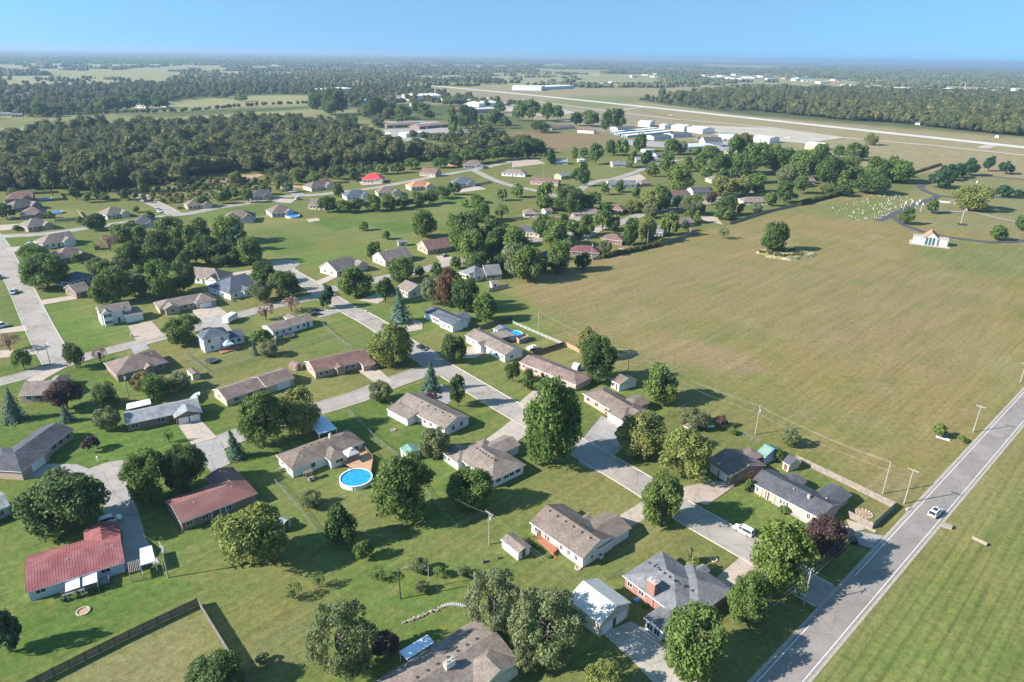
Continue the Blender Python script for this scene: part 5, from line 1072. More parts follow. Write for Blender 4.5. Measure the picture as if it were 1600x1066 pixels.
MID = """30 383 82 410 M;33 394 104 451 M;-6 317 21 342 D;131 333 164 359 D;169 346 222 383 M;152 364 186 388 N;183 374 222 421 D;242 337 287 381 M;226 360 262 400 D;135 400 167 431 L;138 428 172 476 M;162 414 203 473 M;
222 405 271 467 M;263 410 304 456 D;188 420 226 462 L;286 352 318 392 M;334 334 386 378 B;356 352 386 390 C;298 362 338 410 D;316 380 371 413 D;370 369 412 413 M;276 390 300 420 D;
521 288 537 307 M;302 305 325 323 M;337 299 357 318 M;378 294 396 316 M;360 290 373 309 M;429 282 441 298 M;497 306 526 331 D;524 312 552 332 M;548 310 572 330 D;568 304 596 330 M;592 304 618 328 M;615 306 642 324 D;636 300 664 322 M;658 296 684 318 D;680 290 704 310 M;700 284 720 304 D;
642 326 684 371 M;693 335 722 358 M;720 311 733 323 M;735 303 758 317 M;727 313 767 346 M;704 345 755 396 M;745 338 785 386 D;718 358 764 418 B;782 352 834 408 M;782 378 826 432 L;820 388 846 416 B;848 340 892 384 M;855 374 892 424 M;838 285 870 326 M;862 287 904 330 D;776 294 793 313 M;798 287 818 308 M;772 317 796 340 SP;
607 399 647 440 M;646 415 665 433 D;672 411 692 430 D;703 400 720 420 D;572 378 598 403 D;676 428 700 446 L;752 336 776 352 D;
900 255 922 290 M;919 224 944 256 M;945 218 965 242 D;962 217 984 243 M;992 208 1012 236 D;978 236 998 261 M;1038 217 1061 241 M;1030 236 1056 268 M;1042 255 1088 298 B;1085 238 1112 268 M;1108 238 1142 270 D;1094 228 1130 246 M;1134 214 1170 270 M;1160 218 1202 272 M;1140 240 1172 286 D;1108 275 1152 306 Y;1148 272 1176 304 Y;1168 270 1200 300 M;1104 298 1122 318 P;1120 304 1153 336 D;1116 322 1136 342 D;1062 302 1098 334 W;1050 306 1072 326 M;1000 294 1034 332 Y;1018 290 1048 328 D;976 310 1004 332 Y;1006 317 1028 340 L;936 314 958 336 M;904 335 930 368 M;929 327 956 360 M;952 335 970 357 L;973 340 999 382 D;997 334 1026 378 Y;1032 331 1062 368 B;1064 344 1078 360 C;936 373 956 398 L;898 394 924 420 D;1020 368 1042 382 K;1121 355 1140 371 SP;1189 346 1231 392 D;1172 315 1192 331 L;1128 327 1146 344 M;1140 330 1152 343 L;920 300 940 318 D;938 284 952 304 M;960 282 978 300 D;
1190 225 1222 262 M;1204 230 1242 272 D;1238 230 1282 280 M;1214 256 1248 290 L;1258 226 1300 254 M;1274 240 1322 288 D;1300 244 1346 278 M;1320 223 1346 250 M;1342 226 1358 250 D;1334 268 1386 302 D;1350 246 1386 284 M;1372 250 1426 284 M;1388 242 1406 258 L;1214 282 1240 319 D;1240 274 1264 302 M;1308 266 1332 292 B;1284 284 1306 302 L;1300 288 1330 306 D;1224 300 1246 316 K;
1450 266 1488 291 C;1470 258 1498 280 C;1485 256 1512 276 C;1502 247 1532 272 C;1538 244 1556 266 C;1562 253 1587 270 C;1494 290 1554 328 Y;1555 289 1582 306 C;1584 296 1602 308 C;1448 310 1468 333 D;1406 324 1430 350 D;1550 352 1576 376 M;1588 336 1606 360 D;
800 158 822 188 M;818 156 846 188 M;842 160 866 190 M;862 164 882 186 D;890 175 912 196 D;905 173 936 197 M;938 172 958 206 D;950 170 980 200 D;830 190 862 206 D;990 208 1012 236 D;800 213 826 242 D;822 216 852 238 D;852 234 869 256 D;893 230 903 250 M;904 230 920 246 M;1078 228 1100 242 M;1350 207 1372 226 Y;1152 208 1176 232 A;1326 225 1340 246 M;1176 236 1200 254 D;1002 236 1022 258 D;1052 222 1076 240 L;856 248 868 256 K;876 300 900 326 M;840 305 862 330 M;1094 258 1112 280 M;1172 284 1196 300 D;890 262 908 280 M;1066 330 1082 346 M;1232 236 1256 262 M;1296 270 1318 290 M;205 352 232 385 M;248 384 280 416 D;150 405 180 440 M;176 395 205 425 L;205 430 232 466 D;290 375 320 412 M;300 340 330 375 D;352 385 385 410 M;264 372 292 400 D;214 380 246 420 M;246 352 268 380 L;196 345 214 366 D;112 395 130 412 K;70 330 82 341 K;20 352 34 361 K;118 338 130 350 K;206 322 218 332 K;225 330 242 342 K;128 300 142 316 M;140 292 158 312 D;156 300 170 314 M;186 296 200 312 D;212 280 232 300 M;108 292 126 312 D;10 294 26 308 M;346 296 362 312 D;404 286 424 304 M;440 284 458 300 L;424 268 448 290 L;452 262 478 284 Y;478 268 500 288 M;356 268 378 288 Y;540 262 562 282 M;516 258 540 280 D;586 256 606 272 M;610 254 632 270 D;630 248 656 264 M;676 246 700 262 M;696 240 722 260 D;716 234 744 256 M;740 232 768 254 D;764 228 792 250 M;788 224 816 248 D;896 352 916 372 M;870 336 892 360 D;1020 312 1036 330 D;952 345 968 362 D;1042 332 1056 350 L;1082 330 1098 348 M;1196 300 1214 322 M;1090 318 1104 334 D;1150 318 1166 334 M;908 318 924 336 M;880 368 898 392 D;860 400 884 428 D;806 410 830 436 M;836 402 856 424 L;770 396 792 424 D;1010 256 1030 276 M;1066 246 1086 262 D;1120 262 1140 284 D;986 292 1002 308 D;1026 300 1044 322 D;1222 262 1246 284 D;1244 250 1266 272 L;1280 262 1300 284 M;1320 262 1340 284 D;1396 254 1418 276 M;1358 262 1380 284 L;1302 226 1322 246 M;700 332 752 395 D;760 348 802 402 D;800 384 850 440 M;830 332 872 374 D;880 294 916 336 D;905 300 932 332 M;728 392 762 428 D;752 372 784 408 M;884 342 906 366 M;560 346 576 360 K;596 360 610 374 K"""
for r in MID.replace('\n', '').split(';'):
    if not r.strip(): continue
    a = r.split(); tree(*[float(q) for q in a[:4]], a[4])
FARTREES = """500 138 546 178 D;480 146 506 170 D;560 168 576 182 M;574 152 598 184 D;596 158 624 184 M;618 164 642 186 M;650 158 672 178 D;660 172 680 186 D;698 165 716 204 M;712 166 746 200 D;742 180 760 196 M;730 188 748 204 L;760 172 790 196 M;782 182 800 200 D;700 190 716 208 M;640 158 660 176 D;580 182 600 198 L;616 178 640 192 M;540 180 560 194 D;520 178 545 196 D;770 160 790 176 M;690 152 716 164 M;330 138 346 152 D;345 142 362 154 M;366 146 386 158 M;130 165 152 176 D;100 160 124 178 D;74 164 100 178 D;50 160 74 182 M;30 164 50 182 D;84 178 96 190 D;118 180 132 192 D;150 152 188 174 M;186 156 210 172 D;205 146 236 170 M;232 152 262 168 D"""
for r in FARTREES.split(';'):
    a = r.split(); tree(*[float(q) for q in a[:4]], a[4])
# labels for the trees that were only measured: look, size, and the nearest thing that gives an unused phrase
def label_trees():
    used = set(t[1] for t in TREES if t[1]); marks = HOUSES + MARKS
    for t in TREES:
        root, lab, size, look, noun, cx, cy, r = t
        if lab: continue
        near = sorted(marks, key=lambda m: math.hypot(m[1] - cx, (m[2] - cy) * 1.6))
        done = False
        for shape in ('', ):
            for m in near[:16]:
                dx, dy = cx - m[1], cy - m[2]; side = ('right of' if dx > 0 else 'left of') if abs(dx) > abs(dy) * 1.1 else ('just in front of' if dy > 0 else 'just behind')
                L_ = f'{size} {look} {noun} {side} {m[0]}'
                if L_ not in used: done = True; break
            if done: break
        if not done: L_ = f'{size} {look} {noun} between {near[0][0][4:] if near[0][0].startswith("the ") else near[0][0]} and {near[1][0]}'
        used.add(L_); root['label'] = L_; t[1] = L_
label_trees()
# ---------------------------------------------------------------- woods and the far country (masses nobody could count)
def scatter_group(objs, name):
    ng = bpy.data.node_groups.new(name, 'GeometryNodeTree'); ng.is_modifier = True if hasattr(ng, 'is_modifier') else None
    ng.interface.new_socket('Geometry', in_out='INPUT', socket_type='NodeSocketGeometry'); ng.interface.new_socket('Geometry', in_out='OUTPUT', socket_type='NodeSocketGeometry')
    N = ng.nodes; L = ng.links; gi = N.new('NodeGroupInput'); go = N.new('NodeGroupOutput'); iop = N.new('GeometryNodeInstanceOnPoints'); jn = N.new('GeometryNodeJoinGeometry')
    for o in objs[::-1]:
        oi = N.new('GeometryNodeObjectInfo'); oi.transform_space = 'ORIGINAL'; oi.inputs['Object'].default_value = o; oi.inputs['As Instance'].default_value = True
        L.new(oi.outputs['Geometry'], jn.inputs[0])
    L.new(jn.outputs[0], iop.inputs['Instance']); iop.inputs['Pick Instance'].default_value = True
    def attr(nm, tp):
        a = N.new('GeometryNodeInputNamedAttribute'); a.data_type = tp; a.inputs['Name'].default_value = nm
        return [s for s in a.outputs if s.enabled and s.name == 'Attribute'][0]
    L.new(attr('which', 'INT'), iop.inputs['Instance Index']); L.new(attr('turn', 'FLOAT_VECTOR'), iop.inputs['Rotation']); L.new(attr('size', 'FLOAT_VECTOR'), iop.inputs['Scale'])
    L.new(gi.outputs[0], iop.inputs['Points']); L.new(iop.outputs[0], go.inputs[0]); return ng
def scatter(name, P, S, objs, label, cat='woodland'):
    """P: n x 3 places, S: n x 3 scales"""
    n = len(P); me = bpy.data.meshes.new(name); me.vertices.add(n); me.vertices.foreach_set('co', np.asarray(P, float).ravel())
    a = me.attributes.new('which', 'INT', 'POINT'); a.data.foreach_set('value', RS.randint(0, len(objs), n).astype(np.int32))
    tv = np.zeros((n, 3)); tv[:, 2] = RS.rand(n) * 6.28; a = me.attributes.new('turn', 'FLOAT_VECTOR', 'POINT'); a.data.foreach_set('vector', tv.ravel())
    a = me.attributes.new('size', 'FLOAT_VECTOR', 'POINT'); a.data.foreach_set('vector', np.asarray(S, float).ravel())
    o = link(name, me); md = o.modifiers.new('scatter', 'NODES'); md.node_group = scatter_group(objs, name); me.update()
    return tag(o, label, cat, kind='stuff')
CLUST = [('pale houses crowded among the far trees at left', [(172, 160), (184, 163), (192, 158), (205, 166), (214, 163), (222, 169), (236, 161), (244, 165), (256, 167), (228, 158), (200, 160), (262, 164)], 16),
         ('far low houses at the left edge of the plain', [(8, 145), (30, 151), (45, 148), (62, 152), (82, 147), (96, 150), (130, 144), (150, 146), (10, 181), (28, 183)], 18),
         ('white sheds scattered on the far plain, middle', [(418, 101), (430, 103), (468, 94), (480, 95), (540, 92), (556, 94), (376, 116), (346, 122), (505, 97)], 45),
         ('pale industrial buildings past the runway trees', [(925, 131), (942, 132), (958, 130), (930, 118), (990, 121), (1008, 118), (1025, 117), (1020, 121)], 40),
         ('white commercial buildings right of the runway trees', [(1105, 119), (1118, 121), (1130, 120), (1143, 123), (1155, 118), (1168, 122), (1182, 123), (1195, 121), (1150, 124), (1205, 125)], 70),
         ('reddish and white shops beyond the right wood', [(1232, 124), (1245, 126), (1252, 123), (1262, 128), (1300, 129), (1306, 127), (1285, 131), (1325, 135)], 60),
         ('white buildings strung along the highway far right', [(1384, 139), (1400, 140), (1418, 139), (1440, 142), (1476, 142), (1490, 141), (1503, 143), (1535, 142), (1555, 144), (1570, 145), (1590, 142), (1412, 116), (1425, 115), (1475, 118)], 45),
         ('tiny white buildings near the horizon', [(872, 85), (895, 86), (915, 86), (880, 88), (1258, 105), (1300, 108), (1345, 112), (1560, 106), (1570, 106), (640, 98), (700, 96), (770, 92)], 60)]
FREE = np.array([[*G(x, y)[:2], w] for _, pts, w in CLUST for x, y in pts] + [[*G(x, y)[:2], 34] for x, y in ((595, 211), (650, 208), (627, 196), (678, 196), (580, 156), (615, 154))])
def keep_views(P, S):
    k = np.ones(len(P), bool)
    for fx, fy, w in FREE: k &= ~((np.abs(P[:, 0] - fx * P[:, 1] / fy) < w * .75) & (P[:, 1] - fy < w * .6) & (P[:, 1] - fy > -max(55, fy * .035)))
    return P[k], S[k]
# one wild tree of each shape stands in the wood's front edge; the rest of the wood repeats their crowns
proto = []
for i, (bx, spn) in enumerate([((60, 262, 92, 300), 'F'), ((150, 262, 180, 296), 'F'), ((205, 262, 236, 294), 'F'), ((262, 258, 290, 286), 'F')]):
    SPEC['F'] = ('tree', 'forest_tree', 'dark', 'tree', .3)
    t = tree(*bx, 'F', ['first dark tree from the left along the front edge of the wood', 'dark tree in the wood edge behind the brown roofed row', 'dark tree in the wood edge behind the brushy lot', 'dark tree in the wood edge right of the brushy lot'][i])
    c = t.children[0]; c.data = crown_mesh('wood', i, 'F'); proto.append(c)
def fill(pp, spacing, rmin, rmax, edge=0.0, inpix=True, thin=0.0):
    w = wpoly(pp); X = [p[0] for p in w]; Y = [p[1] for p in w]
    gx = np.arange(min(X), max(X), spacing); gy = np.arange(min(Y), max(Y), spacing); A, B = np.meshgrid(gx, gy)
    A = A.ravel() + RS.uniform(-.45, .45, A.size) * spacing; B = B.ravel() + RS.uniform(-.45, .45, B.size) * spacing
    k = inpoly(A, B, w) & (RS.rand(A.size) > thin); A = A[k]; B = B[k]
    r = RS.uniform(rmin, rmax, len(A)); r *= np.where(RS.rand(len(A)) < .12, 1.25, 1.0); h = r * RS.uniform(.62, 1.3, len(A))
    return np.stack([A, B, h * .95], 1), np.stack([r, r, h], 1)
def infrustum(P, m=120):
    d = P - np.array([0, 0, CAM_H]); z = d @ np.array(_f); x = 800 + FPX * (d @ np.array(r2)) / z
    return (z > 5) & (x > -m) & (x < 1600 + m)
P, S = keep_views(*fill(WOOD_A, 8.8, 4.0, 9.0)); scatter('woods', P, S, proto, 'dense dark broadleaf wood stretching across the left behind the houses')
P, S = fill(WOOD_B, 11.0, 4.5, 11); scatter('woods', P, S, proto, 'broad dark wood beyond the runway at right')
P, S = fill([(400, 262), (470, 246), (560, 238), (600, 246), (610, 262), (560, 276), (470, 284), (420, 288)], 4.5, 1.4, 3.0, thin=.45)
P2, S2 = fill([(190, 286), (330, 278), (420, 282), (425, 300), (300, 318), (210, 318), (170, 300), (130, 316)], 4.6, .8, 2.3, thin=.45)
P3, S3 = fill([(780, 236), (850, 232), (860, 246), (790, 250)], 6, 1, 3, thin=.3)
scatter('brush', np.concatenate([P, P2, P3]), np.concatenate([S, S2, S3]), proto, 'scrubby bushes and saplings filling the rough lot below the wood', 'brush')
# hedgerows and tree belts in the middle distance
belts = [([(0, 186), (60, 184), (120, 180), (200, 178), (280, 176), (330, 172), (420, 165), (490, 163)], 3, 5, 9), ([(740, 232), (800, 226), (845, 236)], 4, 6, 10), ([(630, 212), (700, 224), (720, 216), (790, 214)], 4, 6, 8),
         ([(1040, 135), (1090, 137), (900, 132), (820, 134)], 4, 6, 14), ([(870, 133), (960, 131), (1090, 136)], 3, 5, 10), ([(300, 150), (340, 150), (470, 143)], 4, 7, 10)]
for pp, a0, a1, sp_ in belts:
    pass
LP = []; LS = []
for pp, a0, a1, sp_ in belts:
    pts = [G(*p) for p in pp]
    for i in range(len(pts) - 1):
        n = int((pts[i + 1] - pts[i]).length / sp_) + 1
        for k in range(n):
            p = pts[i] + (pts[i + 1] - pts[i]) * ((k + RS.rand()) / n); r = RS.uniform(a0, a1); LP.append((p.x + RS.normal() * 3, p.y + RS.normal() * 3, r * .9)); LS.append((r, r, r * RS.uniform(.8, 1.2)))
# town of trees: scattered trees 500 m - 2.2 km
def sparse(y0, y1, halfw, n, r0, r1, dens):
    y = np.sqrt(RS.uniform(y0 ** 2, y1 ** 2, n)); x = RS.uniform(-1, 1, n) * (y * .85 + 60); P = np.stack([x, y, np.zeros(n)], 1)
    k = infrustum(P); P = P[k]; w = farwood(P[:, 0], P[:, 1]); k = RS.rand(len(P)) < dens(w); P = P[k]
    for fpoly in FIELDS_FAR: P = P[~inpoly(P[:, 0], P[:, 1], wpoly(fpoly))]
    for fpoly in (WOOD_A, WOOD_B): P = P[~inpoly(P[:, 0], P[:, 1], wpoly(fpoly))]
    r = RS.uniform(r0, r1, len(P)); S = np.stack([r, r, r * RS.uniform(.75, 1.25, len(P))], 1); P[:, 2] = S[:, 2] * .9
    return P, S
ramp = lambda lo, hi, a, b: (lambda w: np.clip((w - lo) / (hi - lo), 0, 1) * (b - a) + a)
P, S = sparse(1500, 2400, 0, 7000, 4, 8, ramp(.52, .68, .06, .75))
for pp, spc, th in (([(-80, 142), (0, 140), (150, 136), (300, 134), (310, 150), (240, 166), (190, 176), (100, 180), (60, 184), (-80, 188)], 19, .35), ([(300, 126), (480, 124), (640, 126), (640, 139), (520, 142), (420, 143), (300, 146)], 17, .3), ([(480, 150), (560, 148), (600, 152), (560, 170), (500, 172)], 20, .45), ([(560, 172), (640, 176), (640, 190), (560, 186)], 18, .5), ([(640, 128), (790, 128), (790, 133), (650, 133)], 20, .35)):
    P1, S1 = fill(pp, spc, 4.5, 9, thin=th); P = np.concatenate([P, P1]); S = np.concatenate([S, S1])
P, S = keep_views(np.concatenate([P, np.array(LP)]), np.concatenate([S, np.array(LS)]))
scatter('tree_belt', P, S, proto, 'scattered far trees and hedgerows across the fields before the horizon', 'far trees')
# clumps of many crowns for the distance
def clump_mesh(seed, n, spread):
    rng = np.random.RandomState(seed); v = []; f = []
    for i in range(n):
        c = np.array([rng.normal() * spread, rng.normal() * spread, 0]); r = rng.uniform(4, 8); k = len(v); c[2] = r * .7
        for p in ICO_V: v.append(tuple(c + p * r * rng.uniform(.75, 1.15, 3) * np.array([1, 1, .95])))
        f += [tuple(k + q for q in t) for t in ICO_F]
    me = bpy.data.meshes.new('tree_clump'); me.from_pydata(v, [], f); me.materials.append(LEAF['F']); me.update(); return me
cl = []
for i, p in enumerate([(120, 128), (460, 118), (1400, 128)]):
    o = link('tree_clump', clump_mesh(40 + i, 14, 14), None, G(*p)); tag(o, ['far clump of trees on the left plain', 'far clump of trees beyond the middle woods', 'far clump of trees beyond the right wood'][i], 'far trees', kind='stuff'); cl.append(o)
P, S = sparse(2200, 7000, 0, 26000, .8, 1.5, ramp(.57, .66, .05, .95)); P[:, 2] = 0; P, S = keep_views(P, S)
scatter('far_woods', P, S, cl, 'bluish bands of woods far off across the plain', 'far woods')
P, S = sparse(7000, 24000, 0, 26000, 1.8, 4.5, ramp(.52, .62, .08, .95)); P[:, 2] = 0; S[:, 2] = RS.uniform(1.0, 1.6, len(S))
scatter('horizon_woods', P, S, cl, 'hazy wooded country running out to the horizon', 'far woods')
# ---------------------------------------------------------------- airfield, sheds and other buildings
def simple_building(name, label, A, B, dep, ze, roof, wall, pitch=.15, cat='building', feats=None, group=None, ends='gg', dark=False):
    f = feats if feats is not None else [(GG, 0, 'F', [.25, .75], 4.0)]
    r = house(label, label, A, B, dep, ends, roof, wall, ze, pitch, (), f, cat, name, far=True, oh=.12)
    HOUSES.pop()
    if group: r['group'] = group
    return r
HG = 'row of hangars beside the taxiway'
def hangar(label, A, B, dep, ze, roof='whitemetal', wall='white', doors=1):
    r = simple_building('hangar', label, A, B, dep, ze, roof, wall, .16, 'hangar', [], HG)
    L = (G(*B) - G(*A)).length; w = L * .6; mb = MB(); n = 4
    for k in range(n): mb.box(-w / 2 + w * k / n + .05, -w / 2 + w * (k + 1) / n - .05, -.1, .05, .1, ze * .75, 0)
    mb.build('hangar_door', mat('hangar_door_grey', (.30, .33, .36), .6), r, (0, -(r.children[0].dimensions.y / 2) - .1, 0))
hangar('white hangar leftmost of the row by the taxiway', (996.8, 190.9), (1015.9, 192.0), 27, 6.4)
hangar('low white hangar, second from the left in the row', (1030.4, 194.4), (1039.0, 195.5), 14, 5.1)
hangar('wide white hangar third from the left in the row', (1048.8, 196.4), (1068.9, 198.5), 27, 6.4)
hangar('white hangar with a dark door opening, fourth in the row', (1074.0, 198.9), (1097.9, 202.0), 25, 6.4)
hangar('white hangar with reddish roof edge, fifth in the row', (1123.0, 209.4), (1146.9, 211.0), 22, 5.8, 'lgray')
hangar('white hangar sixth in the row above the big trees', (1177.1, 213.4), (1202.9, 216.5), 21, 6.4)
hangar('pale yellow hangar rightmost of the row', (1258.1, 224.4), (1283.9, 227.0), 22, 6.4, 'whitemetal', 'yellow')
SB = simple_building
TEAL = [(W, 0, 'F', [.06, .15, .24, .33, .42, .51, .6, .69, .78, .87, .96], 2.2, 2.2, .1)]
SB('storage_units', 'long low row of storage units nearest the rusty pasture', (980, 212), (1052, 204.5), 10, 2.8, 'whitemetal', 'teal', .1, 'storage units', [(W, 0, 'L', [.3, .7], 2.2, 2.2, .1)])
SB('storage_units', 'middle long low row of pale storage units', (968, 209), (1040, 202), 9, 2.8, 'whitemetal', 'teal', .1, 'storage units', [(W, 0, 'L', [.3, .7], 2.2, 2.2, .1)])
SB('storage_units', 'rear long low row of pale storage units', (961, 206), (1028, 200), 9, 2.8, 'whitemetal', 'teal', .1, 'storage units', [(W, 0, 'L', [.3, .7], 2.2, 2.2, .1)])
SB('workshop', 'dark grey workshop right of the storage units', (1022, 214), (1050, 212.5), 18, 4.5, 'dgray', 'gray')
SB('workshop', 'long dark workshop behind the yard of junk cars', (1052, 210.5), (1082, 208.5), 18, 4.5, 'dgray', 'gray')
SB('workshop', 'dark roofed workshop left of the storage units', (965, 200.5), (995, 199.5), 20, 4, 'dgray', 'gray')
SB('warehouse', 'broad pale flat roof in front of the junk car yard', (1066, 230), (1120, 228), 28, 4.5, 'graymetal', 'white', .08)
SB('workshop', 'small yellow building beside the junk car yard', (1132, 236), (1152, 237), 14, 3.5, 'gray', 'yellow', .3)
SB('workshop', 'dark gabled shop inside the junk car yard', (1102, 222), (1130, 222), 20, 6, 'dgray', 'gray', .5)
SB('workshop', 'pale green shed behind the long grey house', (1010, 235), (1024, 234), 10, 3, 'graymetal', 'lblue', .2)
SB('warehouse', 'blue sided metal warehouse at the edge of the wood', (577, 211), (612, 210), 26, 6, 'whitemetal', 'lblue', .12)
SB('warehouse', 'white metal warehouse right of the blue sided one', (634, 209), (666, 206.5), 16, 5, 'whitemetal', 'white', .12)
SB('school_building', 'long low brown school building behind the two warehouses, left wing', (604, 196), (650, 194), 22, 4, 'mauve', 'brownbrick', .2, 'building')
SB('school_building', 'long low brown school building, right wing with dark walls', (655, 198), (700, 194), 20, 4, 'mauve', 'brownbrick', .2, 'building')
SB('motel_building', 'long brown roofed building behind the rusty pasture', (862, 200), (899, 197), 16, 3.5, 'redbrown', 'tan', .25)
SB('motel_building', 'low white walled building right of the brown one', (902, 203.5), (928, 205), 14, 3.5, 'redbrown', 'white', .25)
SB('hangar', 'big pale hangar with a dark doorway at the runway end', (648, 150), (690, 149), 60, 11, 'whitemetal', 'white', .1, 'hangar')
SB('hangar', 'long low hangar right of the big pale hangar', (692, 154), (725, 153), 40, 5, 'graymetal', 'white', .1, 'hangar')
SB('hangar', 'longest low white hangar near the runway end', (712, 157.5), (770, 154.5), 30, 5, 'graymetal', 'white', .1, 'hangar')
SB('hangar', 'white twin roofed hangar beside the brick building', (748, 162), (778, 160), 34, 7, 'whitemetal', 'white', .2, 'hangar')
SB('brick_building', 'reddish brick building in front of the white twin hangar', (744, 171), (772, 170), 26, 7, 'graymetal', 'pinkbrick', .1)
SB('shed', 'small red roofed shed left of the reddish brick building', (708, 172), (721, 171.5), 14, 4, 'redtile', 'brick', .2)
SB('workshop', 'pale workshop among trees left of the big hangar', (566, 157), (594, 155), 30, 6, 'graymetal', 'white', .12)
SB('workshop', 'grey workshop with dark vehicles left of the big hangar', (604, 155), (626, 153), 26, 5, 'graymetal', 'gray', .12)
SB('barn', 'tan barn behind the trees near the big hangar', (652, 163), (672, 162), 24, 6, 'tan', 'cream', .3)
SB('warehouse', 'very long white warehouse beyond the runway', (800, 135), (846, 136), 90, 11, 'whitemetal', 'white', .05)
SB('warehouse', 'blue grey end of the long warehouse beyond the runway', (847, 136), (896, 134), 70, 9, 'graymetal', 'lblue', .05)
SB('warehouse', 'white roofed plant far behind the left wood', (517, 140), (550, 138), 60, 9, 'whitemetal', 'white', .08)
SB('house', 'pale house glimpsed among the trees beyond the runway', (1430, 192), (1438, 192.5), 10, 3, 'redbrown', 'tan', .35)
SB('house', 'small white house at the edge of the right wood', (1556, 212), (1560, 212.4), 6, 2.6, 'gray', 'white', .3)
SB('house', 'white house glimpsed inside the right wood', (1232, 166), (1242, 166.5), 14, 7, 'graymetal', 'white', .3)
# distant town: small pale boxes, groups that nothing tells apart
def box_block(px, py, w, d, h, m, rm):
    c = G(px, py); mb = MB(); mb.box(-w / 2, w / 2, -d / 2, d / 2, 0, h, 0); mb.box(-w / 2 - .3, w / 2 + .3, -d / 2 - .3, d / 2 + .3, h, h + .6, 1)
    for k in range(3): mb.box(-w / 2 + w * (k + .2) / 3, -w / 2 + w * (k + .6) / 3, -d / 2 - .08, -d / 2, h * .25, h * .75, 2)
    return mb.build('distant_building', [m, rm, GLASS], None, c, random.uniform(-.6, .6))
BM = [siding('far_wall_white', (.75, .74, .72)), siding('far_wall_tan', (.55, .48, .38)), siding('far_wall_red', (.5, .2, .16))]
for lab, pts, w in CLUST:
    for k, (x, y) in enumerate(pts):
        m = BM[2] if 'reddish' in lab and k in (0, 4) else BM[0] if k % 3 else BM[1]
        o = box_block(x, y, w * random.uniform(.7, 1.4), w * random.uniform(.4, .8), random.uniform(5, 9) if w > 20 else random.uniform(3.5, 5), m, roofm('graymetal') if k % 2 else roofm('whitemetal'))
        tag(o, lab, 'building', lab)
# sheds in the gardens
def shed(label, A, B, dep, ze, roof, wall, pitch=.4, ends='gg', feats=None):
    return house(label, label, A, B, dep, ends, roof, wall, ze, pitch, (), feats or [(D_, 0, 'F', .5)], 'shed', 'garden_shed', oh=.15) and HOUSES.pop()
shed('white garden shed with a weathered green metal roof', (624.5, 700), (634, 711), (654, 700), 2.3, 'greenmetal', 'white', .3)
shed('small pale garden shed with a tan roof by the chain link', (635, 731), (645, 739), (661, 733), 2.2, 'grbrown', 'tan', .25)
shed('white garden shed with a grey roof beside the fenced pool', (770, 513), (777, 517), (793, 510), 2.2, 'gray', 'white', .3)
shed('white walled small garage with a brown roof by the hip house', (954, 594), (968, 602), (993, 592), 2.5, 'grbrown', 'white', .4, feats=[(D_, 0, 'F', .7), (W, 0, 'F', [.3])])
shed('green roofed garden shed with pale blue front behind the dark roof', (1181, 707), (1196, 715), (1216, 700), 2.6, 'greenmetal', 'lblue', .45)
shed('black roofed barn shaped shed with an arched window', (1222, 721), (1234, 728), (1248, 718), 2.2, 'dgray', 'cream', .7)
shed('little white hut with a brown roof behind the olive tree', (1068, 665), (1077, 670), (1089, 663), 1.8, 'brown', 'white', .35)
shed('tan garden shed inside the wire fence at mid left', (291, 578), (300, 586), (309, 579), 2.2, 'grbrown', 'cream', .35)
shed('small grey shed standing alone beyond the orange brick house', (622, 379), (637, 378), 4, 2.4, 'gray', 'gray', .35)
shed('tiny white shed behind the tan house near the small grey shed', (605, 393), (616, 392), 3.5, 2.4, 'mauve', 'white', .35)
shed('tiny white shed out by the white gable house', (903, 250), (914, 250), 6, 2.4, 'graymetal', 'white', .3)
shed('white walled shed with mauve roof behind the long mauve house', (852, 330), (864, 329), 6, 2.4, 'mauve', 'white', .4)
shed('dark roofed garden shed near the conical trees', (146, 385), (156, 384), 4, 2.3, 'dkred', 'brownbrick', .4)
shed('tan playhouse shed near the field fence', (768, 444), (780, 443), 4, 2.2, 'mauve', 'white', .4)
shed('reddish roofed shed hidden behind the yellow green tree', (420, 806), (428, 812), (438, 804), 2.2, 'brownmetal', 'gray', .3)
shed('small brown roofed shed at the fence behind the mauve brick house', (967, 388), (980, 390), 4, 2.0, 'redbrown', 'tan', .4)
shed('brown shed inside the long boundary fence', (1080, 360), (1086, 360), 3, 2.0, 'brown', 'tan', .4)
def arched_shed(label, A, B, w, h, m):
    a, b = G(*A), G(*B); u = (b - a); L = u.length; ang = math.atan2(u.y, u.x); mb = MB(); n = 9; pr = [(-w / 2, 0), (-w / 2, h * .55)] + [(-w / 2 * math.cos(math.pi * k / n), h * .55 + h * .45 * math.sin(math.pi * k / n)) for k in range(1, n)] + [(w / 2, h * .55), (w / 2, 0)]
    for i in range(len(pr) - 1): (y0, z0), (y1, z1) = pr[i], pr[i + 1]; mb.face([(-L / 2, y0, z0), (L / 2, y0, z0), (L / 2, y1, z1), (-L / 2, y1, z1)][::-1], 0)
    for x, sgn in ((-L / 2, 1), (L / 2, -1)): mb.face([(x, y, z) for y, z in (pr if sgn < 0 else pr[::-1])], 1)
    r = tag(empty('garden_shed', (a + b) / 2, ang), label, 'shed'); mb.build('shell', m, r); link('door', door_mesh(), r, (L / 2 + .01, 0, .02), math.pi / 2)
arched_shed('small arched shed with a pink roof at the end of the long house', (457, 574), (468, 578), 3.0, 2.5, [roofm('mauve'), wallm('cream')])
arched_shed('little white arched shed by the dense dark tree', (897, 577), (905, 580), 2.6, 2.6, [WHITE, WHITE])
arched_shed('grey tarpaulin shelter in the shade of the yellow green tree', (436, 824), (449, 828), 3.0, 2.4, [mat('grey_tarp', (.3, .36, .37), .6, .2, 1), mat('grey_tarp', (.3, .36, .37))])
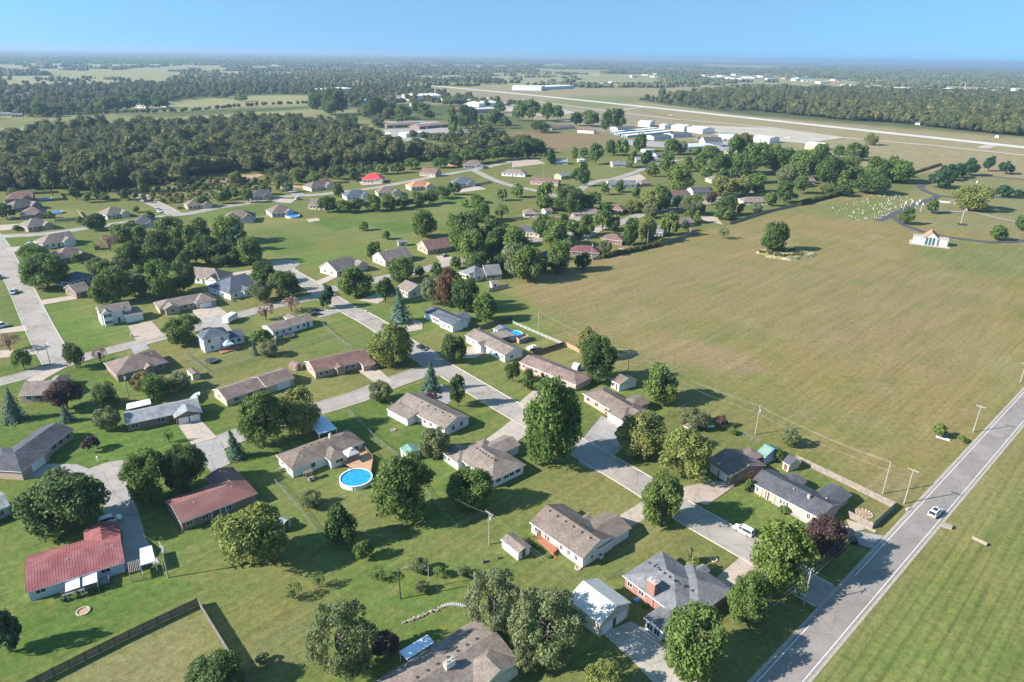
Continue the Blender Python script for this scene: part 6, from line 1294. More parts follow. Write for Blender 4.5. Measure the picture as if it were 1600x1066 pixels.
# white metal carport by the red metal roof
r = tag(empty('carport', G(230, 888)), 'pale flat carport roof in the drive of the red metal roofed house', 'carport')
cv = cover(r, [(219, 884), (243, 877), (237, 852), (218, 857)], mat('carport_roof', (.52, .50, .47), .6, .12, .8), 2.5)
r = tag(empty('pergola', G(210, 898)), 'slatted wooden pergola at the end of the red metal roofed house', 'pergola')
w_ = [G(*p, 2.3) for p in ((202, 896), (219, 891), (216, 874), (200, 879))]
for k in range(7):
    t = k / 6; a = w_[0].lerp(w_[1], t); b = w_[3].lerp(w_[2], t); c = (a + b) / 2; d = b - a; mb = MB(); mb.box(-d.length / 2, d.length / 2, -.06, .06, -.08, .08); o = mb.build('slat', WOOD, r); o.matrix_world = Matrix.Translation(c - r.location) @ Matrix.Rotation(math.atan2(d.y, d.x), 4, 'Z')
for p in w_: q = p - r.location; mb = MB(); mb.box(q.x - .08, q.x + .08, q.y - .08, q.y + .08, .01, 2.22); mb.build('post', WOOD, r)
# pools
def pool(label, c, rad, h=1.25):
    r = tag(empty('round_pool', c), label, 'swimming pool'); n = 36; mb = MB()
    ring = lambda q: [(q * math.cos(2 * math.pi * i / n), q * math.sin(2 * math.pi * i / n)) for i in range(n)]
    o, i_ = ring(rad), ring(rad - .05)
    for k in range(n): j = (k + 1) % n; mb.face([(*o[k], 0.02), (*o[j], 0.02), (*o[j], h), (*o[k], h)])
    mb.build('pool_wall', mat('pool_wall_white', (.66, .64, .6), .5, .08, 2), r)
    mb = MB(); a, b = ring(rad + .08), ring(rad - .22)
    for k in range(n): j = (k + 1) % n; mb.face([(*a[k], h + .02), (*a[j], h + .02), (*b[j], h + .02), (*b[k], h + .02)]); mb.face([(*a[k], h - .08), (*a[j], h - .08), (*a[j], h + .02), (*a[k], h + .02)])
    mb.build('pool_rim', TRIM, r)
    mb = MB(); mb.face([(*p, h - .2) for p in ring(rad - .04)]); mb.build('water', WATER, r)
    lad = MB()
    for yy in (-.28, .28): lad.tube((rad + .35, yy, .0), (rad + .1, yy, h + .6), .035, n=5); lad.tube((rad - .4, yy, h - .5), (rad - .1, yy, h + .6), .035, n=5); lad.tube((rad + .1, yy, h + .6), (rad - .1, yy, h + .6), .035, n=5)
    for zz in (.3, .6, .9, 1.2): lad.box(rad + .12, rad + .32, -.28, .28, zz, zz + .05)
    lo = lad.build('ladder', TRIM, r); lo.rotation_euler = (0, 0, 2.2)
    for k in range(0, n, 3):
        x, y = ring(rad + .05)[k]; u = MB(); u.tube((x, y, .02), (x, y, h - .02), .05, n=4); u.build('upright', TRIM, r)
pool('round blue above ground pool beside the wooden sun deck', G(556, 748, 1.25) * Vector((1, 1, 0)) if False else Vector((G(556, 746, 1.25).x, G(556, 746, 1.25).y, 0)), 4.05)
pool('round blue pool with a small deck inside the white rail fence', Vector((G(801, 522, 1.2).x, G(801, 522, 1.2).y, 0)), 3.9)
pool('small pool behind the topmost house of the left row', Vector((G(70, 311, 1).x, G(70, 311, 1).y, 0)), 4.2)
pool('small blue pool behind the brown house of the left row', Vector((G(89, 331, 1).x, G(89, 331, 1).y, 0)), 3.4)
pool('teal pool on the lawn edge behind the grey house', Vector((G(457, 337, 1).x, G(457, 337, 1).y, 0)), 4.6)
r = tag(empty('pool_deck', G(818, 534)), 'boarded wooden deck box at the side of the fenced pool', 'deck')
w_ = [local(r, G(*p)) for p in ((806, 533), (811, 538), (826, 533), (821, 528))]; q = ccw([(p.x, p.y) for p in w_]); mb = MB(); mb.prism(q, 1.0, 1.15); mb.build('deck_floor', WOOD, r)
for i in range(4):
    a, b = Vector((*q[i], 0)), Vector((*q[(i + 1) % 4], 0)); d = b - a; n = max(2, int(d.length / .6))
    for k in range(n):
        c = a + d * ((k + .5) / n); mb = MB(); mb.box(-d.length / n / 2 + .03, d.length / n / 2 - .03, -.03, .03, .05, 2.0); o = mb.build('board', TANWOOD if i == 0 else WOOD, r); o.location = c; o.rotation_euler = (0, 0, math.atan2(d.y, d.x))
# gazebos
def gazebo(label, c, s, h, m):
    r = tag(empty('garden_gazebo', c, R(42)), label, 'gazebo'); mb = MB()
    for k in range(4):
        a = [(-s, -s), (s, -s), (s, s), (-s, s)]; p, q = a[k], a[(k + 1) % 4]; mb.face([(*p, h), (*q, h), (q[0] * .25, q[1] * .25, h + .9), (p[0] * .25, p[1] * .25, h + .9)]); mb.face([(*p, h - .25), (*q, h - .25), (*q, h), (*p, h)])
    a = [(-s * .3, -s * .3), (s * .3, -s * .3), (s * .3, s * .3), (-s * .3, s * .3)]
    mb.face([(*p, h + 1.05) for p in a]); mb.build('canopy', m, r)
    for x, y in ((-s, -s), (s, -s), (s, s), (-s, s)): k = MB(); k.tube((x * .95, y * .95, 0), (x * .95, y * .95, h), .06, n=5); k.build('post', DKMETAL, r)
CAN = mat('canvas', (.62, .56, .5), .9, .08, 1)
gazebo('square canvas gazebo standing on the deck by the blue pool', Vector((G(549, 718, .9).x, G(549, 718, .9).y, .92)), 1.7, 2.3, CAN)
gazebo('pale canvas gazebo on the deck of the two storey white house', Vector((G(357, 546, .3).x, G(357, 546, .3).y, .35)), 1.7, 2.3, MATS['awning_white'])
mb = MB(); 
r = tag(empty('low_deck', G(357, 548)), 'low reddish deck under the pale gazebo', 'deck'); w_ = [local(r, G(*p)) for p in ((341, 549), (346, 554), (377, 545), (370, 540))]; mb.prism(ccw([(p.x, p.y) for p in w_]), .15, .34); mb.build('deck_floor', REDWOOD, r)
# ---------------------------------------------------------------- fences
def at_line(pp, step):
    pts = [G(*p) for p in pp]; out = []
    for i in range(len(pts) - 1):
        d = pts[i + 1] - pts[i]; n = max(1, round(d.length / step))
        for k in range(n): out.append((pts[i] + d * (k / n), pts[i] + d * ((k + 1) / n)))
    return out
def privacy_fence(label, pp, h=1.85, m=WOOD, step=2.4):
    seg = at_line(pp, step); r = tag(empty('wooden_fence', seg[0][0]), label, 'fence')
    for a, b in seg:
        d = b - a; n = max(4, int(d.length / .2)); mb = MB(); w = d.length / n
        for k in range(n): jj = random.uniform(-.03, .03); mb.box(w * k + .012, w * (k + 1) - .012, -.012, .012, .04, h + jj)
        for z in (.4, h - .35): mb.box(0, d.length, .014, .06, z, z + .09)
        mb.build('panel', m, r, a - r.location, math.atan2(d.y, d.x))
        p = MB(); p.box(-.06, .06, -.05, .07, 0, h + .06); p.build('post', m, r, a - r.location, math.atan2(d.y, d.x))
privacy_fence('dark board fence running up to the corner at the bottom left', [(-40, 1122), (60, 1069), (180, 1008), (310, 946)], 1.85, DKWOOD)
privacy_fence('dark board fence running down from the corner to the bottom edge', [(311, 947), (345, 1003), (400, 1094)], 1.85, mat('grey_fence_wood', (.19, .17, .15), .9, .25, 3, col2=(.14, .125, .115)))
privacy_fence('board fence round the garden of the dark roofed house', [(1243, 720), (1320, 757), (1397, 795), (1362, 827), (1324, 808)], 1.8, WOOD)
privacy_fence('dark board fence across the yard behind the mauve brick house', [(832, 557), (882, 541)], 1.9, DKWOOD)
privacy_fence('dark board fence behind the white garden shed and pool', [(750, 516), (800, 500)], 1.9, DKWOOD)
privacy_fence('short tan board fence behind the dense dark tree', [(884, 541), (908, 553), (912, 562)], 1.6, TANWOOD)
privacy_fence('low board fence before the field under the mid row trees', [(764, 457), (795, 449)], 1.8, WOOD, 3)
privacy_fence('long grey board fence between the field and the far houses', [(926, 407), (985, 394), (1041, 381), (1088, 365)], 1.8, WOOD, 3)
privacy_fence('grey board fence at the field before the mauve hip house', [(1140, 351), (1200, 332), (1247, 322)], 1.8, WOOD, 3.5)
privacy_fence('pale board fence behind the blue grey hip house', [(715, 296), (768, 286)], 1.8, WOOD, 4)
privacy_fence('brown board fence around the pool yard, far left', [(56, 316), (100, 313), (92, 302), (52, 304)], 1.8, DKWOOD, 4)
privacy_fence('grey board fence between the far left row and the street', [(86, 347), (132, 344), (122, 332)], 1.8, WOOD, 4)
privacy_fence('brown board fence beside the grey house near the red roof', [(458, 293), (483, 295), (481, 288)], 1.8, TANWOOD, 4)
privacy_fence('reddish board fence left of the bright red roof', [(520, 288), (546, 286)], 1.8, REDWOOD, 4)
privacy_fence('tan board fence near the steep brown house', [(692, 258), (715, 261)], 1.8, TANWOOD, 5)
def rail_fence(label, pp, h=1.35, m=WHITE, step=2.4):
    seg = at_line(pp, step); r = tag(empty('rail_fence', seg[0][0]), label, 'fence')
    for a, b in seg:
        d = b - a; ang = math.atan2(d.y, d.x)
        for z in (.3, .7, 1.1): mb = MB(); mb.box(0, d.length, -.02, .02, z, z + .15); mb.build('rail', m, r, a - r.location, ang)
        p = MB(); p.box(-.07, .07, -.07, .07, 0, h); p.build('post', m, r, a - r.location, ang)
rail_fence('pale three rail fence along the field beside the pool', [(801, 506), (882, 541)], 1.4, mat('grey_rails', (.5, .48, .44), .8, .15, 2))
LINK = mat('chain_link_wire', (.36, .38, .38), .5, .1, 3, metal=.5)
def link_fence(label, pp, h=1.2, step=3.0):
    seg = at_line(pp, step); r = tag(empty('chain_link_fence', seg[0][0]), label, 'fence')
    for i, (a, b) in enumerate(seg):
        d = b - a; ang = math.atan2(d.y, d.x); mb = MB(); L = d.length
        p = MB(); p.tube((0, 0, 0), (0, 0, h + .05), .04, n=5); p.build('post', STEEL, r, a - r.location)
        p = MB(); p.tube((0, 0, h), (L, 0, h), .03, n=4, cap=False); p.build('top_rail', STEEL, r, a - r.location, ang)
        s = .3; n = int(L / s)
        for k in range(-int(h / s), n):
            for sg in (1, -1):
                x0, x1 = k * s, k * s + h; z0, z1 = (0.03, h) if sg > 0 else (h, .03)
                c0, c1 = max(0, x0), min(L, x1)
                if c1 <= c0: continue
                f0, f1 = (c0 - x0) / h, (c1 - x0) / h
                pa = (c0, 0, z0 + (z1 - z0) * f0); pb = (c1, 0, z0 + (z1 - z0) * f1); e = .012
                mb.face([(pa[0], 0, pa[2] - e), (pb[0], 0, pb[2] - e), (pb[0], 0, pb[2] + e), (pa[0], 0, pa[2] + e)])
        o = mb.build('wire_mesh', LINK, r, a - r.location, ang); o['kind'] = 'stuff'
link_fence('chain link fence running down beside the brown metal roofed house', [(430, 755), (471, 801), (508, 852)])
link_fence('chain link fence between the pool lawn and the tan house', [(545, 645), (590, 690), (640, 730), (683, 795), (715, 826)])
link_fence('chain link fence returning behind the beige many-hipped house', [(715, 826), (760, 802), (800, 780)])
link_fence('short chain link fence by the rounded dark tree', [(575, 843), (592, 843), (638, 821)])
link_fence('chain link fence left end of the pool garden', [(432, 757), (460, 744)])
link_fence('wire fence around the yard of the two storey white house', [(302, 548), (288, 556), (325, 584), (410, 559), (470, 541), (525, 526)])
link_fence('wire fence behind the long white house', [(498, 503), (525, 528), (549, 544)])
link_fence('chain link fence below the round tree at the field edge', [(1041, 655), (1072, 636)])
link_fence('wire fence at the back of the shaded brown house', [(1150, 676), (1186, 694)])
link_fence('short chain link gate beside the white metal garage', [(947, 907), (972, 895)], 1.3, 2.0)
link_fence('chain link fence behind the corner lot tan house', [(606, 628), (618, 640)])
def hedge(label, pp, w, h):
    pts = [G(*p) for p in pp]; v = []; P = []; S = []; rng = np.random.RandomState(3)
    for i in range(len(pts) - 1):
        n = int((pts[i + 1] - pts[i]).length / .8)
        for k in range(n): p = pts[i].lerp(pts[i + 1], k / n); P.append((p.x + rng.normal() * .3, p.y + rng.normal() * .3, h * .45)); S.append((w * rng.uniform(.8, 1.2), w * rng.uniform(.8, 1.2), h * rng.uniform(.5, .65)))
    scatter('hedge', P, S, proto, label, 'hedge')
hedge('low clipped hedge leading from the tree mass to the cemetery', [(1425, 272), (1470, 258)], 1.5, 2.2)
hedge('ragged hedge along the field end fence', [(1247, 321), (1290, 310), (1330, 301)], 2.2, 3.2)
hedge('overgrown growth along the long boundary fence', [(940, 404), (1000, 391), (1030, 384)], 1.3, 2.6)
# ---------------------------------------------------------------- poles and wires
POLES = {}
def pole(key, label, base, top, arms=1, trans=False, m=POLE, lamp=False, name='utility_pole', cat='utility pole'):
    b = G(*base); hh = 9.0
    zs = np.arange(3, 16, .1); hh = float(min(zs, key=lambda z: abs(pix(Vector((b.x, b.y, z)))[1] - top[1])))
    r = tag(empty(name, b), label, cat); mb = MB(); mb.tube((0, 0, -.05), (0, 0, hh), .16 if hh > 6.5 else .1, .11 if hh > 6.5 else .07, 8); mb.build('shaft', m, r)
    POLES[key] = (b, hh)
    for k in range(arms):
        z = hh - .35 - k * .8; a = MB(); a.box(-1.2, 1.2, -.06, .06, z - .07, z + .07); a.build('cross_arm', m, r, None, R(-46 if key != 'P5' else 44))
        for x in (-1.1, -.45, .45, 1.1):
            t = R(-46); i = MB(); i.tube((0, 0, 0), (0, 0, .2), .05, .04, 6); i.build('insulator', WHITE, r, (x * math.cos(t), x * math.sin(t), z + .07))
    if trans: t = MB(); t.tube((.3, 0, hh - 2.1), (.3, 0, hh - 1.1), .24, .24, 10); t.build('transformer', mat('transformer_grey', (.45, .47, .48), .5), r)
    if lamp:
        t = MB(); t.tube((0, 0, hh - .3), (1.4, .2, hh + .1), .05, .04, 6); t.build('lamp_arm', STEEL, r); t = MB(); t.box(1.2, 1.8, .05, .35, hh, hh + .16); t.build('lamp_head', STEEL, r)
    return r
pole('P1', 'weathered utility pole with two arms right of the red metal roof', (263, 903), (251, 850), 2, True)
pole('P2', 'utility pole with a transformer beside the small white shed', (764.4, 851), (762.5, 800), 1, True)
pole('P3', 'dark lamp pole alone on the open lawn', (625.7, 936), (619.7, 888), 0, False, mat('dark_pole', (.06, .06, .06), .7), True)
pole('P4', 'plain pale pole with a guy wire on the open lawn', (670.4, 918), (668, 881), 0, False)
pole('P5', 'utility pole at the mouth of the diagonal street', (1255.5, 945), (1269, 889), 1, False)
pole('P6', 'pale utility pole at the near edge of the big field', (1180, 679), (1185, 634), 0, True)
pole('P7', 'utility pole beside the board fence corner near the road', (1379, 772), (1391.5, 721), 0, False)
pole('P8', 'utility pole with one wide arm close to the county road', (1412.5, 787), (1427, 733), 1, False)
pole('P9', 'utility pole with one arm beside the road at the culvert', (1520.4, 675.4), (1534, 634), 1, False)
pole('P10', 'utility pole at the right edge of the photo by the road', (1594, 598), (1601, 568), 1, False)
pole('P11', 'utility pole with transformer behind the hip house small garage', (981, 582.5), (982.5, 550), 0, True)
pole('P12', 'thin utility pole on the field side of the pale rail fence', (841, 522), (841.5, 486), 0)
pole('P13', 'utility pole at the field edge near the low board fence', (825.6, 438), (826, 413), 0, True)
pole('P14', 'utility pole at the near end of the long grey fence', (924, 405), (925, 379), 0, True)
pole('P15', 'utility pole along the middle of the long grey fence', (1011, 384), (1012, 358), 0)
pole('P16', 'utility pole beside the mauve hip house fence', (1149, 342), (1151, 320), 0)
pole('P17', 'utility pole before the tree mass near the cemetery', (1298, 292), (1301, 271), 0)
pole('P18', 'leaning grey pole in the shrub clump behind the white house', (433, 556), (428, 521), 0, True)
pole('P19', 'utility pole behind the dark brown hip house', (200.6, 619), (190, 583), 0, True)
pole('P21', 'utility pole on the drive of the brick house at the bottom', (1062, 1064), (1067.6, 1028), 1, False)
pole('P23', 'slim pole standing on the airfield edge by the hedge', (1471, 257), (1475, 242), 0)
pole('P24', 'tall pale pole beside the hedge trees of the green field', (494, 338), (496, 315), 0)
pole('P25', 'slim pole alone in the green field', (553, 362), (552, 344), 0)
pole('P26', 'pale tall mast on the airfield left of the hangars', (922, 178), (923, 163), 0)
pole('P27', 'slim pole in front of the white hangar row', (1112, 217), (1113, 202), 0)
pole('P28', 'slim pole beside the upper street', (774, 287), (774, 270), 0)
pole('P29', 'pale slim pole among the lone trees of the green field', (788, 316), (788, 299), 0)
pole('P30', 'utility pole behind the steep gabled brick house', (849, 279), (849, 258), 0)
pole('P31', 'pole in the middle of the tree mass edge', (1335, 285), (1337, 270), 0)
pole('P20', 'curved arm street lamp at the foot of the west street', (79, 570), (69, 537), 0, False, STEEL, True, 'street_lamp', 'street lamp')
WN = 0
def wire(label, k1, k2, off=(0, 0), dz1=-.2, dz2=-.2, sag=.9, p2=None, n=10):
    b1, h1 = POLES[k1]
    if p2 is None: b2, h2 = POLES[k2]; e = Vector((b2.x, b2.y, h2 + dz2))
    else: e = p2
    s = Vector((b1.x, b1.y, h1 + dz1)); d = (e - s); nn = Vector((-d.y, d.x, 0)).normalized(); s = s + nn * off[0]; e = e + nn * off[1]; mb = MB()
    pts = [s.lerp(e, i / n) - Vector((0, 0, 4 * sag * (i / n) * (1 - i / n))) for i in range(n + 1)]
    for i in range(n): mb.tube(pts[i], pts[i + 1], .012, n=3, cap=False)
    tag(mb.build('power_line', WIRE), label, 'power line', 'wires strung between the utility poles')
def wires(txt, k1, k2, offs=(-.9, .9), low=True):
    for j, o in enumerate(offs): wire(('upper ' if j else 'upper outer ') + 'wire spanning ' + txt, k1, k2, (o, o))
    if low: wire('lower cable slung ' + txt, k1, k2, (0, 0), -2.6, -2.6)
wires('from the fenced pool to the hip house garage', 'P12', 'P11', (-.3, .3)); wires('over the field edge beside the round tree', 'P11', 'P6', (-.3, .3)); wires('along the field to the fence corner', 'P6', 'P7', (-.3, .3))
wires('from the low fence to the fenced pool', 'P13', 'P12', (0,), False); wires('across the mouth of the diagonal street', 'P5', 'P8', (-1, -.4, .4)); wires('along the county road past the culvert', 'P8', 'P9', (-1, 1), False)
wires('along the road to the right picture edge', 'P9', 'P10', (-1, 1), False); wires('down the brick house drive to the corner', 'P21', 'P5', (-1, -.4, .4)); wires('between the long fence poles', 'P14', 'P15', (0,), False)
wire('thin wire from the lamp pole to the pale lawn pole', 'P3', 'P4'); wire('service wire from the shed pole over the beige house garden', 'P2', None, (0, 0), p2=G(690, 765, 7)); wire('second service wire over the beige house garden', 'P2', None, (.5, .5), p2=G(697, 760, 7))
wire('long wire from the shed pole over the metal garage', 'P2', 'P21', (.4, .4), sag=1.5); wire('second long wire over the metal garage', 'P2', 'P21', (-.4, -.4), sag=1.5)
wire('yellow sleeved guy wire of the pale lawn pole', 'P4', None, (0, 0), -.3, sag=0, p2=G(688, 930, .05)); wire('guy wire of the fence corner pole', 'P7', None, (0, 0), -.5, sag=0, p2=G(1397, 782, .05)); wire('guy wire of the road pole near the board fence', 'P8', None, (0, 0), -.5, sag=0, p2=G(1404, 786, .05))
# ---------------------------------------------------------------- vehicles
CARP = {}
def carpaint(k):
    c = dict(white=(.78, .78, .77), black=(.02, .02, .022), darkred=(.10, .03, .035), red=(.38, .03, .03), silver=(.42, .43, .44), dark=(.05, .055, .065), blue=(.32, .42, .52))[k]
    return mat('car_paint_' + k, c, .25, .03, 1, spec=.55)
LAMP = mat('lamp_lens', (.7, .7, .66), .15); TAIL = mat('tail_lens', (.4, .02, .02), .2)
SHAPES = {  # stations x, then belt height; roof stations
 'suv': (4.7, 1.86, .95, [(-2.1, 1.66), (-1.85, 1.72), (.2, 1.74), (.55, 1.66)], 1.35, -2.28), 'sedan': (4.7, 1.8, .88, [(-1.35, 1.42), (-1.0, 1.45), (.1, 1.46), (.4, 1.4)], 1.25, -1.95),
 'pickup': (5.6, 1.95, 1.05, [(-.45, 1.82), (-.2, 1.86), (.75, 1.86), (1.0, 1.78)], 1.6, -.65), 'van': (5.2, 1.95, 1.1, [(-2.5, 1.95), (-2.2, 2.05), (.9, 2.05), (1.2, 1.95)], 1.9, -2.56)}
def car(label, rear, front, kind='suv', paint='white', name=None, cat=None, group=None, roofrails=False, sunroof=False, size=None):
    a, b = G(*rear), G(*front); u = b - a; ang = math.atan2(u.y, u.x); L, wd, belt, rf, wsx, rwx = SHAPES[kind]; w = wd / 2; P = carpaint(paint)
    r = tag(empty(name or {'suv': 'parked_car', 'sedan': 'parked_car', 'pickup': 'pickup_truck', 'van': 'van'}[kind], Vector(((a.x + b.x) / 2, (a.y + b.y) / 2, .06)), ang), label, cat or {'suv': 'car', 'sedan': 'car', 'pickup': 'pickup truck', 'van': 'van'}[kind], group)
    mb = MB(); mb.smooth = False
    st = [(-L / 2, .80, .45, belt - .12), (-L / 2 + .15, .95, .3, belt - .02), (-L / 2 + .9, 1, .25, belt), (0, 1, .25, belt), (L / 2 - 1.25, 1, .25, belt - .02), (L / 2 - .35, .95, .28, belt - .16), (L / 2, .78, .42, belt - .34)]
    def ring(x, f, z0, z1): return [(x, -w * f, z0), (x, w * f, z0), (x, w * f, z0 + (z1 - z0) * .62), (x, w * f * .93, z1), (x, -w * f * .93, z1), (x, -w * f, z0 + (z1 - z0) * .62)]
    rg = [ring(*s) for s in st]
    for i in range(len(rg) - 1):
        for k in range(6): j = (k + 1) % 6; mb.face([rg[i][k], rg[i][j], rg[i + 1][j], rg[i + 1][k]][::-1])
    mb.face(rg[0]); mb.face(rg[-1][::-1])
    mb.build('body', P, r)
    if kind == 'pickup':
        t = MB(); t.box(-L / 2 + .12, rwx - .1, -w * .8, w * .8, belt - .02, belt + .012); t.build('cargo_bed', DKMETAL, r)
    # cabin glass and roof skin
    g = MB(); yb = w * .9; yr = w * .72; z0 = belt - .02; zr = [z for x, z in rf]
    base = [(rwx, z0), (rf[0][0], z0), (rf[-1][0], z0), (wsx, z0)]
    for sgn in (-1, 1):
        q = [(rwx, sgn * yb, z0), (wsx, sgn * yb, z0), (rf[-1][0], sgn * yr, zr[-1] - .02), (rf[0][0], sgn * yr, zr[0] - .02)]; g.face(q if sgn < 0 else q[::-1])
    g.face([(wsx, -yb, z0), (wsx, yb, z0), (rf[-1][0], yr, zr[-1] - .02), (rf[-1][0], -yr, zr[-1] - .02)]); g.face([(rwx, yb, z0), (rwx, -yb, z0), (rf[0][0], -yr, zr[0] - .02), (rf[0][0], yr, zr[0] - .02)])
    g.build('window_glass', GLASS, r)
    t = MB()
    for i in range(3):
        (xa, za), (xb, zb) = rf[i], rf[i + 1]; t.face([(xa, -yr - .03, za), (xb, -yr - .03, zb), (xb, yr + .03, zb), (xa, yr + .03, za)]); t.face([(xa, -yr - .03, za - .1), (xb, -yr - .03, zb - .1), (xb, -yr - .03, zb), (xa, -yr - .03, za)]); t.face([(xa, yr + .03, za), (xb, yr + .03, zb), (xb, yr + .03, zb - .1), (xa, yr + .03, za - .1)])
    for sgn in (-1, 1):
        for x0, x1 in ((rwx, rf[0][0]), (wsx, rf[-1][0]), (.1 if kind != 'pickup' else .3, .1 if kind != 'pickup' else .3)): t.tube((x0, sgn * (yb + .01), z0), (x1, sgn * (yr + .01), zr[0] - .05), .05, .05, 4, cap=False)
    t.build('roof_panel', P, r)
    if sunroof: s = MB(); s.box(-1.3, .1, -yr * .75, yr * .75, zr[1] - .02, zr[1] + .04); s.build('sunroof', GLASS, r)
    for x in (L / 2 - .95, -L / 2 + .95):
        for sgn in (-1, 1): k = MB(); k.tube((x, sgn * (w - .2), .34), (x, sgn * (w + .02), .34), .34, .34, 12); wo = k.build('wheel', RUBBER, r); k = MB(); k.tube((x, sgn * (w + .0), .34), (x, sgn * (w + .035), .34), .2, .18, 10); k.build('rim', STEEL, wo)
    for sgn in (-1, 1):
        k = MB(); k.box(L / 2 - .25, L / 2 + .0, sgn * w * .62 - .2, sgn * w * .62 + .2, belt - .38, belt - .2); k.build('headlight', LAMP, r)
        k = MB(); k.box(-L / 2 - .01, -L / 2 + .18, sgn * w * .7 - .12, sgn * w * .7 + .12, belt - .35, belt - .08); k.build('taillight', TAIL, r)
    return r
car('white car with a dark glass roof driving up the county road', (1453, 811), (1468, 797), 'suv', 'white', sunroof=True)
car('white car parked on the diagonal street by the corner tree', (1173, 838), (1150, 826), 'suv', 'white')
car('black pickup truck in the drive beside the burgundy corner tree', (1330, 846), (1322, 834), 'pickup', 'black')
car('dark red pickup in the drive of the corner lot tan house', (663, 622), (679, 622), 'pickup', 'darkred')
car('red pickup truck before the long reddish brown house', (573, 571), (586, 577), 'pickup', 'red')
car('black car in the shade of the pale yellow green street tree', (654, 543), (664, 548), 'sedan', 'black')
car('dark car nearer the long white house drive', (487, 494), (500, 492), 'sedan', 'dark'); car('black car behind the dark one at the long white house', (488, 488), (500, 486), 'sedan', 'black')
car('pale blue pickup on the west street', (26, 455), (19, 462), 'pickup', 'blue', ); car('white van cut by the left edge on a pale drive', (-4, 513), (5, 511), 'van', 'white')
car('white sedan in front of the white twin gabled house', (40, 384), (56, 381), 'sedan', 'white'); car('silver car at the end of the left row drive', (16, 344), (30, 341), 'sedan', 'silver')
car('white car under the eave behind the red metal roof', (168, 817), (178, 814), 'suv', 'white'); car('dark car beside the tan house half hidden by trees', (348, 434), (362, 430), 'sedan', 'black')
car('white van beside the grey roofed house on the upper street', (458, 314), (472, 310), 'van', 'white'); car('silver sedan on the short street at the brushy lot', (243, 330), (250, 327), 'sedan', 'silver')
car('dark car at the end of the short street', (224, 318), (232, 314), 'sedan', 'dark'); car('silver car on the drive of the orange brick house', (690, 403), (699, 399), 'sedan', 'silver')
car('dark pickup left one before the low brick house', (972, 334), (981, 329), 'pickup', 'darkred'); car('black pickup right one before the low brick house', (982, 336), (991, 331), 'pickup', 'black')
car('dark pickup parked at the left edge of the west street', (-6, 432), (4, 438), 'pickup', 'dark'); car('dark red car before the grey house at the brushy lot corner', (277, 327), (286, 325), 'sedan', 'darkred')
car('small dark car by the two storey house in tree shade', (174, 366), (182, 363), 'sedan', 'dark'); car('white car near the stub street corner', (246, 330.5), (252, 333), 'sedan', 'white')
random.seed(5)
for k in range(34):
    x = random.uniform(1085, 1160); y = random.uniform(212, 221) + (x - 1085) * .03; c = G(x, y); e = c + Vector((random.uniform(-1, 1), random.uniform(-.5, .5), 0)) * 3; q = pix(e)
    kd, pt = random.choice(['sedan', 'suv', 'pickup']), random.choice(['white', 'dark', 'silver', 'red', 'blue', 'black'])
    rr = car(f'old {dict(dark="dark grey", blue="pale blue").get(pt, pt)} {dict(suv="tall car", sedan="low car").get(kd, "pickup")} in the crowded yard of junk cars', (x, y), q, kd, pt, 'junk_car', 'car', 'junk cars in the workshop yard')
# camper trailer
a, b = G(352, 508), G(369, 497); ang = math.atan2((b - a).y, (b - a).x); r = tag(empty('camper_trailer', (a + b) / 2, ang), 'white camper trailer parked behind the two storey white house', 'camper trailer')
mb = MB(); pr = [(-3.6, .6), (3.2, .6), (3.6, 1.2), (3.4, 2.7), (2.9, 3.0), (-3.4, 3.0), (-3.6, 2.6)]
for i in range(len(pr)): (x0, z0), (x1, z1) = pr[i], pr[(i + 1) % len(pr)]; mb.face([(x0, -1.2, z0), (x1, -1.2, z1), (x1, 1.2, z1), (x0, 1.2, z0)][::-1])
mb.face([(x, -1.2, z) for x, z in pr]); mb.face([(x, 1.2, z) for x, z in pr][::-1]); mb.build('body', WHITE, r)
for x in (-1.8, .2, 2.2):
    wm = window_mesh(.9, .6); o = link('window', wm[0], r, (x, -1.21, 1.7)); link('pane', wm[1], o)
for x in (-.9, -.1): k = MB(); k.tube((x, -1.25, .36), (x, 1.25, .36), .36, n=10); k.build('wheel', RUBBER, r)
for x in (-1.6, 1.2): k = MB(); k.box(x - .35, x + .35, -.35, .35, 3.0, 3.25); k.build('roof_unit', WHITE, r)
k = MB(); k.tube((3.4, 0, .7), (4.8, 0, .5), .06, n=5); k.build('tow_bar', DKMETAL, r)
def boat(label, A, B, m=WHITE, length=None):
    a, b = G(*A), G(*B); ang = math.atan2((b - a).y, (b - a).x); L = length or (b - a).length; r = tag(empty('boat_on_trailer', (a + b) / 2, ang), label, 'boat'); mb = MB()
    st = [(-.5, .9, .5), (-.2, 1.0, .5), (.2, .95, .52), (.4, .55, .7), (.5, .05, 1.0)]
    rg = [[(x * L, -w * 1.0, 1.35), (x * L, -w * .6, z), (x * L, w * .6, z), (x * L, w, 1.35)] for x, w, z in st]
    for i in range(4):
        for k in range(3): mb.face([rg[i][k], rg[i + 1][k], rg[i + 1][k + 1], rg[i][k + 1]])
        mb.face([rg[i][0], rg[i][3], rg[i + 1][3], rg[i + 1][0]])
    mb.face(rg[0]); mb.build('hull', m, r); k = MB(); k.box(-.1 * L, .12 * L, -.6, .6, 1.36, 1.75); k.build('cover', mat('boat_cover', (.5, .52, .54), .7), r)
    k = MB(); k.box(-.5 * L, .6 * L, -.08, .08, .3, .42); k.build('trailer', STEEL, r)
    for s in (-1, 1): k = MB(); k.tube((-.1 * L, s * 1.0, .3), (-.1 * L, s * 1.2, .3), .3, n=10); k.build('wheel', RUBBER, r)
boat('white boat on a trailer behind the light grey roofed house', (300, 632), (312, 618)); boat('covered boat on a trailer by the fence of the pool yard', (825, 549), (837, 544))
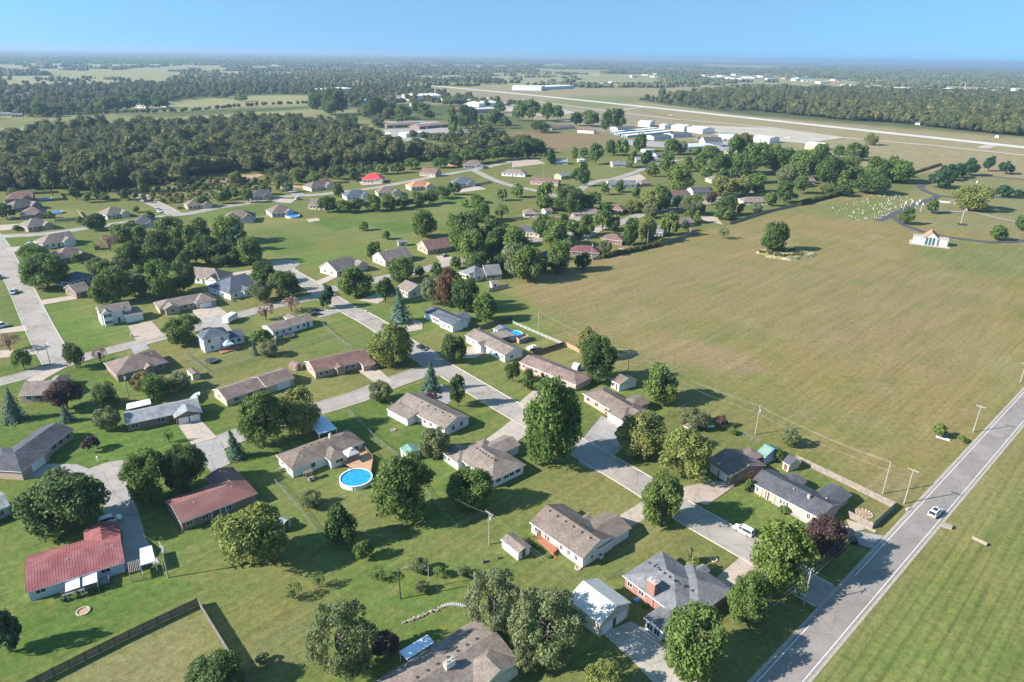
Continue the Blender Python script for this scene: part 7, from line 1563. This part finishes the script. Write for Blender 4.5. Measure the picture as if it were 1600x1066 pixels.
# ---------------------------------------------------------------- garden and roadside things
def trampoline(label, c, rad):
    r = tag(empty('trampoline', c), label, 'trampoline'); n = 20; mb = MB(); mb.face([(rad * .88 * math.cos(2 * math.pi * i / n), rad * .88 * math.sin(2 * math.pi * i / n), .85) for i in range(n)]); mb.build('jumping_mat', DKMETAL, r); mb = MB()
    for i in range(n): t0, t1 = 2 * math.pi * i / n, 2 * math.pi * (i + 1) / n; mb.face([(q * math.cos(t), q * math.sin(t), .87) for q, t in ((rad * .88, t0), (rad, t0), (rad, t1), (rad * .88, t1))])
    mb.build('pad', mat('trampoline_pad', (.12, .14, .17), .7), r)
    for i in range(6): t = 2 * math.pi * i / 6; k = MB(); k.tube((rad * math.cos(t), rad * math.sin(t), 0), (rad * math.cos(t), rad * math.sin(t), .86), .04, n=5); k.build('leg', STEEL, r)
trampoline('round trampoline in the yard of the two storey white house', G(330, 566), 2.2); trampoline('round trampoline behind the long white house', G(452, 527), 2.1)
def ring_bed(label, c, rad, m):
    r = tag(empty('garden_ring', c), label, 'flower bed'); n = 14
    k = MB(); k.face([(rad * .9 * math.cos(2 * math.pi * i / n), rad * .9 * math.sin(2 * math.pi * i / n), .08) for i in range(n)]); k.build('soil', EARTH, r)
    for i in range(n): t = 2 * math.pi * i / n; k = MB(); k.box(-.22, .22, -.12, .12, 0, .22 + random.uniform(0, .05)); k.build('stone', m, r, (rad * math.cos(t), rad * math.sin(t), 0), t + 1.57)
STONE = mat('pale_stone', (.46, .38, .30), .9, .2, 2)
ring_bed('tan stone ring on the lawn below the red metal roofed house', G(130, 956), 1.1, STONE); ring_bed('small fire ring on the lawn of the corner lot tan house', G(614.5, 672), .7, mat('grey_stone', (.3, .29, .28), .9, .2, 2))
ring_bed('small round bed in the brick house front lawn', G(1115, 875), .7, STONE); ring_bed('little flower bed by the end of the white house with the red deck', G(903, 888), .6, STONE)
ring_bed('curved bed of stones inside the dark roofed house fence', G(1350, 803), 1.8, STONE)
# block edging and rock border by the bottom house
r = tag(empty('retaining_edge', G(708, 947)), 'pale curved block edging on the lawn above the bottom house', 'garden edging')
for i in range(12): t = i / 11; p = G(690 + 36 * t, 948 - 3.5 * math.sin(math.pi * t)); k = MB(); k.box(-.16, .16, -.35, .35, 0, .18); k.build('block', mat('edging_block', (.42, .40, .38), .8, .1, 2), r, p - r.location, .05)
r = tag(empty('rock_border', G(665, 962)), 'rough rock border curving below the pale block edging', 'rock border')
for i in range(22):
    t = i / 21; p = G(630 + 62 * t, 975 - 26 * t + random.uniform(-2, 2)); k = MB(); s = random.uniform(.2, .45)
    v = [ICO_V[q] * s * np.array([1, 1, .7]) * random.uniform(.8, 1.2) for q in range(12)]
    for f in ICO_F: k.face([v[q] for q in f])
    k.build('rock', mat('rock', (.3, .25, .21), .9, .3, 2), r, p - r.location + Vector((0, 0, .15)))
def mesh_thing(name, label, cat, parts, c, rz=0, group=None):
    r = tag(empty(name, c, rz), label, cat, group)
    for nm, m, fn in parts: k = MB(); fn(k); k.build(nm, m, r)
    return r
mesh_thing('log', 'thick pale log lying in the grass right of the road', 'log', [('trunk', mat('dry_wood', (.27, .215, .155), .9, .2, 2), lambda k: k.tube((-1.5, 0, .45), (1.5, 0, .45), .46, .44, 12)), ('cut_end', mat('cut_wood', (.2, .15, .1), .9), lambda k: k.tube((-1.53, 0, .45), (-1.5, 0, .45), .4, .4, 12))], G(1530, 848), R(-52))
mesh_thing('culvert_headwall', 'pale concrete culvert block right of the road below the white car', 'culvert', [('slab', mat('old_concrete', (.27, .25, .22), .9, .2, 2), lambda k: (k.box(-1.1, 1.1, -.45, -.2, 0, .7), k.box(-1.1, 1.1, .2, .45, 0, .7))), ('lid', MATS['old_concrete'], lambda k: k.box(-1.15, 1.15, -.5, .5, .7, .8))], G(1478, 824), R(-30))
mesh_thing('culvert_headwall', 'white culvert bar beside the lone dark bush in the field', 'culvert', [('bar', WHITE, lambda k: k.box(-1.7, 1.7, -.12, .12, 0, .5)), ('footing', CONC, lambda k: k.box(-1.8, 1.8, .13, .5, 0, .25))], G(1473, 686), R(-38))
mesh_thing('culvert_headwall', 'broken pale culvert at the left road edge by the wide armed pole', 'culvert', [('pipe', CONC, lambda k: k.tube((-.6, 0, .2), (.6, 0, .2), .3, .3, 10)), ('rubble', CONC, lambda k: (k.box(-.9, -.4, -.5, -.1, 0, .3), k.box(.3, .8, .1, .5, 0, .25)))], G(1419, 796), R(20))
mesh_thing('unknown_lawn_object', 'unidentified dark object left one on the lawn near the small white shed', 'unknown object', [('wood', BARK, lambda k: k.tube((0, 0, 0), (0, 0, .7), .45, .4, 9))], G(755, 879)); mesh_thing('unknown_lawn_object', 'unidentified brown object right one on the lawn near the small white shed', 'unknown object', [('wood', BARK, lambda k: k.tube((0, 0, 0), (0, 0, .6), .35, .3, 9))], G(778, 873))  # unidentified dark objects on the lawn, shaped as stumps
mesh_thing('mailbox', 'mailbox on a brick pier by the two storey brick house drive', 'mailbox', [('pier', wallm('tanbrick'), lambda k: k.box(-.3, .3, -.3, .3, 0, 1.3)), ('box', WHITE, lambda k: k.box(-.16, .16, -.34, .2, 1.3, 1.55))], G(206, 527)); mesh_thing('mailbox', 'white mailbox on the rim of the cul-de-sac', 'mailbox', [('post', WHITE, lambda k: k.box(-.06, .06, -.06, .06, 0, 1.1)), ('box', WHITE, lambda k: k.box(-.16, .16, -.26, .26, 1.1, 1.4))], G(153, 721))
mesh_thing('outdoor_unit', 'white air conditioner beside the gable of the red deck house', 'air conditioner', [('case', mat('ac_case', (.55, .55, .54), .5), lambda k: k.box(-.45, .45, -.45, .45, 0, .9)), ('fan_grille', DKMETAL, lambda k: k.tube((0, 0, .9), (0, 0, .94), .36, .36, 12))], G(938, 872), R(42))
mesh_thing('concrete_pad', 'bench set at the end of the pale pad in the green field', 'bench', [('seat', WOOD, lambda k: k.box(-1, 1, -.2, .2, .4, .46)), ('leg', DKMETAL, lambda k: (k.box(-.8, -.7, -.2, .2, 0, .4), k.box(.7, .8, -.2, .2, 0, .4)))], G(496, 338), .2)['category'] = 'bench'
mesh_thing('tub', 'blue tub beside the brick house chimney', 'tub', [('shell', mat('tub_blue', (.08, .25, .45), .5), lambda k: k.tube((0, 0, 0), (0, 0, .6), .5, .6, 12))], G(994, 940))
mesh_thing('kayak', 'silver tank lying behind the shaded brown house', 'tank', [('shell', mat('tank_silver', (.6, .62, .63), .3), lambda k: k.tube((-.9, 0, .5), (.9, 0, .5), .42, .42, 12)), ('stand', DKMETAL, lambda k: (k.box(-.6, -.4, -.35, .35, 0, .3), k.box(.4, .6, -.35, .35, 0, .3)))], G(1110, 669), .1).name = 'storage_tank'
def bench_table(label, c, rz): mesh_thing('picnic_table', label, 'picnic table', [('table_top', WOOD, lambda k: k.box(-.9, .9, -.38, .38, .72, .78)), ('seat', WOOD, lambda k: k.box(-.9, .9, -.85, -.58, .42, .47)), ('seat', WOOD, lambda k: k.box(-.9, .9, .58, .85, .42, .47)), ('leg', WOOD, lambda k: k.box(-.7, -.62, -.7, .7, .05, .72)), ('leg', WOOD, lambda k: k.box(.62, .7, -.7, .7, .05, .72))], c, rz)
bench_table('picnic table on the grass behind the white house by the pool', G(486, 750), .8); bench_table('picnic table beside the white arched shed fence', G(443, 735), .3)
# swing bench with a roof (arbour) in front of the white pool house
mesh_thing('garden_swing', 'little roofed garden swing at the wall of the white pool house', 'garden swing', [('canopy', roofm('grbrown'), lambda k: (k.box(-1.1, 1.1, -.7, .7, 2.1, 2.2))), ('seat', WOOD, lambda k: (k.box(-.8, .8, -.3, .3, .5, .56), k.box(-.8, .8, .25, .32, .56, 1.0))), ('post', WOOD, lambda k: [k.box(x - .05, x + .05, y - .05, y + .05, 0, 2.1) for x in (-1, 1) for y in (-.6, .6)])], G(483, 748), R(42))
# clipped shrubs along the house fronts
rng = random.Random(21)
for root, short, side, n in PLANTED:
    w_ = root.children[0].bound_box; x0, x1 = w_[0][0], w_[6][0]; y0 = min(v[1] for v in w_)
    for k in range(n):
        x = x0 + (x1 - x0) * (k + rng.uniform(.2, .8)) / n
        if rng.random() < .25: continue
        p = root.matrix_basis @ Vector((x, y0 - .75, 0)); r_ = rng.uniform(.45, .85)
        r = tag(empty('foundation_shrub', p), 'low shrub planted against the front wall of ' + short, 'shrub', 'shrubs along the front of ' + short)
        o = link('foliage', crown_mesh('far', rng.randrange(4), rng.choice('DMMK')), r, (0, 0, r_ * .6)); o.scale = (r_ * 1.1, r_ * 1.1, r_ * .75)
# field mound with weeds round the lone tree
c = G(1228, 398); mb = MB(); n = 30
for i in range(n):
    t0, t1 = 2 * math.pi * i / n, 2 * math.pi * (i + 1) / n
    rr = lambda t: 1 + .13 * math.sin(3 * t + 1) + .08 * math.sin(7 * t)
    P0 = [(c.x + q * 16 * rr(t) * math.cos(t), c.y + q * 11 * rr(t) * math.sin(t), z) for t in (t0, t1) for q, z in ((1.0, .02), (.86, 1.1), (.5, .7))]
    mb.face([P0[0], P0[3], P0[4], P0[1]]); mb.face([P0[1], P0[4], P0[5], P0[2]]); mb.face([P0[2], P0[5], (c.x, c.y, .6)])
tag(mb.build('earth_mound', mat('weedy_earth', (.17, .18, .07), 1, .3, .5, col2=(.36, .27, .17), fine=.22)), kind='structure')
rng = np.random.RandomState(9); t = rng.rand(60) * 6.28; q = rng.uniform(.3, 1.0, 60)
P = np.stack([c.x + 14.5 * q * np.cos(t), c.y + 9.5 * q * np.sin(t), np.full(60, 1.0)], 1); r_ = rng.uniform(.4, 1.3, 60); scatter('weeds', P, np.stack([r_, r_, r_ * .8], 1), proto, 'rank weeds on the mound round the lone field tree', 'weeds')
# ---------------------------------------------------------------- cemetery
rng = random.Random(4); poly = [(1283, 326), (1330, 318), (1372, 301), (1400, 302), (1430, 314), (1405, 328), (1378, 342), (1340, 346), (1312, 338)]
cnt = 0; base_ = None
def marker_mesh():
    k = MB(); k.box(-.4, .4, -.12, .12, 0, .12, 0); k.tube((0, 0, .1), (0, 0, .35), .1, .14, 6, 1); a = MB()
    for q in range(12): pass
    for dx, dy, dz, s in ((0, 0, .6, .42), (.28, .1, .5, .3), (-.26, -.08, .5, .3)):
        v = [(dx + ICO_V[i][0] * s, dy + ICO_V[i][1] * s, dz + ICO_V[i][2] * s) for i in range(12)]
        for f in ICO_F: a.face([v[i] for i in f])
    return k.mesh('headstone', [STONE, DKMETAL]), a.mesh('flowers', mat('white_flowers', (.66, .65, .62), .8, .08, 3))
hm, fm = marker_mesh(); RP_ = None; tries = 0
while cnt < 135 and tries < 4000:
    tries += 1
    x, y = rng.uniform(1280, 1435), rng.uniform(300, 347)
    if not inpoly(np.array([x]), np.array([y]), poly)[0]: continue
    if rng.random() > (.35 + .65 * max(0, (x - 1320) / 110)): continue
    p = G(x, y); r = tag(empty('grave_marker', p, rng.uniform(-.2, .2) + .7), 'grave marker with a bunch of white flowers in the field corner of the cemetery', 'grave marker', 'flowered graves in the cemetery corner')
    s = rng.uniform(.5, .85); r.scale = (s, s, s); link('headstone', hm, r); link('flowers', fm, r); cnt += 1
r = tag(empty('mausoleum', G(1452, 381), R(-30)), 'white mausoleum with a red gabled centre roof on the cemetery edge', 'mausoleum')
MS = mat('mausoleum_stone', (.50, .42, .37), .7, .1, .8)
for x0, x1 in ((-9, -3.6), (3.6, 9)):
    k = MB(); k.box(x0, x1, -3.4, 3.4, .12, 4.0); k.build('wing', MS, r); k = MB(); k.box(x0 - .2, x1 + .2, -3.6, 3.6, 4.0, 4.3); k.build('parapet', CONC, r)
    for q in range(3):
        for zz in (.5, 1.65, 2.8): k = MB(); xx = x0 + (x1 - x0) * (q + .5) / 3; k.box(xx - .75, xx + .75, -3.46, -3.4, zz, zz + .95); k.build('crypt_front', mat('crypt_marble', (.58, .52, .47), .4, .08, 1), r)
k = MB(); roof_faces(k, -4.2, 4.2, -5.2, 5.2, 4.3, .85, 'y', 'gg'); k.build('roof', [roofm('orange'), TRIM], r); k = MB(); wall_faces(k, -3.6, 3.6, -4.6, 4.6, 4.15, .85, 'y', 'gg', (-4.2, 4.2, -5.2, 5.2)); k.build('wall', MS, r)
k = MB(); k.box(-2.7, 2.7, -4.66, -4.58, .15, 4.6); k.build('glass_front', mat('teal_glass', (.05, .10, .11), .1, .05, 1, spec=.6), r)
for x in (-2.7, -.9, .9, 2.7): k = MB(); k.box(x - .1, x + .1, -4.72, -4.66, .15, 4.6); k.build('mullion', TRIM, r)
k = MB(); k.box(-10.5, 10.5, -7, 5.5, 0, .11); k.build('plinth', CONC, r)
r = tag(empty('memorial_wall', G(1487, 318), R(-20)), 'low pale memorial wall with a dark central stone by the yellow tree', 'memorial wall')
k = MB(); k.box(-11, -1.5, -.4, .4, 0, 1.5); k.box(1.5, 11, -.4, .4, 0, 1.5); k.build('wall', MS, r); k = MB(); k.box(-1.5, 1.5, -.5, .5, 0, 2.6); k.build('centre_stone', mat('dark_granite', (.2, .19, .2), .5), r)
def flag(label, base, top, m, w=1.8, h=1.1):
    b = G(*base); hh = float(min(np.arange(2, 14, .1), key=lambda z: abs(pix(Vector((b.x, b.y, z)))[1] - top[1]))); r = tag(empty('flagpole', b), label, 'flagpole'); k = MB(); k.tube((0, 0, 0), (0, 0, hh), .09, .06, 6); k.build('pole', WHITE, r)
    k = MB(); n = 5
    for i in range(n): f = lambda t: (t * w, .15 * math.sin(t * 6), 0); a, c_ = f(i / n), f((i + 1) / n); k.face([(a[0], a[1], hh - h), (c_[0], c_[1], hh - h - .1), (c_[0], c_[1], hh - .1), (a[0], a[1], hh)])
    k.build('flag', m, r)
FW = mat('white_flag', (.75, .74, .72), .8); FR = mat('reddish_flag', (.5, .3, .28), .8, .3, 2)
for i, (b_, t_) in enumerate([((1411, 330), (1415, 315)), ((1428, 332), (1431, 316)), ((1438, 331), (1441, 317)), ((1422, 325), (1424, 313)), ((1434, 323), (1434, 312))]): flag(['leftmost white flag at the cemetery gate', 'white flag in the middle of the gate group', 'rightmost white flag at the cemetery gate', 'white flag behind the middle one at the gate', 'rearmost white flag at the cemetery gate'][i], b_, t_, FW, 1.2, 1.6)
flag('tall flagpole with a faded reddish flag on a round bed', (1501, 350), (1506, 326), FR, 2.4, 1.5)
disc('flower_bed', G(1503, 351), 3.2, mat('dark_mulch', (.05, .05, .04), 1), 16, .3)
mesh_thing('statue', 'small pale statue on the far cemetery lawn', 'statue', [('base', CONC, lambda k: k.box(-.5, .5, -.5, .5, 0, .8)), ('figure', WHITE, lambda k: (k.tube((0, 0, .8), (0, 0, 2.2), .4, .28, 8), k.tube((0, 0, 2.2), (0, 0, 2.9), .28, .12, 8)))], G(1526, 287))
# aircraft and airfield odds
def plane(label, c, rz):
    mesh_thing('light_aircraft', label, 'aircraft', [('fuselage', WHITE, lambda k: (k.tube((-3.6, 0, 1.4), (1.5, 0, 1.3), .18, .62, 8), k.tube((1.5, 0, 1.3), (2.8, 0, 1.2), .62, .35, 8))), ('wing', WHITE, lambda k: k.box(.1, 1.6, -5.2, 5.2, 1.95, 2.1)), ('tailplane', WHITE, lambda k: (k.box(-3.7, -3.0, -1.6, 1.6, 1.45, 1.52), k.box(-3.8, -3.0, -.05, .05, 1.4, 2.9))), ('wheel', RUBBER, lambda k: [k.tube((x, y - .1, .25), (x, y + .1, .25), .25, n=8) for x, y in ((.4, -1), (.4, 1), (2.3, 0))])], c, rz)
plane('small white aircraft near the long taxiway', G(1048, 182), .4); plane('small white aircraft parked on the apron by the hangars', G(1230, 217), 2.0)
mesh_thing('radio_mast', 'tall pale tower on the far right horizon', 'tower', [('shaft', CONC, lambda k: k.tube((0, 0, 0), (0, 0, 28), 2.2, 1.5, 8)), ('cap', CONC, lambda k: k.tube((0, 0, 28), (0, 0, 30), 2.0, 2.0, 8))], G(1506, 143))
# ---------------------------------------------------------------- the air
mb = MB(); mb.box(-46000, 46000, -3200, 56000, -1.5, 130)
hz = bpy.data.materials.new('haze'); hz.use_nodes = True; hn = hz.node_tree.nodes; hn.remove(hn['Principled BSDF'])
pv = hn.new('ShaderNodeVolumePrincipled'); pv.inputs['Color'].default_value = (.42, .60, .80, 1); pv.inputs['Density'].default_value = .00010; pv.inputs['Anisotropy'].default_value = .2
hz.node_tree.links.new(pv.outputs[0], hn['Material Output'].inputs['Volume'])
tag(mb.build('haze', hz), 'thin blue haze over the plain', 'haze', kind='stuff')
